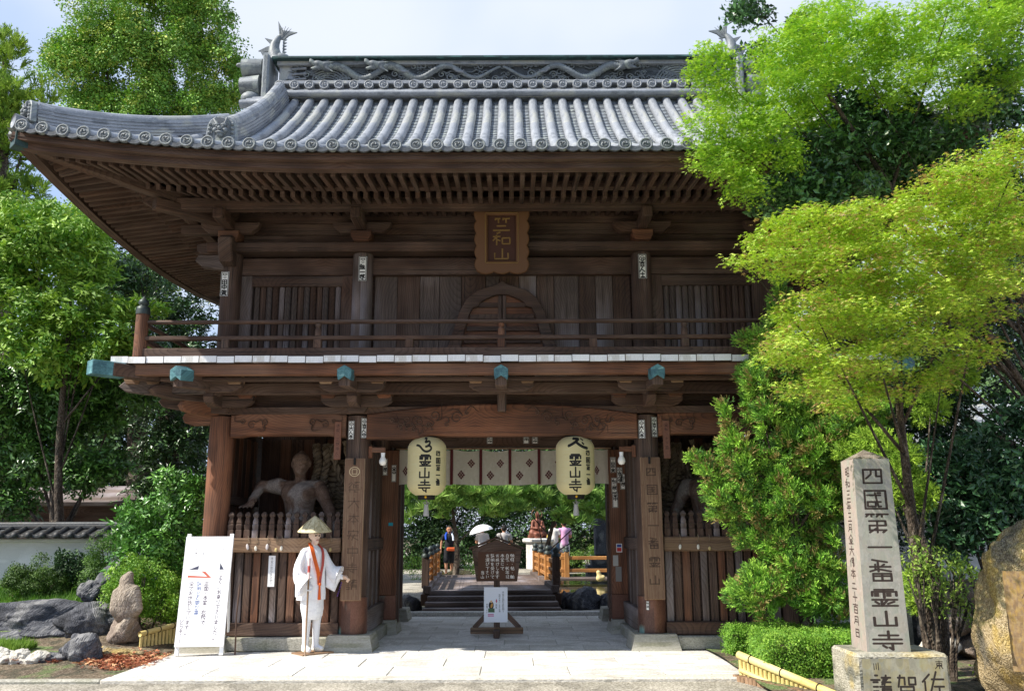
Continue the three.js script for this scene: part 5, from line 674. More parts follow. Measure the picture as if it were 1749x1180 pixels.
{
  const m = thing('poster_board', 'white poster board with a small seated figure print, on the notice board pole', 'poster', [-0.115, 0.445, -1.4]);
  mesh('panel', bx(0.35, 0.5, 0.012, 0, 0, 0, 0.002), M.white, m); mesh('print', place(sheet(0.345, 0.495, 0.002), 0, 0, 0.0075), printMat(256, 368, '#eef0f6', (c, w, h) => { c.strokeStyle = '#555'; vtext(c, '本堂正面右全説明下', 196, 40, 24, 2, 1.05); vtext(c, '納経お授けします説明', 160, 70, 19, 1.5, 1.02); vtext(c, '世話下さい', 22, 170, 20, 2, 1.05); vtext(c, '本堂', 122, 175, 22, 2, 1.1); c.fillStyle = '#c03050'; c.beginPath(); c.moveTo(136, 120); c.lineTo(146, 150); c.lineTo(139, 150); c.lineTo(139, 165); c.lineTo(132, 165); c.lineTo(132, 150); c.lineTo(126, 150); c.fill(); c.fillStyle = '#2c2a30'; c.beginPath(); c.ellipse(78, 190, 28, 42, 0, 0, 7); c.fill(); c.fillStyle = '#4d6a4a'; c.fillRect(45, 222, 70, 42); c.fillStyle = '#d59a4a'; c.beginPath(); c.ellipse(84, 192, 12, 26, 0.3, 0, 7); c.fill(); c.fillStyle = '#e3bd96'; c.beginPath(); c.arc(78, 150, 13, 0, 7); c.fill(); c.strokeStyle = '#c03070'; c.lineWidth = 3; for (let k = 0; k < 6; k++) { c.strokeRect(44 + k * 11, 282, 6, 8); c.strokeRect(44 + k * 11, 298, 6, 8); } }), m);
}
// ---------- pilgrim mannequin ----------
{
  const t = thing('mannequin', 'pilgrim mannequin in white robe, conical straw hat and orange stole, holding a staff', 'mannequin', [-2.44, 0.0, 0.42], 0.72); t.scale.set(0.88, 1.0, 0.88);
  // local: faces +z (turned a little right), feet on a thin board
  mesh('stand_board', bx(0.5, 0.02, 0.34, 0.04, 0.01, 0.02, 0.003), M.woodPale, t);
  const skin = [0.74, 0.56, 0.45], wh = [0.8, 0.8, 0.82], pal = [wh, skin];
  const body = [ // legs, feet, hips under the robe, neck, arms
    [[-0.08, 0.82, 0], [-0.075, 0.46, 0.02], 0.095, 0.066, 0], [[-0.075, 0.46, 0.02], [-0.07, 0.1, -0.01], 0.064, 0.045, 0], [[-0.07, 0.065, -0.03], [-0.075, 0.055, 0.11], 0.045, 0.036, 0], [[0.08, 0.82, 0], [0.085, 0.46, 0.015], 0.095, 0.066, 0], [[0.085, 0.46, 0.015], [0.1, 0.1, -0.02], 0.064, 0.045, 0], [[0.1, 0.065, -0.04], [0.14, 0.055, 0.08], 0.045, 0.036, 0],
    [[0, 0.85, 0], [0, 1.2, 0.0], 0.13, 0.14, 0], [[-0.13, 1.25, 0], [0.13, 1.25, 0], 0.06, 0.06, 0], [[0, 1.27, 0.0], [0, 1.37, 0.01], 0.05, 0.045, 1],
    [[-0.16, 1.24, 0], [-0.23, 1.0, 0.03], 0.05, 0.042, 0], [[-0.23, 1.0, 0.03], [-0.15, 0.86, 0.18], 0.04, 0.03, 0], [[0.16, 1.24, 0], [0.25, 1.0, 0.06], 0.05, 0.042, 0], [[0.25, 1.0, 0.06], [0.38, 0.93, 0.2], 0.04, 0.03, 0]];
  mesh('body', figure(body, 0.015, pal, 0.03), new THREE.MeshStandardMaterial({ vertexColors: true, roughness: 0.7 }), t);
  // head with face
  const H = [0.0, 1.455, 0.02], Bh = (x, y, z, x2, y2, z2, r1, r2, c = 0) => [[H[0] + x, H[1] + y, H[2] + z], [H[0] + x2, H[1] + y2, H[2] + z2], r1, r2, c];
  const hb = [Bh(0, 0.02, -0.015, 0, 0.035, -0.02, 0.083, 0.08), Bh(0, -0.03, 0.02, 0, -0.07, 0.045, 0.062, 0.036), Bh(0, 0.01, 0.082, 0, -0.018, 0.1, 0.008, 0.014), Bh(-0.03, 0.022, 0.066, 0.03, 0.022, 0.066, 0.016, 0.016), Bh(-0.08, -0.01, -0.01, -0.084, 0.02, -0.012, 0.014, 0.016), Bh(0.08, -0.01, -0.01, 0.084, 0.02, -0.012, 0.014, 0.016), Bh(-0.016, -0.055, 0.082, 0.016, -0.055, 0.082, 0.006, 0.006, 1), Bh(-0.036, 0.004, 0.076, -0.026, 0.004, 0.079, 0.0075, 0.0075, 2), Bh(0.036, 0.004, 0.076, 0.026, 0.004, 0.079, 0.0075, 0.0075, 2), Bh(-0.046, 0.03, 0.073, -0.02, 0.033, 0.081, 0.004, 0.004, 2), Bh(0.046, 0.03, 0.073, 0.02, 0.033, 0.081, 0.004, 0.004, 2)];
  mesh('head', figure(hb, 0.006, [skin, [0.55, 0.27, 0.23], [0.05, 0.035, 0.03]], 0.015), new THREE.MeshStandardMaterial({ vertexColors: true, roughness: 0.55 }), t);
  mesh('hair', figure([[[-0.06, H[1] + 0.03, -0.03], [0.06, H[1] + 0.03, -0.03], 0.05, 0.05], [[0, H[1] + 0.06, -0.03], [0, H[1] - 0.02, -0.065], 0.075, 0.045], [[-0.05, H[1] + 0.065, 0.05], [0.05, H[1] + 0.065, 0.05], 0.028, 0.028]], 0.008, null, 0.03), flat(0x1a1512, 0.6), t);
  // hat
  const hat = mesh('straw_hat', place(lathe([[0.245, -0.008], [0.248, 0.0], [0.17, 0.075], [0.09, 0.145], [0.012, 0.195], [0, 0.196], [0.0, 0.185], [0.09, 0.132], [0.17, 0.063], [0.238, -0.01]], 48), 0, 1.515, 0.0, 0.05, 0, 0.04), stoneMat(77, [0xc9b98f, 0xd8cba5, 0xb3a47c], { scale: 8, speck: 0.12, bump: 0.004, rough: 0.8 }), t);
  for (let k = 0; k < 12; k++) { const a = k * Math.PI / 6; mesh('hat_rib', tube([[0, 1.715, 0.0], [Math.sin(a) * 0.12, 1.637, Math.cos(a) * 0.12], [Math.sin(a) * 0.244, 1.522, Math.cos(a) * 0.244]], 0.0022, 4), flat(0x8c7b52), hat); }
  // robe: jacket, hem skirt and hanging sleeves as cloth shells
  M.cloth.side = THREE.DoubleSide;
  const shell = (rows, seg, fold) => { const pos = [], uv = [], idx = []; rows.forEach(([y, rx, rz, cx, cz], i) => { for (let j = 0; j <= seg; j++) { const a = j / seg * 2 * Math.PI, k = 1 + fold * (i / rows.length) * (Math.sin(a * 7 + i * 0.3) * 0.6 + Math.sin(a * 13 + 1) * 0.4); pos.push(cx + Math.sin(a) * rx * k, y, cz + Math.cos(a) * rz * k); uv.push(j / seg, i / rows.length); } }); const w = seg + 1; for (let i = 0; i + 1 < rows.length; i++) for (let j = 0; j < seg; j++) { const a = i * w + j; idx.push(a, a + w, a + 1, a + 1, a + w, a + w + 1); } const g = new THREE.BufferGeometry(); g.setAttribute('position', new THREE.Float32BufferAttribute(pos, 3)); g.setAttribute('uv', new THREE.Float32BufferAttribute(uv, 2)); g.setIndex(idx); g.computeVertexNormals(); return g; };
  mesh('trousers', shell([[0.78, 0.15, 0.13, 0, 0], [0.68, 0.175, 0.145, 0, 0], [0.55, 0.17, 0.135, 0.005, 0.01], [0.46, 0.15, 0.12, 0.01, 0.01], [0.42, 0.12, 0.1, 0.01, 0.01]], 48, 0.06), M.cloth, t);
  mesh('robe', shell([[1.33, 0.055, 0.06, 0, 0.0], [1.3, 0.11, 0.085, 0, 0], [1.24, 0.19, 0.115, 0, 0], [1.12, 0.185, 0.13, 0, 0], [0.98, 0.175, 0.135, 0, 0.005], [0.86, 0.18, 0.14, 0, 0.005], [0.74, 0.2, 0.155, 0, 0.0], [0.66, 0.21, 0.165, -0.01, -0.005]], 56, 0.07), M.cloth, t);
  const sleeve = (pts, rx) => { const c = curve(pts, 10); const g = tube(c, c.map((_, i) => 0.058 + rx * Math.pow(i / 10, 1.6)), 18, false, 1); const p = g.attributes.position; return g; };
  mesh('sleeve', sleeve([[-0.15, 1.25, 0], [-0.24, 1.07, 0.02], [-0.24, 0.94, 0.06], [-0.18, 0.85, 0.13]], 0.07), M.cloth, t); mesh('sleeve', sleeve([[0.15, 1.25, 0], [0.24, 1.07, 0.04], [0.28, 0.99, 0.09], [0.345, 0.945, 0.165]], 0.075), M.cloth, t);
  mesh('sleeve_drop', place(ext([[-0.07, 0.1], [0.08, 0.12], [0.07, -0.12], [-0.06, -0.14]], 0.1, 0.03), -0.22, 0.88, 0.07, 0, 0.3, 0), M.cloth, t); mesh('sleeve_drop', place(ext([[-0.1, 0.09], [0.09, 0.05], [0.0, -0.14], [-0.09, -0.1]], 0.1, 0.03), 0.29, 0.93, 0.11, 0, -0.8, 0), M.cloth, t);
  // hands with fingers
  const hand = (o, dir, gl) => { const b = [[[0, 0, 0], [0, -0.03, 0.045], 0.024, 0.027]]; for (let f = 0; f < 4; f++) { const x = -0.027 + f * 0.018, l = [0.03, 0.036, 0.034, 0.026][f]; b.push([[x, -0.035, 0.055], [x * 1.05, -0.05 - l * 0.6, 0.06 + l * 0.7], 0.0105, 0.0095], [[x * 1.05, -0.05 - l * 0.6, 0.06 + l * 0.7], [x, -0.075 - l * 0.5, 0.045 + l * 0.2], 0.0095, 0.008]); } b.push([[0.026 * dir, -0.01, 0.02], [0.044 * dir, -0.035, 0.055], 0.011, 0.01], [[0.044 * dir, -0.035, 0.055], [0.03 * dir, -0.055, 0.07], 0.01, 0.008]); const g = figure(b, 0.005, null, 0.01); return place(g, ...o); };
  mesh('hand', hand([-0.15, 0.87, 0.17, 0.2, -0.2, 0], 1), flat(0xe8e4e4, 0.8), t); mesh('hand', hand([0.385, 0.935, 0.2, -0.5, 0.6, 0], -1), flat(0xd9b8a0, 0.7), t);
  mesh('staff', tube([[-0.185, 0.94, 0.22], [-0.2, 0.5, 0.24], [-0.22, 0.012, 0.27]], [0.013, 0.013, 0.012], 10), M.woodPale, t); mesh('staff_cover', merge([tube([[-0.178, 1.18, 0.205], [-0.185, 0.93, 0.22]], [0.021, 0.019], 10)]), printMat(64, 128, '#e8c9c4', (c) => { c.fillStyle = '#b4473c'; for (let k = 0; k < 10; k++) c.fillRect(0, k * 13, 64, 5); }), t);
  // stole
  const st = (pts, w) => { const c = curve(pts, 24), pos = [], idx = []; c.forEach((p) => { pos.push(p.x - w, p.y, p.z, p.x + w, p.y, p.z + 0.004); }); for (let i = 0; i < 24; i++) { const a = i * 2; idx.push(a, a + 2, a + 1, a + 1, a + 2, a + 3); } const g = new THREE.BufferGeometry(); g.setAttribute('position', new THREE.Float32BufferAttribute(pos, 3)); g.setAttribute('uv', new THREE.Float32BufferAttribute(c.flatMap((_, i) => [0, i / 12, 1, i / 12]), 2)); g.setIndex(idx); g.computeVertexNormals(); return g; };
  const orange = flat(0xd9601c, 0.75, { side: THREE.DoubleSide });
  mesh('stole', st([[-0.055, 1.37, -0.03], [-0.085, 1.3, 0.095], [-0.06, 1.15, 0.155], [0.0, 0.98, 0.165], [0.02, 0.85, 0.168]], 0.03), orange, t); mesh('stole', st([[0.055, 1.37, -0.03], [0.085, 1.28, 0.1], [0.07, 1.12, 0.155], [0.035, 0.96, 0.168], [0.025, 0.86, 0.17]], 0.02), flat(0xb04a40, 0.8, { side: THREE.DoubleSide }), t);
  mesh('stole_tassel', merge([place(new THREE.SphereGeometry(0.022, 10, 8), 0.022, 0.85, 0.178), place(cyl(0.012, 0.024, 0.17, 10), 0.022, 0.75, 0.178)]), orange, t);
  mesh('prayer_beads', merge([0, 1, 2, 3, 4, 5, 6].map((k) => place(new THREE.SphereGeometry(0.012, 8, 6).toNonIndexed(), 0.36 - 0.01 * k, 0.86 - 0.026 * k, 0.21))), flat(0x4a2566, 0.4), t);
  for (const [x, z] of [[-0.075, 0.03], [0.115, 0.015]]) mesh('shoe', place(new THREE.SphereGeometry(0.05, 14, 10), x, 0.05, z, 0, x > 0 ? 0.35 : 0, 0, [0.95, 0.75, 2.2]), flat(0xf0ead8, 0.8), t);
}
// ================= the setting =================
const planeXZ = (x0, x1, z0, z1, y, nx = 1, nz = 1, fn) => { const g = new THREE.PlaneGeometry(x1 - x0, z1 - z0, nx, nz); g.rotateX(-Math.PI / 2); g.translate((x0 + x1) / 2, y, (z0 + z1) / 2); const p = g.attributes.position, u = g.attributes.uv; for (let i = 0; i < p.count; i++) { if (fn) p.setY(i, fn(p.getX(i), p.getZ(i))); u.setXY(i, p.getX(i) / 1.7, p.getZ(i) / 1.7); } if (fn) g.computeVertexNormals(); return g; };
struct('ground', planeXZ(-250, 250, -250, 250, -0.09), M.soil);
struct('road', planeXZ(-60, 60, 2.36, 30, -0.045, 1, 1), M.road);
{ const k = struct('road_kerb', bx(14, 0.09, 0.1, -7.0 - 4.2, -0.05, 2.3, 0.02), M.graniteDark); }
{
  // forecourt and passage slabs
  const pv = struct('paving', merge([planeXZ(-4.2, 2.75, 0.2, 2.15, -0.012), planeXZ(-1.85, 1.85, -4.55, 0.25, -0.011), planeXZ(-4.2, 4.2, -4.3, 0.2, -0.015)]), M.graniteDark);
  const q = rng(12); let z = 0.24; const rowsF = [0.62, 0.66, 0.62];
  rowsF.forEach((d, r) => { let x = -4.18 + (r % 2 ? 0 : -0.0); let first = true; while (x < 2.72) { let w = first && r % 2 ? 0.5 : 0.95 + 0.1 * q(); first = false; w = Math.min(w, 2.74 - x); mesh('paving_slab', bx(w - 0.008, 0.06, d - 0.008, x + w / 2, -0.03 + (q() - 0.5) * 0.004, z + d / 2, 0.005), M.granite, pv); x += w; } z += d; });
  mesh('edge_strip', bx(6.95, 0.08, 0.2, -0.73, -0.042, 2.26, 0.015), M.cobble, pv);
  let zz = 0.2; for (let r = 0; r < 8; r++) { const d = 0.595; let x = -1.8, k = 0; while (x < 1.78) { let w = Math.min((k++ || !(r % 2)) ? 0.72 : 0.38, 1.8 - x); mesh('paving_slab', bx(w - 0.006, 0.06, d - 0.006, x + w / 2, -0.031 + (q() - 0.5) * 0.002, zz - d / 2, 0.004), M.granite, pv); x += w; } zz -= d; }
  const kb = struct('rear_kerb', bx(3.9, 0.14, 0.22, 0, 0.0, -4.68, 0.015), M.granite);
  struct('gravel', planeXZ(-40, 40, -60, -4.55, -0.02), M.road);
}
// garden bed left, rising to the wall
const bedY = (x, z) => { const t = clamp((-x - 4.3) / 0.8) * clamp((1.9 - z) / 1.2); return -0.03 + t * (0.08 + 0.5 * clamp((0.2 - z) / 3.2)) + 0.03 * fb(x * 2, z * 2, 3, 3) * t; };
struct('garden_bed', planeXZ(-16, -4.22, -4.2, 2.2, 0, 60, 40, bedY), M.soil);
struct('planting_bed', planeXZ(2.6, 12, -4, 3.6, 0, 30, 20, (x, z) => -0.02 + 0.1 * fb(x, z, 5, 3)), M.soil);
// ================= courtyard beyond the gate =================
{
  const br = thing('wooden_bridge', 'low timber bridge with planked deck, broad front steps and orange-brown railings', 'bridge', [-0.25, 0, -5.1], 0.045);
  const D = 0.36; for (let k = 0; k < 4; k++) mesh('step', bx(2.62 - 0.05 * k, 0.088, 0.4, 0, 0.045 + k * 0.09, -0.2 - k * 0.3, 0.01), M.woodGrey, br);
  mesh('deck', bx(2.45, 0.08, 6.4, 0, D - 0.04, -4.3, 0.006), M.woodGrey, br); mesh('riser_board', bx(2.5, 0.3, 0.06, 0, 0.15, -1.22, 0.005), M.wood, br);
  for (const s of [-1, 1]) {
    mesh('kerb_beam', bx(0.16, 0.14, 6.6, s * 1.28, D + 0.02, -4.2, 0.012), M.woodGrey, br); mesh('side_beam', bx(0.2, 0.22, 6.6, s * 1.3, D - 0.18, -4.2, 0.01), M.wood, br);
    for (let k = 0; k < 4; k++) { const z = -1.1 - k * 2.0; mesh('newel_post', bx(0.15, 0.6, 0.15, s * 1.32, D + 0.34, z, 0.012), k ? M.woodWarm : M.wood, br); mesh('finial', place(lathe([[0.09, 0], [0.09, 0.05], [0.06, 0.07], [0.05, 0.08], [0.075, 0.12], [0.05, 0.17], [0.01, 0.2], [0, 0.205]], 14), s * 1.32, D + 0.64, z), M.bronze, br); }
    for (const [y, h] of [[0.2, 0.08], [0.36, 0.06], [0.54, 0.08]]) mesh('rail', bx(0.07, h, 6.0, s * 1.32, D + y, -4.1, 0.008), M.woodWarm, br);
    for (let k = 0; k < 9; k++) mesh('baluster', bx(0.06, 0.42, 0.06, s * 1.32, D + 0.36, -1.5 - k * 0.62, 0.006), M.woodWarm, br);
  }
  const w = planeXZ(1.25, 16, -19.5, -6.6, 0.06, 70, 70, (x, z) => 0.06 + 0.012 * (fb(x * 3, z * 3, 8, 3) - 0.5)); struct('pond_water', w, new THREE.MeshPhysicalMaterial({ color: 0x3c3a22, roughness: 0.06, specularIntensity: 1 }));
  const rl = thing('wooden_railing', 'orange-brown timber railing with knobbed posts along the far side of the pond', 'railing', [0, 0.2, -14]);
  for (let k = 0; k < 4; k++) { mesh('railing_post', bx(0.14, 0.75, 0.14, 1.7 + k * 1.25, 0.35, 0, 0.01), M.woodWarm, rl); mesh('finial', place(lathe([[0.08, 0], [0.08, 0.05], [0.05, 0.07], [0.07, 0.11], [0.04, 0.16], [0, 0.18]], 12), 1.7 + k * 1.25, 0.72, 0), M.bronze, rl); }
  for (const y of [0.2, 0.55]) mesh('rail', bx(4.0, 0.1, 0.08, 3.5, y, 0, 0.01), M.woodWarm, rl); mesh('footboard', bx(4.2, 0.07, 0.9, 3.5, -0.02, 0.1, 0.01), M.woodGrey, rl);
  const rl2 = thing('wooden_railing', 'orange-brown timber railing running back from the bridge toward the statue', 'railing', [1.62, 0.2, -14.1]);
  for (const y of [0.2, 0.55]) mesh('rail', bx(0.08, 0.1, 3.4, 0, y, -1.75, 0.01), M.woodWarm, rl2); for (let k = 0; k < 3; k++) mesh('railing_post', bx(0.12, 0.7, 0.12, 0, 0.33, -0.1 - k * 1.6, 0.01), M.woodWarm, rl2);
}
// distant visitors
function visitor(name, label, pos, ry, bones, pal, extra) { const t = thing(name, label, 'person', pos, ry); mesh('body', figure(bones, 0.028, pal, 0.035), new THREE.MeshStandardMaterial({ vertexColors: true, roughness: 0.85 }), t); if (extra) extra(t); return t; }
// palette 0 skin 1 hair 2 top 3 legs 4 shoes 5 accent
function standing(o = {}) {
  const w = o.w || 0.19, sh = o.skirt ? 3 : 3, aL = o.armL || [[-0.24, 1.15, 0.02], [-0.24, 0.9, 0.1]], aR = o.armR || [[0.24, 1.15, 0.02], [0.24, 0.9, 0.1]], st = o.stride || 0, short = o.shorts;
  const leg = (s, dz) => short ? [[[s * 0.09, 0.85, 0], [s * 0.1, 0.52, dz * 0.5], 0.105, 0.1, 3], [[s * 0.1, 0.5, dz * 0.5], [s * 0.1, 0.45, dz * 0.55], 0.062, 0.06, 0], [[s * 0.1, 0.45, dz * 0.55], [s * 0.1, 0.08, dz], 0.062, 0.04, 0], [[s * 0.1, 0.05, dz - 0.03], [s * 0.11, 0.04, dz + 0.14], 0.05, 0.042, 4]] : [[[s * 0.09, 0.85, 0], [s * 0.1, 0.46, dz * 0.5], 0.1, 0.075, 3], [[s * 0.1, 0.46, dz * 0.5], [s * 0.1, 0.08, dz], 0.072, 0.052, 3], [[s * 0.1, 0.05, dz - 0.03], [s * 0.11, 0.04, dz + 0.14], 0.05, 0.042, 4]];
  const arm = (s, [e, h]) => [[[s * w, 1.37, 0], e.map((v, i) => (v + [s * w, 1.37, 0][i]) / 2), 0.068, 0.06, 2], [e.map((v, i) => (v + [s * w, 1.37, 0][i]) / 2), e, 0.05, 0.042, o.long ? 2 : 0], [e, h, 0.042, 0.032, 0], [h, [h[0], h[1] - 0.07, h[2] + 0.02], 0.038, 0.026, 0], ...[-0.02, 0, 0.02].map((d) => [[h[0] + d, h[1] - 0.08, h[2] + 0.03], [h[0] + d, h[1] - 0.13, h[2] + 0.03], 0.014, 0.011, 0]), [[h[0] - s * 0.02, h[1] - 0.03, h[2] + 0.03], [h[0] - s * 0.035, h[1] - 0.08, h[2] + 0.05], 0.014, 0.011, 0]];
  return [...leg(-1, st), ...leg(1, -st), [[0, 0.88, 0], [0, 1.1, 0], 0.15, 0.145, 2], [[0, 1.1, 0], [0, 1.32, 0], 0.15, 0.155, 2], [[-w + 0.03, 1.37, 0], [w - 0.03, 1.37, 0], 0.08, 0.08, 2], [[0, 1.4, 0], [0, 1.5, 0.015], 0.055, 0.05, 0], [[0, 1.56, 0.03], [0, 1.62, 0.01], 0.075, 0.09, 0], [[0, 1.57, 0.1], [0, 1.55, 0.115], 0.015, 0.018, 0], [[-0.035, 1.6, 0.095], [-0.03, 1.6, 0.096], 0.014, 0.014, 1], [[0.035, 1.6, 0.095], [0.03, 1.6, 0.096], 0.014, 0.014, 1], [[-0.02, 1.525, 0.1], [0.02, 1.525, 0.1], 0.01, 0.01, 6], [[0, 1.66, -0.02], [0, 1.62, -0.05], 0.095, 0.085, 1], [[-0.09, 1.58, 0.0], [-0.092, 1.6, 0], 0.02, 0.02, 0], [[0.09, 1.58, 0.0], [0.092, 1.6, 0], 0.02, 0.02, 0], ...(o.more || []), ...arm(-1, aL), ...arm(1, aR)];
}
{
  const skin = lin(0xb98566), hair = lin(0x17120f), lip = lin(0x8c4c42);
  visitor('person', 'person in dark shirt and shorts with a blue towel and orange waist bag, walking', [-2.13, -0.02, -20], 0.1, standing({ shorts: true, stride: 0.16, armL: [[-0.27, 1.13, -0.02], [-0.3, 0.9, 0.06]], armR: [[0.27, 1.13, 0.0], [0.3, 0.9, 0.1]], w: 0.2 }), [skin, hair, lin(0x16161c), lin(0x15151a), lin(0x1a1a20), lin(0x1c4fbf), lip], (t) => {
    mesh('towel', merge([tube([[-0.09, 1.48, 0.03], [-0.13, 1.4, 0.12], [-0.12, 1.25, 0.16]], [0.04, 0.04, 0.03], 8), tube([[0.06, 1.5, 0.02], [0, 1.5, -0.07], [-0.08, 1.49, 0.0]], 0.035, 8)]), flat(0x2456c8, 0.9), t); mesh('towel_end', tube([[0.09, 1.46, 0.08], [0.13, 1.36, 0.15], [0.14, 1.22, 0.165]], [0.03, 0.035, 0.03], 8), flat(0xd8e0ec, 0.9), t); mesh('waist_bag', place(box(0.3, 0.13, 0.1, 0.03), 0.06, 0.92, 0.18), flat(0xcf5a26, 0.8), t); mesh('backpack', place(box(0.3, 0.36, 0.14, 0.04), 0.03, 1.2, -0.2), flat(0x7a2030, 0.8), t); });
  visitor('person', 'person in grey sleeveless top seen from behind, with a dark shoulder strap', [-0.18, 0.0, -21], Math.PI, standing({ w: 0.21, armL: [[-0.28, 1.14, 0.06], [-0.2, 1.05, 0.28]], armR: [[0.28, 1.14, 0.06], [0.18, 1.06, 0.28]] }), [skin, hair, lin(0xa7a29f), lin(0x33343a), lin(0x222222), hair, lip], (t) => { mesh('shoulder_strap', tube([[0.13, 1.46, 0.02], [0.12, 1.35, -0.155], [0.02, 1.1, -0.17], [-0.1, 0.92, -0.13]], 0.022, 7), flat(0x3a2a22), t); });
  visitor('person', 'person in light flowered blouse sheltering under the white parasol', [-0.98, 0.0, -21], Math.PI, standing({ w: 0.17, armR: [[0.22, 1.12, 0.08], [0.12, 1.2, 0.26]] }), [skin, hair, lin(0xc9c3c4), lin(0x2b2e3c), lin(0x222222), hair, lip]);
  { const t = thing('parasol', 'white open parasol held up by the person in the flowered blouse', 'parasol', [-0.93, 1.15, -21.05]); t.rotation.z = 0.25; const g = lathe([[0.0, 0.62], [0.12, 0.61], [0.28, 0.55], [0.4, 0.45], [0.45, 0.36]], 8); g.computeVertexNormals(); mesh('canopy', g, new THREE.MeshPhysicalMaterial({ color: 0xf2f3f5, roughness: 0.8, transmission: 0.2, thickness: 0, side: THREE.DoubleSide }), t); mesh('shaft', tube([[0, -0.05, 0], [0, 0.68, 0]], 0.008, 6), M.black, t); for (let k = 0; k < 8; k++) { const a = k * Math.PI / 4; mesh('rib', tube([[0, 0.6, 0], [Math.sin(a) * 0.27, 0.54, Math.cos(a) * 0.27], [Math.sin(a) * 0.44, 0.37, Math.cos(a) * 0.44]], 0.005, 5), M.black, t); } }
  visitor('person', 'person in white blouse and jeans with hair pinned up, facing the statue', [1.72, 0.16, -22], Math.PI - 0.3, standing({ w: 0.165, long: false, armR: [[0.2, 1.12, 0.1], [0.1, 1.2, 0.25]], more: [[[0, 1.72, -0.06], [0, 1.74, -0.08], 0.05, 0.045, 1]] }), [skin, lin(0x33201a), lin(0xe2dcd6), lin(0x56708f), lin(0x999999), hair, lip]);
  visitor('person', 'tall person in pink shirt and pale shorts, seen from behind', [2.1, 0.14, -22], Math.PI + 0.15, standing({ shorts: true, w: 0.2, armL: [[-0.25, 1.13, 0.08], [-0.12, 1.2, 0.28]] }), [skin, hair, lin(0xcf9cc4), lin(0xbdb6bd), lin(0x8a6a55), hair, lip], (t) => t.scale.setScalar(1.03));
  // statue on its pedestal
  const p = thing('stone_pedestal', 'pale stone pedestal with rounded cap and carved letters, under the bronze statue', 'pedestal', [1.1, 0.1, -22], 0.35); mesh('shaft', bx(0.72, 0.98, 0.7, 0, 0.49, 0, 0.02), M.granite, p); mesh('cap', bx(0.96, 0.17, 0.92, 0, 1.07, 0, 0.06), M.granite, p); mesh('carved_letters', place(sheet(0.2, 0.7, 0.004), 0.363, 0.5, 0.05, 0, Math.PI / 2, 0), printMat(64, 200, '#bab7b0', (c) => { c.strokeStyle = '#3c3a36'; vtext(c, '大日中', 10, 14, 44, 5, 1.35); }), p);
  const st = thing('seated_statue', 'reddish bronze seated figure statue with a ring halo, holding a child', 'statue', [1.08, 1.255, -22.0], 0.2);
  const B = (a, b, r1, r2) => [a, b, r1, r2, 0]; mesh('body', figure([B([-0.2, 0.2, 0.05], [0.2, 0.2, 0.05], 0.14, 0.14), B([-0.22, 0.16, 0.1], [0.1, 0.14, 0.25], 0.1, 0.08), B([0.22, 0.16, 0.1], [-0.1, 0.14, 0.25], 0.1, 0.08), B([0, 0.25, 0], [0, 0.6, -0.02], 0.16, 0.13), B([-0.14, 0.62, -0.02], [0.14, 0.62, -0.02], 0.07, 0.07), B([0, 0.68, 0], [0, 0.76, 0.01], 0.05, 0.045), B([0, 0.83, 0.02], [0, 0.88, 0.01], 0.075, 0.08), B([0, 0.95, -0.01], [0, 0.98, -0.01], 0.045, 0.035), B([-0.18, 0.6, 0], [-0.23, 0.38, 0.08], 0.06, 0.05), B([-0.23, 0.38, 0.08], [-0.05, 0.36, 0.22], 0.05, 0.04), B([0.18, 0.6, 0], [0.24, 0.38, 0.08], 0.06, 0.05), B([0.24, 0.38, 0.08], [0.1, 0.33, 0.22], 0.05, 0.04), B([0.08, 0.36, 0.22], [0.13, 0.5, 0.2], 0.06, 0.05), B([0.14, 0.58, 0.2], [0.14, 0.6, 0.2], 0.05, 0.05), B([-0.28, 0.05, 0], [0.28, 0.05, 0], 0.1, 0.1), B([0, 0.05, 0.15], [0, 0.05, -0.15], 0.16, 0.16)], 0.022, null, 0.04), flat(0x7c4a38, 0.55, { metalness: 0.25 }), st);
  mesh('halo', place(new THREE.TorusGeometry(0.2, 0.014, 8, 32), 0, 0.9, -0.08), flat(0x7c5a40, 0.5, { metalness: 0.3 }), st);
  const q = rng(31); for (let k = 0; k < 12; k++) { const a = q() * 6.28, r = 0.3 + 0.1 * q(); const o = thing('small_offering', 'little offering doll or bottle crowded around the seated statue', 'offering', [1.1 + Math.cos(a) * r, 1.257, -22 + Math.sin(a) * r * 0.9], q() * 6, 'offerings at the statue'); mesh('item', lathe([[0.03, 0], [0.034, 0.05], [0.02, 0.08], [0.024, 0.1], [0.016, 0.13], [0, 0.14]], 10), flat([0xd8d4d0, 0xc94a3a, 0xe0c060, 0x7090c0, 0xb0a0c0][k % 5], 0.6), o); }
  const sl = thing('stone_monument', 'grey stone monument with stepped base standing in the courtyard shade', 'monument', [3.35, 0, -20]); mesh('base', bx(1.2, 0.35, 1.0, 0, 0.17, 0, 0.02), M.rock, sl); mesh('step', bx(0.9, 0.3, 0.8, 0, 0.5, 0, 0.02), M.rock, sl); mesh('slab', bx(0.6, 1.5, 0.4, 0, 1.4, 0, 0.05), M.rock, sl);
  const ld = thing('garden_ornament', 'small pale duck-shaped ornament by the pond edge', 'ornament', [2.55, 0.12, -13.2]); mesh('body', figure([[[0, 0.1, 0], [0.1, 0.12, 0], 0.09, 0.07, 0], [[0, 0.2, 0], [-0.02, 0.26, 0], 0.06, 0.06, 0]], 0.02, null, 0.05), flat(0xd9c48a), ld);
}
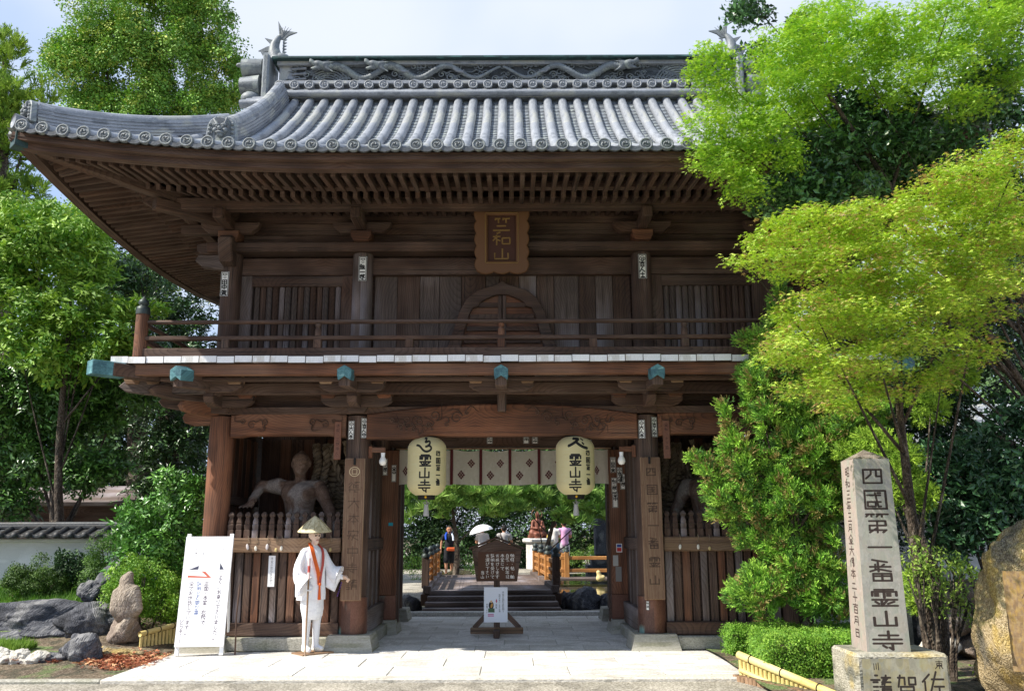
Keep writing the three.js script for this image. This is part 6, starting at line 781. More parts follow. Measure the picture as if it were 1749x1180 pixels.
// ================= foliage =================
const triG = (pos) => { const g = new THREE.BufferGeometry(); g.setAttribute('position', new THREE.Float32BufferAttribute(pos, 3)); g.computeVertexNormals(); return g; };
const xf = (pts, q, o) => pts.map((p) => V(...p).applyQuaternion(q).add(o));
const rq = (r, tilt) => { const a = r() * 6.283, q = new THREE.Quaternion().setFromAxisAngle(V(0, 1, 0), a); const t = new THREE.Quaternion().setFromAxisAngle(V(Math.cos(r() * 6.283), 0, Math.sin(r() * 6.283)).normalize(), (r() - 0.5) * 2 * tilt); return t.multiply(q); };
function leafTris(L, w, fold = 0.12) { const b = [0, 0, 0], l = [-w / 2, fold * w, L * 0.42], m = [0, -fold * w * 0.3, L * 0.5], r = [w / 2, fold * w, L * 0.42], t = [0, -L * 0.08, L]; return [[b, l, m], [b, m, r], [l, t, m], [m, t, r]]; }
function mapleTris(S) { const c = [0, 0, S * 0.25], out = [], lobes = [[-1.9, 0.5], [-1.0, 0.85], [0, 1], [1.0, 0.85], [1.9, 0.5]], tip = lobes.map(([a, l]) => [Math.sin(a) * S * l, -0.12 * S * l, S * 0.25 + Math.cos(a) * S * l]), not = (a) => [Math.sin(a) * S * 0.3, 0, S * 0.25 + Math.cos(a) * S * 0.3]; lobes.forEach(([a], i) => { out.push([c, not(a - 0.5), tip[i]], [c, tip[i], not(a + 0.5)]); }); return out; }
function sprig(seed, n, R, leaf, tilt, thick = 0.35) { const r = rng(seed), pos = []; for (let i = 0; i < n; i++) { const a = r() * 6.283, d = R * Math.sqrt(r()), o = V(Math.cos(a) * d, (r() - 0.5) * R * thick, Math.sin(a) * d), q = rq(r, tilt), s = 0.7 + 0.5 * r(); for (const t of leaf) for (const p of xf(t, q, V(0, 0, 0))) { pos.push(p.x * s + o.x, p.y * s + o.y, p.z * s + o.z); } } return triG(pos); }
// tuft: thin blades fanning along +y
function tuft(seed, n, L, w, open) { const r = rng(seed), pos = []; for (let i = 0; i < n; i++) { const a = r() * 6.283, t = open * Math.sqrt(r()), d = V(Math.sin(t) * Math.cos(a), Math.cos(t), Math.sin(t) * Math.sin(a)), s = d.clone().cross(V(r() - 0.5, r() - 0.5, r() - 0.5)).normalize().multiplyScalar(w), l = L * (0.6 + 0.5 * r()), b = d.clone().multiplyScalar(L * 0.06), e = d.clone().multiplyScalar(l), m = d.clone().multiplyScalar(l * 0.45); for (const p of [b, m.clone().add(s), m.clone().sub(s), m.clone().add(s), e, m.clone().sub(s)]) pos.push(p.x, p.y, p.z); } return triG(pos); }
// scale-leaf spray for junipers: a feathery branching flat spray along +y
function spray(seed, L) { const r = rng(seed), pos = []; const blade = (o, d, l, w) => { const s = d.clone().cross(V(r() - 0.5, r() - 0.5, r() - 0.5)).normalize().multiplyScalar(w), m = o.clone().addScaledVector(d, l * 0.45), e = o.clone().addScaledVector(d, l); for (const p of [o, m.clone().add(s), m.clone().sub(s), m.clone().add(s), e, m.clone().sub(s)]) pos.push(p.x, p.y, p.z); }; for (let k = 0; k < 5; k++) { const a = r() * 6.28, t = 0.55 * Math.sqrt(r()), d = V(Math.sin(t) * Math.cos(a), Math.cos(t), Math.sin(t) * Math.sin(a)); blade(V(0, 0, 0), d, L, L * 0.035); for (let i = 0; i < 7; i++) { const f = 0.15 + 0.75 * i / 7, o = d.clone().multiplyScalar(L * f), dd = d.clone().add(V(r() - 0.5, r() - 0.5, r() - 0.5).multiplyScalar(1.4)).normalize(); blade(o, dd, L * (0.42 - 0.25 * f), L * 0.034); } } return triG(pos); }
const leafMat = (tr = 0.35, rough = 0.5) => new THREE.MeshPhysicalMaterial({ color: 0xffffff, roughness: rough, transmission: tr, thickness: 0, side: THREE.DoubleSide, specularIntensity: 0.6 });
const opaqueLeaf = (rough) => new THREE.MeshStandardMaterial({ color: 0xffffff, roughness: rough, side: THREE.DoubleSide });
const LM = { soft: leafMat(0.4, 0.6), far: opaqueLeaf(0.7), gloss: opaqueLeaf(0.35), needle: opaqueLeaf(0.9), maple: leafMat(0.52, 0.65) };
const SG = {
  broad: [1, 2].map((s) => sprig(s, 9, 0.2, leafTris(0.16, 0.06), 0.7)), mid: [3, 4].map((s) => sprig(s, 10, 0.2, leafTris(0.1, 0.055), 0.8)), small: [5, 6].map((s) => sprig(s, 12, 0.13, leafTris(0.05, 0.026), 0.9, 0.6)), tiny: [7, 8].map((s) => sprig(s, 14, 0.07, leafTris(0.026, 0.014), 1.0, 0.7)), fan: [9, 10].map((s) => sprig(s, 14, 0.32, leafTris(0.11, 0.1), 0.9, 0.6)),
  maple: [11, 12, 13].map((s) => sprig(s, 8, 0.13, mapleTris(0.036), 0.5, 0.3)), camellia: [14, 15].map((s) => sprig(s, 8, 0.12, leafTris(0.1, 0.05, 0.2), 0.9, 0.6)), pine: [16, 17].map((s) => tuft(s, 30, 0.26, 0.011, 1.1)), juniper: [18, 19].map((s) => spray(s, 0.19)), cedar: [20, 21].map((s) => spray(s, 0.42)), grass: [22].map((s) => tuft(s, 16, 0.13, 0.004, 0.7)), azalea: [23, 24].map((s) => sprig(s, 12, 0.06, leafTris(0.035, 0.014), 1.0, 0.7)),
};
const KF = { broad: 20, mid: 26, small: 45, fan: 9, maple: 42, camellia: 45, pine: 30, juniper: 90, cedar: 14, azalea: 120 };
const dummy = new THREE.Object3D(), UP = V(0, 1, 0);
// items: {p, n, s} ; palette: list of linear rgb
function leaves(parent, items, kind, mat, palette, seed, name = 'crown') {
  const geos = SG[kind], r = rng(seed); geos.forEach((g, gi) => {
    const list = items.filter((_, i) => i % geos.length === gi); if (!list.length) return; const im = new THREE.InstancedMesh(g, mat, list.length), c = new THREE.Color();
    list.forEach((it, i) => { dummy.position.copy(it.p); dummy.quaternion.setFromUnitVectors(UP, it.n); dummy.rotateY(r() * 6.283); dummy.scale.setScalar(it.s * (0.8 + 0.4 * r())); dummy.updateMatrix(); im.setMatrixAt(i, dummy.matrix); const a = palette[Math.floor(r() * palette.length)], k = 0.78 + 0.44 * r(); im.setColorAt(i, c.setRGB(a[0] * k, a[1] * k, a[2] * k)); });
    im.name = name; im.castShadow = im.receiveShadow = true; im.userData.kind = 'stuff'; parent.add(im);
  });
}
const rdir = (r) => { const z = r() * 2 - 1, a = r() * 6.283, q = Math.sqrt(1 - z * z); return V(q * Math.cos(a), z, q * Math.sin(a)); };
// fill blobs {c, r:[x,y,z]} with clumped shells
function fill(blobs, density, size, seed, o = {}) {
  const r = rng(seed), out = [], up = o.up ?? 0.5, sub = o.sub ?? 0.42, jit = o.jit ?? 0.7;
  for (const b of blobs) { const [x, y, z] = b.r, area = 4 * Math.PI * Math.pow((Math.pow(x * y, 1.6) + Math.pow(y * z, 1.6) + Math.pow(x * z, 1.6)) / 3, 1 / 1.6), n = Math.max(6, Math.round(density * (KF[o.kind] || 20) * area / (size * size))), m = Math.max(5, Math.round(o.clumps ?? 16)), subs = [];
    for (let i = 0; i < m; i++) { const d = rdir(r); const k = 0.55 + 0.4 * r(); subs.push([V(d.x * x * k, d.y * y * k, d.z * z * k), sub * (0.6 + 0.7 * r())]); }
    for (let i = 0; i < n; i++) { const [c, k] = subs[Math.floor(r() * m)], d = rdir(r), e = 0.7 + 0.3 * r(); const p = V(c.x + d.x * x * k * e, c.y + d.y * y * k * e, c.z + d.z * z * k * e); const nn = d.clone().multiplyScalar(1 - up).add(V(0, up, 0)).add(o.lean ? V(...o.lean) : V(0, 0, 0)).add(V(r() - 0.5, r() - 0.5, r() - 0.5).multiplyScalar(jit)).normalize(); out.push({ p: p.add(b.c), n: nn, s: size * (o.grow ?? 1) }); } }
  return out;
}
const PB = (list, z, k = 1) => list.map(([px, py, r, ry, dz]) => { const zz = z + (dz || 0), m = pxm(zz) * 1.03; return { c: P(px, py, zz), r: [r * m * k, (ry || r) * m * k, r * m * k * 0.9] }; });
const G = (h, k = 1.2) => lin(h).map((v) => v * k);
function tree(name, label, base, blobs, opt) {
  const t = thing(name, label, opt.category || 'tree', [base.x, base.y, base.z]); const o = base.clone().negate();
  const loc = blobs.map((b) => ({ c: b.c.clone().add(o), r: [b.r[0], b.r[1] * (opt.flatten || 1), b.r[2]] })); const top = opt.top || loc.reduce((a, b) => a.add(b.c), V(0, 0, 0)).multiplyScalar(1 / loc.length); const r = rng(opt.seed);
  const tp = curve([V(0, -0.1, 0), top.clone().multiplyScalar(0.4).add(V((r() - 0.5) * 0.3, 0, (r() - 0.5) * 0.3)), top], 14); const tr = opt.trunk || 0.15; mesh('trunk', tube(tp, tp.map((_, i) => tr * (1.15 - 0.75 * i / 14) + (i === 0 ? tr * 0.3 : 0)), 12), M.bark, t);
  loc.forEach((b, i) => { if (i % (opt.every || 2)) return; const s = tp[5 + Math.floor(r() * 8)], m = s.clone().lerp(b.c, 0.5).add(V(0, -0.1 * b.r[1], 0)); mesh('limb', tube(curve([s, m, b.c], 8), [1, 0.9, 0.8, 0.7, 0.6, 0.5, 0.42, 0.33, 0.22].map((k) => k * (opt.limb || tr * 0.26)), 7), M.bark, t); });
  leaves(t, fill(loc, opt.density, opt.size, opt.seed, opt), opt.kind, opt.mat || LM.soft, opt.pal, opt.seed + 1); return t;
}
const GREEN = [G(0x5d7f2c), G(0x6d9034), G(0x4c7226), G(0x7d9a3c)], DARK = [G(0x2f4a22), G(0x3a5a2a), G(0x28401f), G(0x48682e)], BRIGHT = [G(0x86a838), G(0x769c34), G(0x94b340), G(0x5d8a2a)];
// ---- left side ----
tree('ginkgo_tree', 'tall pale green tree rising behind the roof beside the demon-face tile', V(P(250, 800, -14).x, 0, -14), PB([[170, 50, 75], [260, 30, 85], [345, 45, 60], [130, 135, 65], [220, 125, 85], [310, 115, 75], [385, 95, 45], [395, 150, 38], [160, 205, 65], [260, 195, 70], [350, 180, 50], [250, -50, 80], [345, -20, 50], [112, 95, 40], [250, 300, 120], [200, 420, 120]], -14), { seed: 101, kind: 'fan', mat: LM.far, density: 2.6, size: 0.72, trunk: 0.32, pal: [G(0x7da544), G(0x6c963a), G(0x90b652), G(0x5c8632), G(0xa3b04a)], clumps: 26, sub: 0.34 });
tree('cedar_tree', 'feathery yellow-green cedar at the roof corner', V(P(20, 880, -7).x, 0, -7), PB([[5, 105, 38, 45], [30, 170, 42, 40], [0, 240, 50, 50], [62, 178, 30, 25], [40, 250, 35, 40], [20, 330, 60, 45], [-10, 420, 60, 60], [-60, 250, 70, 90], [-50, 150, 60, 80]], -7), { seed: 111, kind: 'cedar', density: 1.3, size: 0.8, trunk: 0.25, mat: LM.needle, pal: [G(0x6f8c2c), G(0x7f9c30), G(0x5b7a2a), G(0x8ea83a)], up: 0.55, clumps: 14 });
tree('broadleaf_tree', 'sunlit bright green broadleaf tree below the eave corner', V(P(128, 900, -4.6).x, 0.2, -4.6), PB([[40, 375, 60, 45], [115, 395, 70, 50], [165, 450, 45, 35], [60, 470, 70, 55], [135, 520, 60, 45], [195, 555, 45, 40], [25, 560, 60, 60], [100, 600, 60, 50], [180, 600, 50, 40], [225, 530, 28, 16], [262, 528, 22, 8], [-30, 460, 70, 90]], -4.2), { seed: 121, kind: 'broad', density: 2.3, size: 0.85, trunk: 0.09, mat: LM.soft, pal: BRIGHT, clumps: 16 });
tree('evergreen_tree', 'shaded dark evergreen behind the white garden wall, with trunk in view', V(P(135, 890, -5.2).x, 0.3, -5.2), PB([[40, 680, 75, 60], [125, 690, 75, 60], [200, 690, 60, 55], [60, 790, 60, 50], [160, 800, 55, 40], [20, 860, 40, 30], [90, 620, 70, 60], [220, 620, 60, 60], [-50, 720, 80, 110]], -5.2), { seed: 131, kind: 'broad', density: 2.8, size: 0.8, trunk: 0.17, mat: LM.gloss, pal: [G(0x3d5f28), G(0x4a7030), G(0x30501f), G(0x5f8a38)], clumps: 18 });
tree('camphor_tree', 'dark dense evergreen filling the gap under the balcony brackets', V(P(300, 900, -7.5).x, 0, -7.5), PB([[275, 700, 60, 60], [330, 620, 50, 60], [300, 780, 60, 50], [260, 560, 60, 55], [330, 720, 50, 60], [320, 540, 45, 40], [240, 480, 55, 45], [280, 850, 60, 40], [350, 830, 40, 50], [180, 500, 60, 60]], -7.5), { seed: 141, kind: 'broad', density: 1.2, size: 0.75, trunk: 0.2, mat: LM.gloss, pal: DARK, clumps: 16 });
tree('background_tree', 'dim tall tree far behind the garden wall', V(-16, 0, -17), [[-15, 4, 3.2], [-11.5, 4.5, 3], [-18, 6, 3.5], [-13, 8, 3], [-9.5, 2.6, 2.4], [-17, 2, 3], [-20, 3.5, 4], [-12.5, 1.5, 2.4]].map(([x, y, r]) => ({ c: V(x, y, -16), r: [r, r, r] })), { seed: 151, kind: 'fan', mat: LM.far, density: 1.5, size: 1.1, trunk: 0.35, pal: DARK, clumps: 26, sub: 0.34 });
function bush(name, label, blobs, kind, density, size, pal, seed, o = {}) { const c0 = blobs[0].c, t = thing(name, label, o.category || 'bush', [c0.x, o.y ?? 0, c0.z]); const off = V(-c0.x, -(o.y ?? 0), -c0.z); const loc = blobs.map((b) => ({ c: b.c.clone().add(off), r: b.r })); const r = rng(seed); loc.forEach((b) => { for (let k = 0; k < (o.stems ?? 3); k++) mesh('stem', tube(curve([[b.c.x * 0.3 + (r() - 0.5) * 0.1, -0.05, b.c.z * 0.3], [b.c.x * 0.7, b.c.y * 0.5, b.c.z * 0.7], [b.c.x + (r() - 0.5) * b.r[0], b.c.y + 0.3 * b.r[1], b.c.z]], 6), [0.022, 0.02, 0.018, 0.015, 0.012, 0.009, 0.006].map((q) => q * (o.stem ?? 1)), 6), M.bark, t); }); leaves(t, fill(loc, density, size, seed, { clumps: 30, sub: 0.3, up: 0.3, ...o, kind }), kind, o.mat || LM.soft, pal, seed + 1, 'foliage'); return t; }
bush('laurel_bush', 'large glossy-leaved bush pressed against the sunlit corner post', PB([[285, 900, 62, 55], [250, 940, 50, 45], [325, 860, 35, 40], [320, 940, 40, 50], [270, 985, 50, 40], [230, 900, 40, 40], [300, 830, 40, 30]], -1.3), 'broad', 1.7, 0.6, [G(0x4d7a30), G(0x5c8c38), G(0x3f6a28), G(0x6d9a44)], 161, { mat: LM.gloss });
bush('azalea_bush', 'bright rounded azalea bush just behind the carved stone', PB([[242, 1002, 64, 50], [275, 1030, 40, 32], [215, 1010, 38, 32]], -0.6), 'small', 2.2, 0.75, [G(0x6f9a2c), G(0x80a934), G(0x5d8826), G(0x93b540)], 171, { clumps: 40, sub: 0.25 });
bush('round_shrub', 'clipped olive shrub in front of the white garden wall', PB([[62, 982, 44, 30], [45, 992, 34, 26], [85, 995, 30, 24]], -2.4), 'small', 2.8, 0.6, [G(0x4d6c26), G(0x5c7a2c), G(0x3e5a20)], 181, { y: 0.35 });
bush('small_tree_shrub', 'small dark-leaved shrub on short stems against the white wall', PB([[123, 965, 28, 22], [112, 985, 22, 16], [140, 975, 16, 16]], -2.6), 'mid', 2.6, 0.5, [G(0x33522a), G(0x3f6030), G(0x2b4522)], 191, { y: 0.4 });
bush('mounded_shrub', 'mounded shrub beside the dark rock at the end of the white wall', PB([[185, 950, 34, 38], [165, 985, 32, 30], [195, 990, 28, 30]], -2.0), 'small', 2.6, 0.6, [G(0x55782a), G(0x648a30), G(0x456622)], 201, { y: 0.3 });
// bed cover
{ const r = rng(212), it = []; for (let i = 0; i < 2600; i++) { const x = -9.5 + 5 * r(), z = -3.4 + 2.2 * r(); it.push({ p: V(x, bedY(x, z), z), n: V((r() - 0.5) * 0.4, 1, (r() - 0.5) * 0.4).normalize(), s: 0.9 + 0.6 * r() }); } const t = thing('ground_cover', 'low green ground cover below the white garden wall', 'ground cover'); t.userData.kind = 'stuff'; leaves(t, it, 'grass', LM.soft, [G(0x5f8a2a), G(0x4d7524), G(0x76a034)], 213, 'blades');
  const it2 = []; for (let i = 0; i < 900; i++) { const p = P(20 + 160 * r(), 0, 0.3), z = 0.35 + 0.55 * r(); it2.push({ p: V(p.x, bedY(p.x, z), z), n: V((r() - 0.5) * 0.4, 1, (r() - 0.5) * 0.4).normalize(), s: 0.7 + 0.6 * r() }); } const t2 = thing('grass_patch', 'tuft of bright grass behind the row of white cobbles', 'grass'); t2.userData.kind = 'stuff'; leaves(t2, it2, 'grass', LM.soft, [G(0x7a9a34), G(0x8aa83c), G(0x6a8a2c)], 214, 'blades'); }
// fallen red leaves
SG.fallen = [sprig(31, 3, 0.05, mapleTris(0.03), 0.5, 0.3)];
{ const r = rng(221), it = []; for (let i = 0; i < 1500; i++) { const k = r(); const c = k < 0.7 ? P(205 + 70 * (r() + r() - 1), 1128 + 22 * (r() + r() - 1), 0) : P(60 + 120 * r(), 1112, 0); const z = k < 0.7 ? 0.9 + 0.75 * (r() + r() - 1) : 0.9 + 0.4 * r(); const x = k < 0.7 ? -4.55 + 0.5 * (r() + r() - 1) + (z - 0.9) * 0.15 : c.x; it.push({ p: V(x, Math.max(x > -4.2 ? 0.004 : -0.03, bedY(x, z)) + 0.012 + 0.02 * r(), z), n: V((r() - 0.5), 1.2, (r() - 0.5)).normalize(), s: 0.8 + 0.5 * r() }); } const t = thing('fallen_leaves', 'drift of rust-red fallen maple leaves between the rocks and the pavement', 'fallen leaves'); t.userData.kind = 'stuff'; leaves(t, it, 'fallen', flatLeaf(), [G(0x9a5a3c), G(0xa86a4a), G(0x7f4430), G(0xb58a64)], 222, 'leaf_litter'); }
function flatLeaf() { return leafMat(0.1, 0.8); }
// ---- right side ----
tree('maple_tree', 'yellow-green maple spreading over the stone pillar', P(1603, 1180, 2.7).setY(0), [...PB([[1270, 445, 32, 10], [1320, 405, 50, 24], [1400, 380, 70, 38], [1490, 375, 80, 45], [1580, 335, 80, 42], [1670, 300, 70, 45], [1745, 260, 60, 50], [1345, 450, 60, 26], [1440, 460, 80, 45], [1550, 450, 80, 50], [1650, 410, 80, 55], [1740, 390, 70, 60], [1390, 530, 65, 32], [1480, 540, 70, 42], [1580, 520, 65, 40], [1340, 600, 50, 32], [1420, 610, 60, 36], [1380, 660, 50, 26], [1500, 610, 55, 34], [1590, 580, 45, 26], [1700, 480, 60, 40]], 4.3, 1.08), ...PB([[1360, 420, 60, 30], [1470, 420, 80, 40], [1600, 400, 80, 50], [1700, 350, 70, 50], [1520, 500, 80, 45], [1630, 480, 80, 50], [1450, 500, 70, 40], [1740, 450, 60, 60], [1430, 560, 60, 40], [1540, 570, 60, 40], [1660, 540, 60, 30], [1370, 570, 50, 30], [1470, 640, 45, 28], [1450, 680, 46, 26], [1540, 660, 50, 30], [1610, 640, 45, 28], [1660, 600, 45, 26]], 3.5, 1.05)], { seed: 301, kind: 'maple', flatten: 0.8, density: 4.2, size: 0.9, trunk: 0.075, limb: 0.02, every: 6, top: P(1530, 640, 3.2).sub(P(1603, 1180, 2.7).setY(0)), mat: LM.maple, pal: [G(0xaec63c), G(0xbdd248), G(0x97ba38), G(0xc9d656), G(0xa4c03c), G(0xa4c03c), G(0xb0905a)], up: 0.75, jit: 0.5, clumps: 20, sub: 0.4 });
tree('maple_tree', 'yellow-green maple with lobed branches hanging before the roof end', V(8.6, 0, 0.6), [...PB([[1215, 110, 42, 34], [1195, 135, 30, 24], [1235, 155, 40, 30], [1205, 215, 36, 34], [1260, 225, 45, 36], [1200, 270, 30, 28], [1250, 290, 42, 40], [1280, 320, 36, 32], [1310, 220, 50, 40], [1310, 150, 50, 34], [1330, 90, 50, 42], [1390, 60, 60, 42], [1370, 150, 55, 34], [1460, 40, 60, 40], [1540, 60, 65, 42], [1600, 120, 60, 34], [1540, 150, 60, 34], [1680, 60, 65, 50], [1620, 20, 60, 40], [1740, 110, 50, 40], [1330, 270, 40, 30], [1470, 110, 50, 30], [1650, 180, 50, 24]], 2.9, 1.08), ...PB([[1290, 190, 50, 40], [1350, 200, 50, 40], [1420, 110, 60, 40], [1510, 90, 60, 45], [1600, 70, 60, 45], [1700, 20, 60, 40], [1340, 120, 50, 40], [1270, 270, 40, 40], [1225, 180, 36, 30], [1420, 20, 60, 40], [1400, 200, 50, 28]], 2.2, 1.0)], { seed: 311, kind: 'maple', flatten: 0.9, density: 4.4, size: 1.0, trunk: 0.06, limb: 0.022, every: 3, mat: LM.maple, pal: [G(0xa8c43a), G(0xb6d042), G(0x98bc38), G(0x84ac3a), G(0x94b836)], up: 0.7, jit: 0.6, clumps: 20, sub: 0.4 });
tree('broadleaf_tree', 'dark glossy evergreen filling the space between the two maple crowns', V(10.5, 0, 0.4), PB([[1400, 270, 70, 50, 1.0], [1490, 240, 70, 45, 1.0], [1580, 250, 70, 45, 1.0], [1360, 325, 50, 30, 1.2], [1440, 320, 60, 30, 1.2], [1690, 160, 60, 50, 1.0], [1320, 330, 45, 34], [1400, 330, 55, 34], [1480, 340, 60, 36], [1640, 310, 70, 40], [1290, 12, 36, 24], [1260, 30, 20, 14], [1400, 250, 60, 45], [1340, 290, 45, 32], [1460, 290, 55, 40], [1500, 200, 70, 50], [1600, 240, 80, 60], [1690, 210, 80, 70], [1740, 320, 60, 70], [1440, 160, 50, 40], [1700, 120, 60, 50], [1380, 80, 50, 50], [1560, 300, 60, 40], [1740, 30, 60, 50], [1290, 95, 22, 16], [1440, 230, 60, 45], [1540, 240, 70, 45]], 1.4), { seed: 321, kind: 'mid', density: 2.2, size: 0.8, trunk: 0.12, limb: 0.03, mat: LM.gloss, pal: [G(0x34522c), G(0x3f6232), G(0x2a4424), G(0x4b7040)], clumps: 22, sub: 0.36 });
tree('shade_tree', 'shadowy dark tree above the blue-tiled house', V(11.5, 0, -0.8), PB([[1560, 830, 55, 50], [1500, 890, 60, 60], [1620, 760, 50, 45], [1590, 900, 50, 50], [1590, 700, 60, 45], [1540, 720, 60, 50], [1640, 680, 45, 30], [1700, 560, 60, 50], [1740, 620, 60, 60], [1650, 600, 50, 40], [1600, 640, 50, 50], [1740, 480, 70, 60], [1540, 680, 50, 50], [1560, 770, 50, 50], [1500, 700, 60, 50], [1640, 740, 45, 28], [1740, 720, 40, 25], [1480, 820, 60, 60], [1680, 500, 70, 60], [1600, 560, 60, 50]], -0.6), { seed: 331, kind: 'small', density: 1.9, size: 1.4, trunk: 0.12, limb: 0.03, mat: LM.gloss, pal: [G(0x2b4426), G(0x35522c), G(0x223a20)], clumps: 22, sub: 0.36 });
tree('background_tree', 'dim tree mass far behind the juniper', V(14, 0, -15), [[10, 3, 3.2], [13, 4, 3.5], [16, 6, 4], [9, 7, 3], [13, 9, 3.5], [18, 3, 4], [7.5, 2, 2.4]].map(([x, y, r]) => ({ c: V(x, y, -14), r: [r, r, r] })), { seed: 341, kind: 'fan', mat: LM.far, density: 1.5, size: 1.1, trunk: 0.3, pal: DARK, clumps: 26, sub: 0.34 });
// juniper sculpted in flame-like masses
{
  const z = 1.25, base = V(P(1390, 1080, z).x, 0, z);
  const jb = [...PB([[1335, 530, 14, 34], [1320, 590, 32, 36], [1300, 650, 30, 50], [1325, 720, 40, 50], [1345, 610, 35, 40], [1380, 690, 42, 50], [1430, 720, 55, 45], [1380, 770, 50, 45], [1330, 800, 45, 50], [1290, 830, 45, 50], [1262, 790, 26, 40], [1250, 760, 14, 26], [1246, 728, 8, 22], [1240, 705, 5, 14], [1190, 782, 5, 12], [1228, 850, 14, 12], [1338, 495, 7, 22], [1352, 545, 12, 26], [1275, 580, 12, 8], [1290, 700, 14, 30], [1275, 640, 8, 14], [1218, 815, 16, 24], [1205, 795, 8, 14], [1240, 860, 32, 34], [1350, 860, 55, 50], [1420, 830, 45, 40], [1300, 900, 42, 40], [1410, 900, 40, 36], [1480, 700, 40, 35], [1300, 585, 20, 14], [1440, 780, 50, 40], [1460, 850, 40, 36], [1270, 850, 40, 36], [1390, 640, 36, 40]], z), ...PB([[1340, 985, 55, 45], [1300, 1020, 40, 36], [1385, 1010, 50, 42], [1340, 935, 26, 26], [1420, 975, 40, 36], [1420, 1035, 40, 32]], z + 0.1)];
  tree('juniper_tree', 'bright green juniper clipped into flame-like masses before the niche', base, jb, { seed: 401, kind: 'juniper', density: 1.25, size: 0.62, trunk: 0.09, mat: LM.needle, pal: [G(0x6c9a34), G(0x7fae3e), G(0x557f2c), G(0x98c04a), G(0x86a83c), G(0x4a7030), G(0x8a7c48)], up: 0.35, lean: [-0.35, 0.2, 0.1], jit: 0.45, clumps: 12, sub: 0.34, grow: 1.3 });
  tree('juniper_tree', 'small rounded juniper tufts on a dark leaning trunk beside the stone pillar', V(P(1605, 1180, 2.5).x, 0, 2.5), PB([[1490, 770, 40, 30, -0.6], [1500, 840, 40, 36, -0.6], [1540, 820, 36, 38], [1545, 785, 24, 26], [1565, 850, 24, 22], [1620, 640, 40, 26, -1.0], [1590, 700, 30, 24, -1.0], [1570, 1010, 26, 30]], 2.5), { seed: 411, kind: 'juniper', density: 1.3, size: 0.6, trunk: 0.1, mat: LM.needle, pal: [G(0x7a9a2a), G(0x8aa834), G(0x688a26)], up: 0.3, clumps: 18, top: V(-0.25, 2.1, 0) });
}
bush('camellia_bush', 'dark glossy camellia behind the big inscribed boulder', PB([[1690, 770, 70, 50], [1740, 740, 60, 50], [1650, 830, 60, 50], [1720, 840, 70, 50], [1610, 790, 45, 40], [1600, 860, 45, 35], [1670, 900, 60, 40], [1740, 880, 50, 40], [1620, 930, 50, 40]], 1.6), 'camellia', 1.5, 0.95, [G(0x2c4a30), G(0x385838), G(0x234028), G(0x456a40)], 421, { mat: LM.gloss, clumps: 26, sub: 0.36, jit: 1.0 });
bush('azalea_bush', 'leggy yellow-green azalea with bare stems between the stone pillar and the boulder', PB([[1590, 950, 45, 28], [1630, 985, 40, 28], [1565, 990, 34, 28], [1640, 1040, 34, 26], [1600, 1020, 30, 22], [1690, 1150, 18, 12]], 3.0), 'azalea', 0.8, 1.5, [G(0x84a040), G(0x98b04c), G(0x6c8c34)], 431, { stems: 4, clumps: 18, sub: 0.34 });
// hedge
function hedge(name, label, x0, x1, z0, z1, h, seed, pal, skew = 0) {
  const t = thing(name, label, 'hedge', [(x0 + x1) / 2, 0, (z0 + z1) / 2]); const w = x1 - x0, d = z1 - z0, r = rng(seed), it = []; const n = Math.round((w * d + 2 * (w + d) * h) * 640);
  for (let i = 0; i < n; i++) { const k = r() * (w * d + 2 * (w + d) * h); let p, nn; const e = -0.03 + 0.05 * r(); if (k < w * d) { p = V((r() - 0.5) * w, h + e, (r() - 0.5) * d); nn = V(0, 1, 0); } else if (k < w * d + 2 * w * h) { const s = r() < 0.8 ? 1 : -1; p = V((r() - 0.5) * w, r() * h, s * (d / 2 + e)); nn = V(0, 0.2, s); } else { const s = r() < 0.75 ? -1 : 1; p = V(s * (w / 2 + e), r() * h, (r() - 0.5) * d); nn = V(s, 0.2, 0); } p.x += skew * (p.z); const f = 1 + 0.05 * (fb(p.x * 5, p.z * 5 + p.y * 4, seed, 3) - 0.5); p.multiplyScalar(f); it.push({ p, n: nn.add(V(r() - 0.5, r() - 0.5, r() - 0.5).multiplyScalar(1.1)).normalize(), s: 1 }); }
  const core = new THREE.BoxGeometry(w - 0.1, h - 0.08, d - 0.1); const cp = core.attributes.position; for (let i = 0; i < cp.count; i++) cp.setX(i, cp.getX(i) + skew * cp.getZ(i)); mesh('branch_core', place(core, 0, h / 2 - 0.03, 0), M.bark, t); leaves(t, it, 'tiny', LM.soft, pal, seed, 'foliage');
}
hedge('clipped_hedge', 'low clipped box hedge with flat sunlit top beside the pavement', 2.85, 4.1, 1.25, 2.65, 0.4, 441, [G(0x6d9a2c), G(0x7ea834), G(0x5c8826), G(0x90b440)], -0.12);
hedge('clipped_hedge', 'lower rear box hedge in front of the juniper skirt', 2.75, 4.2, 0.75, 1.15, 0.36, 442, [G(0x6d9a2c), G(0x7ea834), G(0x5c8826)]);
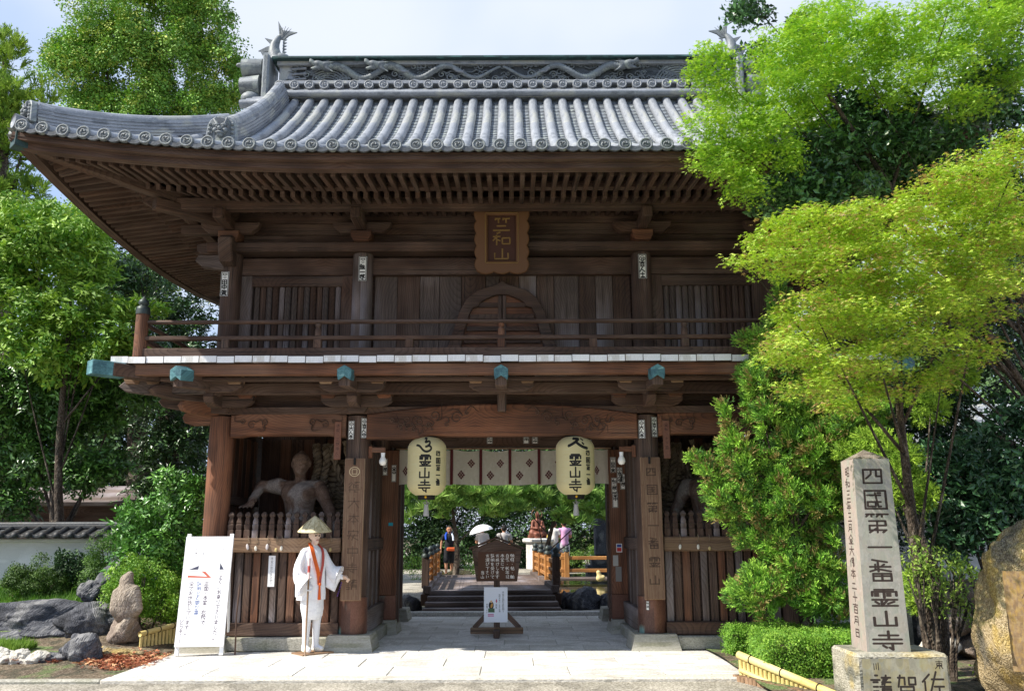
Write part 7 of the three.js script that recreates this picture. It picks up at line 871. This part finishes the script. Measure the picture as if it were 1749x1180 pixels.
// ---- courtyard trees ----
const PINE = [G(0x6a8f3c), G(0x7a9e46), G(0x557a30), G(0x8cab54)];
tree('pine_tree', 'cloud-pruned pine with low bushy pads across the passage view', V(-1.6, 0, -15), PB([[715, 850, 36, 20], [750, 868, 36, 16], [790, 850, 40, 20], [830, 838, 40, 18], [840, 868, 40, 14], [700, 885, 22, 12], [770, 838, 30, 14]], -15), { seed: 501, kind: 'pine', density: 0.8, size: 1.3, trunk: 0.1, mat: LM.needle, pal: PINE, up: 0.7, jit: 0.5, clumps: 14 });
tree('pine_tree', 'cloud-pruned pine with pads behind the seated statue', V(1.0, 0, -17), PB([[880, 845, 40, 18], [920, 858, 40, 18], [960, 845, 40, 20], [1000, 862, 36, 18], [1030, 850, 30, 22], [985, 885, 40, 12], [910, 838, 40, 16], [860, 872, 30, 12], [1040, 885, 24, 14]], -17), { seed: 511, kind: 'pine', density: 0.8, size: 1.3, trunk: 0.1, mat: LM.needle, pal: PINE, up: 0.7, jit: 0.5, clumps: 14 });
tree('background_tree', 'dark evergreen closing the view behind the walking visitor', V(-3, 0, -27), [[-4.5, 2, 2.4], [-2, 2.2, 2.4], [-6, 4, 2.6], [-3, 4.5, 2.5], [-1, 4.4, 2.2], [-3.5, 0.8, 1.6]].map(([x, y, r]) => ({ c: V(x, y, -27), r: [r, r, r] })), { seed: 521, kind: 'fan', mat: LM.far, density: 1.7, size: 0.95, trunk: 0.2, pal: DARK, clumps: 26, sub: 0.34 });
tree('background_tree', 'dark evergreen closing the view behind the statue and monument', V(3, 0, -27.5), [[1, 2, 2.3], [3.4, 2.1, 2.4], [5.6, 2.4, 2.4], [0.6, 4.4, 2.3], [3, 4.6, 2.4], [6, 4.6, 2.5], [2, 0.8, 1.5]].map(([x, y, r]) => ({ c: V(x, y, -27), r: [r, r, r] })), { seed: 531, kind: 'fan', mat: LM.far, density: 1.7, size: 0.95, trunk: 0.2, pal: DARK, clumps: 26, sub: 0.34 });
bush('courtyard_shrub', 'low sunlit shrub beyond the end of the bridge', [{ c: V(-0.9, 0.35, -18.5), r: [0.7, 0.4, 0.5] }, { c: V(-2.9, 0.35, -17.5), r: [0.6, 0.45, 0.5] }], 'small', 1.0, 1.0, BRIGHT, 541); bush('courtyard_shrub', 'dark rounded shrub beside the courtyard monument', [{ c: V(2.9, 0.5, -21), r: [0.8, 0.7, 0.6] }, { c: V(4.6, 0.6, -20), r: [1, 0.8, 0.7] }], 'small', 1.0, 1.0, GREEN, 551);
// ================= rocks, walls, stone pillar =================
function rockG(w, h, d, seed, rough = 0.35, det = 5, sharp = 1) { const g = new THREE.IcosahedronGeometry(1, det * 3), p = g.attributes.position, u = g.attributes.uv; const K = [...Array(7)].map((_, i) => rdir(rng(seed * 13 + i))), kd = K.map((_, i) => 0.62 + 0.25 * rng(seed * 7 + i)()); for (let i = 0; i < p.count; i++) { const v = V(p.getX(i), p.getY(i), p.getZ(i)).normalize(); let s = 1; K.forEach((k, j) => { const q = v.dot(k); if (q > 0.02) s = Math.min(s, kd[j] / q * sharp + (1 - sharp)); }); s *= 1 + rough * (fbm3(v.x * 2 + seed, v.y * 2, v.z * 2, 4)) + 0.12 * rough * fbm3(v.x * 9, v.y * 9 + seed, v.z * 9, 3); p.setXYZ(i, v.x * s * w / 2, v.y * s * h / 2, v.z * s * d / 2); u.setXY(i, v.x * s * w / 2 + v.z * d * 0.4, v.y * s * h / 2 + v.z * 0.2); } g.deleteAttribute('normal'); const g2 = weld(g); return g2; }
function weld(g) { const p = g.attributes.position, map = new Map(), acc = []; const k = (i) => Math.round(p.getX(i) * 2000) + '_' + Math.round(p.getY(i) * 2000) + '_' + Math.round(p.getZ(i) * 2000); g.computeVertexNormals(); const n = g.attributes.normal; for (let i = 0; i < p.count; i++) { const q = k(i), a = map.get(q) || [0, 0, 0]; a[0] += n.getX(i); a[1] += n.getY(i); a[2] += n.getZ(i); map.set(q, a); } for (let i = 0; i < p.count; i++) { const a = map.get(k(i)), l = Math.hypot(...a) || 1; n.setXYZ(i, a[0] / l, a[1] / l, a[2] / l); } return g; }
function rock(name, label, x, y, z, w, h, d, seed, mat, ry = 0, group) { const m = mesh(name, rockG(w, h, d, seed), mat); m.position.set(x, y, z); m.rotation.y = ry; return tag(m, label, name === 'cobble_stone' ? 'cobble' : 'rock', group); }
{
  const at = (px, py, z) => P(px, py, z); let p;
  p = at(70, 1058, -0.9); rock('garden_rock', 'huge dark split rock holding up the garden bed', p.x, p.y - 0.05, p.z, 1.8, 0.62, 0.9, 1, M.rock, 0.3);
  p = at(165, 1060, -0.7); rock('garden_rock', 'rough dark rock with pale veins beside the carved stone', p.x, p.y - 0.05, p.z, 1.1, 0.6, 0.8, 2, M.rock, 1.2);
  p = at(190, 985, -1.6); rock('garden_rock', 'dark slanting rock rising toward the mounded shrub', p.x, p.y, p.z, 0.36, 0.8, 0.4, 3, M.rock, 0.7).rotation.z = -0.5;
  p = at(155, 1012, -1.4); rock('garden_rock', 'small rounded rock on the green bed', p.x, p.y, p.z, 0.4, 0.35, 0.4, 4, M.rock);
  p = at(90, 1082, -0.4); rock('garden_rock', 'low brown rock at the foot of the huge split rock', p.x, p.y, p.z, 0.8, 0.3, 0.5, 5, M.rock, 0.4);
  p = at(20, 1090, -0.3); rock('garden_rock', 'flat grey rock at the grass edge', p.x, p.y - 0.02, p.z, 0.7, 0.22, 0.5, 6, M.rock);
  p = at(142, 1122, 1.0); rock('garden_rock', 'upright cracked grey rock standing among red leaves', p.x, p.y, p.z, 0.52, 0.55, 0.42, 7, M.rock, 0.5);
  p = at(95, 1130, 1.05); rock('garden_rock', 'low grey rock beside the upright cracked rock', p.x, p.y, p.z, 0.5, 0.3, 0.4, 8, M.rock, 1.1);
  p = at(195, 1118, 0.6); rock('garden_rock', 'flat ochre stone below the carved stone', p.x, p.y, p.z, 0.68, 0.24, 0.5, 9, M.boulder, 0.2);
  p = at(108, 1143, 1.35); rock('garden_rock', 'small blue-grey stone at the road edge', p.x, p.y, p.z, 0.22, 0.1, 0.16, 19, M.rock); p = at(165, 1148, 1.4); rock('garden_rock', 'small pale stone lying in red leaves', p.x, p.y, p.z, 0.24, 0.12, 0.18, 18, M.rockPale);
  [[8, 1127, 0.3], [28, 1128, 0.26], [45, 1130, 0.24], [58, 1128, 0.26], [64, 1137, 0.13], [2, 1118, 0.24], [70, 1120, 0.2], [38, 1119, 0.2], [-20, 1122, 0.3]].forEach(([x, y, s], i) => { p = at(x, y, 1.2); rock('cobble_stone', 'rounded white cobble in the row edging the grass', p.x, p.y, p.z, s, s * 0.75, s, 30 + i, M.cobble, i, 'white cobbles edging the garden'); });
  // carved stone on a rock pedestal
  const j = at(212, 1085, -0.1), t = thing('carved_stone_figure', 'weathered carved stone figure hunched on a rough pedestal', 'statue', [j.x, 0.02, j.z], 0.2);
  mesh('pedestal', place(rockG(0.44, 0.5, 0.4, 61, 0.25), 0, 0.2, 0), M.rockPale, t); mesh('figure', place(figure([[[0, 0.46, 0], [0.0, 0.62, 0], 0.17, 0.155, 0], [[-0.02, 0.62, 0.0], [-0.03, 0.82, -0.02], 0.15, 0.09, 0], [[-0.05, 0.88, -0.03], [0.0, 0.93, -0.02], 0.06, 0.05, 0], [[0.1, 0.74, 0.05], [0.14, 0.5, 0.08], 0.06, 0.08, 0], [[-0.13, 0.5, 0.08], [-0.14, 0.7, 0.04], 0.07, 0.05, 0]], 0.02, null, 0.06), 0, 0, 0), M.rockPale, t);
  // low bamboo fence, left
  const fence = (name, label, A, B, n, h, r) => { const f = thing(name, label, 'fence', [A.x, 0, A.z]); const d = B.clone().sub(A); mesh('rail', tube([V(0, A.y, 0), d.clone().multiplyScalar(0.5).add(V(0, A.y, 0)), V(d.x, B.y, d.z)], r, 12), M.bamboo, f); mesh('rail', tube([V(0, A.y - h + 0.05, 0.03), V(d.x, B.y - h + 0.05, d.z + 0.03)], r * 0.6, 10), M.bamboo, f); for (let i = 0; i < n; i++) { const k = (i + 0.5) / n, x = d.x * k, z = d.z * k, y = A.y + (B.y - A.y) * k; mesh('bamboo_slat', tube([[x, y - r, z], [x, y - h, z]], r * 0.62, 8), M.bamboo, f); } for (const k of [0.12, 0.4, 0.7, 0.95]) { const c = V(d.x * k, A.y + (B.y - A.y) * k, d.z * k), g = new THREE.TorusGeometry(r * 1.08, 0.006, 6, 16); g.rotateY(Math.PI / 2); g.rotateY(-Math.atan2(d.z, d.x)); g.translate(c.x, c.y, c.z); mesh('cord_tie', g, M.black, f); } return f; };
  fence('bamboo_fence', 'low bamboo fence running behind the welcome sign', P(238, 1083, 0.05), P(318, 1062, -0.75), 13, 0.3, 0.035);
  fence('bamboo_fence', 'low bamboo fence edging the clipped hedge', P(1262, 1118, 2.28), P(1470, 1205, 3.7), 26, 0.2, 0.04);
  // small twig edging at the foot of the bamboo
  { const a = P(1258, 1158, 2.3), b = P(1420, 1215, 3.6), e = thing('edging_logs', 'row of short round edging logs at the foot of the hedge fence', 'edging', [a.x, -0.02, a.z]); for (let i = 0; i < 22; i++) mesh('log', place(cyl(0.035, 0.035, 0.07, 12), (b.x - a.x) * i / 21, 0, (b.z - a.z) * i / 21, 0.2 * (i % 3 - 1)), M.woodPale, e); }
}
// white garden wall, left
function gardenWall(label, x0, x1, z, yb, yt, ry, px) {
  const t = thing('garden_wall', label, 'wall', [px || 0, 0, z], ry); const L = x1 - x0, xm = (x0 + x1) / 2; mesh('plaster', bx(L, yt - yb, 0.22, xm, (yt + yb) / 2, 0, 0.01), M.plaster, t); mesh('moulding', bx(L, 0.07, 0.3, xm, yt - 0.02, 0, 0.015), M.plaster, t);
  for (const s of [1, -1]) mesh('roof_slope', place(box(L, 0.05, 0.42, 0.01), xm, yt + 0.11, s * 0.17, s * 0.3), M.wallTile, t);
  const n = Math.floor(L / 0.24); for (let i = 0; i < n; i++) { const x = x0 + 0.12 + i * 0.24; mesh('cover_tile', tube([[x, yt + 0.2, 0.02], [x, yt + 0.075, 0.4]], 0.045, 9), M.wallTile, t); mesh('tile_end', place(new THREE.SphereGeometry(0.057, 10, 8), x, yt + 0.07, 0.4), M.wallTile, t); mesh('pan_tile', place(ext([[-0.1, 0.02], [-0.06, -0.02], [0, -0.035], [0.06, -0.02], [0.1, 0.02], [0.1, 0.045], [0, -0.005], [-0.1, 0.045]], 0.04, 0.003), x + 0.12, yt + 0.06, 0.37), M.wallTile, t); }
  mesh('ridge', merge([bx(L, 0.06, 0.16, xm, yt + 0.21, 0, 0.01), place(cyl(0.05, 0.05, L, 14), xm, yt + 0.25, 0, 0, 0, Math.PI / 2)]), M.wallTile, t);
}
gardenWall('white plastered garden wall with dark tiled coping behind the rockery', -14, -5.2, -3.6, 0.2, 1.4, 0);
gardenWall('shaded white garden wall with tiled coping behind the juniper', 4.3, 9, -2.4, 0, 1.7, 0);
// distant low shed roof seen through the trunks
{ const t = thing('shed', 'weathered low shed roof glimpsed between the tree trunks', 'shed', [-9.6, 0, -8.5]); mesh('roof', bx(3.6, 0.1, 1.4, 0, 2.35, 0, 0.01, 0.3), M.woodGrey, t); mesh('wall', bx(3.2, 2.1, 0.8, 0, 1.1, -0.1, 0.01), M.wood, t); }
// house with blue-grey roof, right
{
  const t = thing('tiled_house', 'house with sloping blue-grey tiled roof and tan wall beyond the camellia', 'house', [13.4, 0, -8.0], -0.12);
  mesh('wall', bx(7, 3.0, 4, 0.5, 1.5, -2, 0.02), flat(0x8a7660, 0.9), t); mesh('eave_board', bx(8, 0.12, 0.1, 0.3, 3.03, 0.75, 0.01), M.wood, t);
  const rf = mesh('roof', bx(8.2, 0.1, 3.6, 0.3, 3.75, -0.7, 0.01, 0.5), M.roofTile, t); for (let k = 0; k < 24; k++) for (let j = 0; j < 9; j++) mesh('roof_tile', place(box(0.3, 0.05, 0.36, 0.015), -3.6 + k * 0.335, 3.1 + j * 0.182, 0.75 - j * 0.335, 0.44, 0, 0), (k + j) % 3 ? M.roofTile : M.roofTileDark, rf);
}
// dry stone wall, right
{
  const t = thing('stone_wall', 'dry stone retaining wall of pale blocks behind the leaning trunk', 'stone wall', [6.5, 0, 1.2], 0.1); const q = rng(501); mesh('fill', bx(3.2, 0.95, 0.3, 0.1, 0.42, -0.2, 0.01), M.rock, t);
  const gs = [0, 1, 2].map((k) => rockG(0.52, 0.36, 0.4, 70 + k, 0.18, 3)); for (let r = 0; r < 3; r++) for (let k = 0; k < 7; k++) { const m = mesh('stone_block', gs[(k + r) % 3], (k + r * 2) % 3 ? M.rockPale : M.cobble, t); m.position.set(-1.4 + k * 0.46 + (r % 2) * 0.2, 0.14 + r * 0.31, 0); m.rotation.set(0, 0, (q() - 0.5) * 0.2); }
}
{ const q = rng(9); [[5.5, 1.35, -0.2, 0.8, 0.9], [6.0, 1.2, -0.2, 0.9, 0.8], [6.3, 1.3, 0.4, 0.8, 0.7]].forEach(([x, y, z, w, h], i) => { const m = rock('stacked_stone', ['pale lit stone heaped on top behind the pillar', 'mid grey stone heaped low behind the pillar', 'broad pale stone heaped beside the leaning trunk'][i], x, h / 2 - 0.05, z, w, h * 1.6, 0.6, 80 + i, M.cobble); }); }
// pond bank rocks
[[1.55, 0.1, -6.2, 0.75, 0.62], [2.25, 0.08, -6.25, 0.8, 0.58], [2.95, 0.08, -6.3, 0.8, 0.6], [1.2, 0.06, -6.5, 0.4, 0.5], [-1.9, 0.06, -6.1, 0.5, 0.5]].forEach(([x, y, z, w, h], i) => rock('bank_rock', ['squarish dark bank rock next to the bridge post', 'rounded dark bank rock in the middle of the row', 'dark bank rock nearest the gate jamb', 'small dark stone tucked under the bridge edge', 'dark stone at the foot of the shadowed bridge corner'][i], x, y, z, w, h, 0.6, 90 + i, M.rock));
[[-1.6, -17.4], [-0.5, -17.2], [-2.3, -16.6]].forEach(([x, z], i) => rock('courtyard_stone', ['mossy stone beyond the bridge end, under the pine trunk', 'mossy stone beyond the bridge end, beside the low shrub', 'mossy stone left of the walking visitor path'][i].replace('left of', 'beside'), x, 0.12, z, 0.8, 0.45, 0.6, 97 + i, M.boulder));
// inscribed stone pillar
{
  const z = 3.75, base = P(1508, 1111, z), t = thing('stone_pillar', 'tall inscribed stone pillar with pointed top on a square base', 'stone pillar', [3.53, 0, 3.6], -0.02); const top = 2.16, y0 = 0.43;
  const stoneBg = (c, w, h, a, b, seed) => { speckle(c, w, h, 2600, a, seed, 5); speckle(c, w, h, 300, b, seed + 1, 26); };
  const front = canvas(256, 1024, '#97948a', (c, w, h) => { stoneBg(c, w, h, ['#83817a', '#a8a69c', '#8a8d80', '#b4b1a6'], ['#8f9484', '#a39a8c', '#b0aca0'], 5); c.strokeStyle = '#2f241f'; c.globalAlpha = 0.95; vtext(c, '四國第一番', 36, 30, 122, 10, 1.05, 1.5); vtext(c, '霊山寺', 36, 690, 104, 10, 1.08, 1.75); c.globalAlpha = 1; });
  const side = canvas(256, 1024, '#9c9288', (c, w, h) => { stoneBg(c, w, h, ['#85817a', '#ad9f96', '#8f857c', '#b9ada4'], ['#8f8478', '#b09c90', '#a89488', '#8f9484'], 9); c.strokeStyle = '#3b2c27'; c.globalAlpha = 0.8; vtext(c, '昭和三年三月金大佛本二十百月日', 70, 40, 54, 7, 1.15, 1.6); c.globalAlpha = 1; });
  const bumpOf = (cv) => { const t = new THREE.CanvasTexture(cv); t.magFilter = t.minFilter = THREE.LinearFilter; return t; };
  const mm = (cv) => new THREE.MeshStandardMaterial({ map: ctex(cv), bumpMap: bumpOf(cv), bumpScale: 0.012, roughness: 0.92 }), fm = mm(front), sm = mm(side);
  const taper = (w0, w1, ya, yb) => { const q = (a, b, c, d) => { const g = new THREE.BufferGeometry(); g.setAttribute('position', new THREE.Float32BufferAttribute([...a, ...b, ...c, ...a, ...c, ...d], 3)); g.setAttribute('uv', new THREE.Float32BufferAttribute([0, 0, 1, 0, 1, 1, 0, 0, 1, 1, 0, 1], 2)); g.computeVertexNormals(); return g; }; const c = (w, y) => [[-w, y, w], [w, y, w], [w, y, -w], [-w, y, -w]], A = c(w0, ya), B = c(w1, yb); return [q(A[0], A[1], B[1], B[0]), q(A[1], A[2], B[2], B[1]), q(A[2], A[3], B[3], B[2]), q(A[3], A[0], B[0], B[3])]; };
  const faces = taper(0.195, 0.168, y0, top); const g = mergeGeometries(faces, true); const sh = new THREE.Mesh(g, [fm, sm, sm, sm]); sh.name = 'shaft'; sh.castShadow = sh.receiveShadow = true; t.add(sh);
  const cap = new THREE.ConeGeometry(0.168 * Math.SQRT2, 0.1, 4); cap.rotateY(Math.PI / 4); cap.translate(0, top + 0.05, 0); mesh('pointed_top', cap, M.rockPale, t);
  const bs = mesh('base_block', bx(0.82, 0.62, 0.66, 0.06, 0.12, 0, 0.025), stoneMat(91, [0x8f8d80, 0xa19c8c, 0x6f6e62, 0xa28f5c], { scale: 3, speck: 0.2, bump: 0.012 }), t);
  mesh('base_inscription', place(new THREE.PlaneGeometry(0.74, 0.5), 0.07, 0.14, 0.3335), new THREE.MeshStandardMaterial({ roughness: 0.92, map: ctex(canvas(512, 346, '#96927f', (c, w, h) => { stoneBg(c, w, h, ['#7f7c6d', '#a8a48f', '#8a8774'], ['#9a8c5c', '#7a786a', '#a9a48e'], 14); c.strokeStyle = '#2b231d'; vtext(c, '講', 40, 90, 130, 12); vtext(c, '賀', 190, 90, 130, 12); vtext(c, '佐', 350, 70, 140, 12); vtext(c, '川', 60, 22, 44, 5); vtext(c, '東', 440, 10, 50, 5); })) }), t);
}
// big inscribed boulder
{
  const t = thing('inscribed_boulder', 'large ochre lichen-covered boulder with a recessed inscription panel', 'boulder', [5.05, 0.5, 3.85], -0.3); const cut = new Brush(box(0.42, 0.85, 0.5, 0)); cut.position.set(-0.3, 0.22, 0.62); cut.rotation.y = -0.12; cut.updateMatrixWorld(); const bo = new Brush(rockG(1.35, 2.25, 1.0, 99, 0.3, 7, 0.95)); bo.updateMatrixWorld(); const ev = new Evaluator(); ev.attributes = ['position', 'normal', 'uv']; ev.useGroups = false; mesh('boulder', ev.evaluate(bo, cut, SUBTRACTION).geometry, M.boulder, t);
  mesh('inscription_panel', place(sheet(0.416, 0.844, 0.012), -0.27, 0.22, 0.375, 0, -0.12), printMat(256, 512, '#8b7150', (c, w, h) => { speckle(c, w, h, 2500, ['#7a6244', '#a38c64', '#6a553c', '#a8863c'], 3, 9); c.globalAlpha = 1; c.strokeStyle = '#4a3422'; vtext(c, '一十二三水石山川', 150, 60, 40, 4, 1.2); vtext(c, '人小二十下一大', 80, 100, 40, 4, 1.2); }), t);
}
renderer.render(scene, camera);
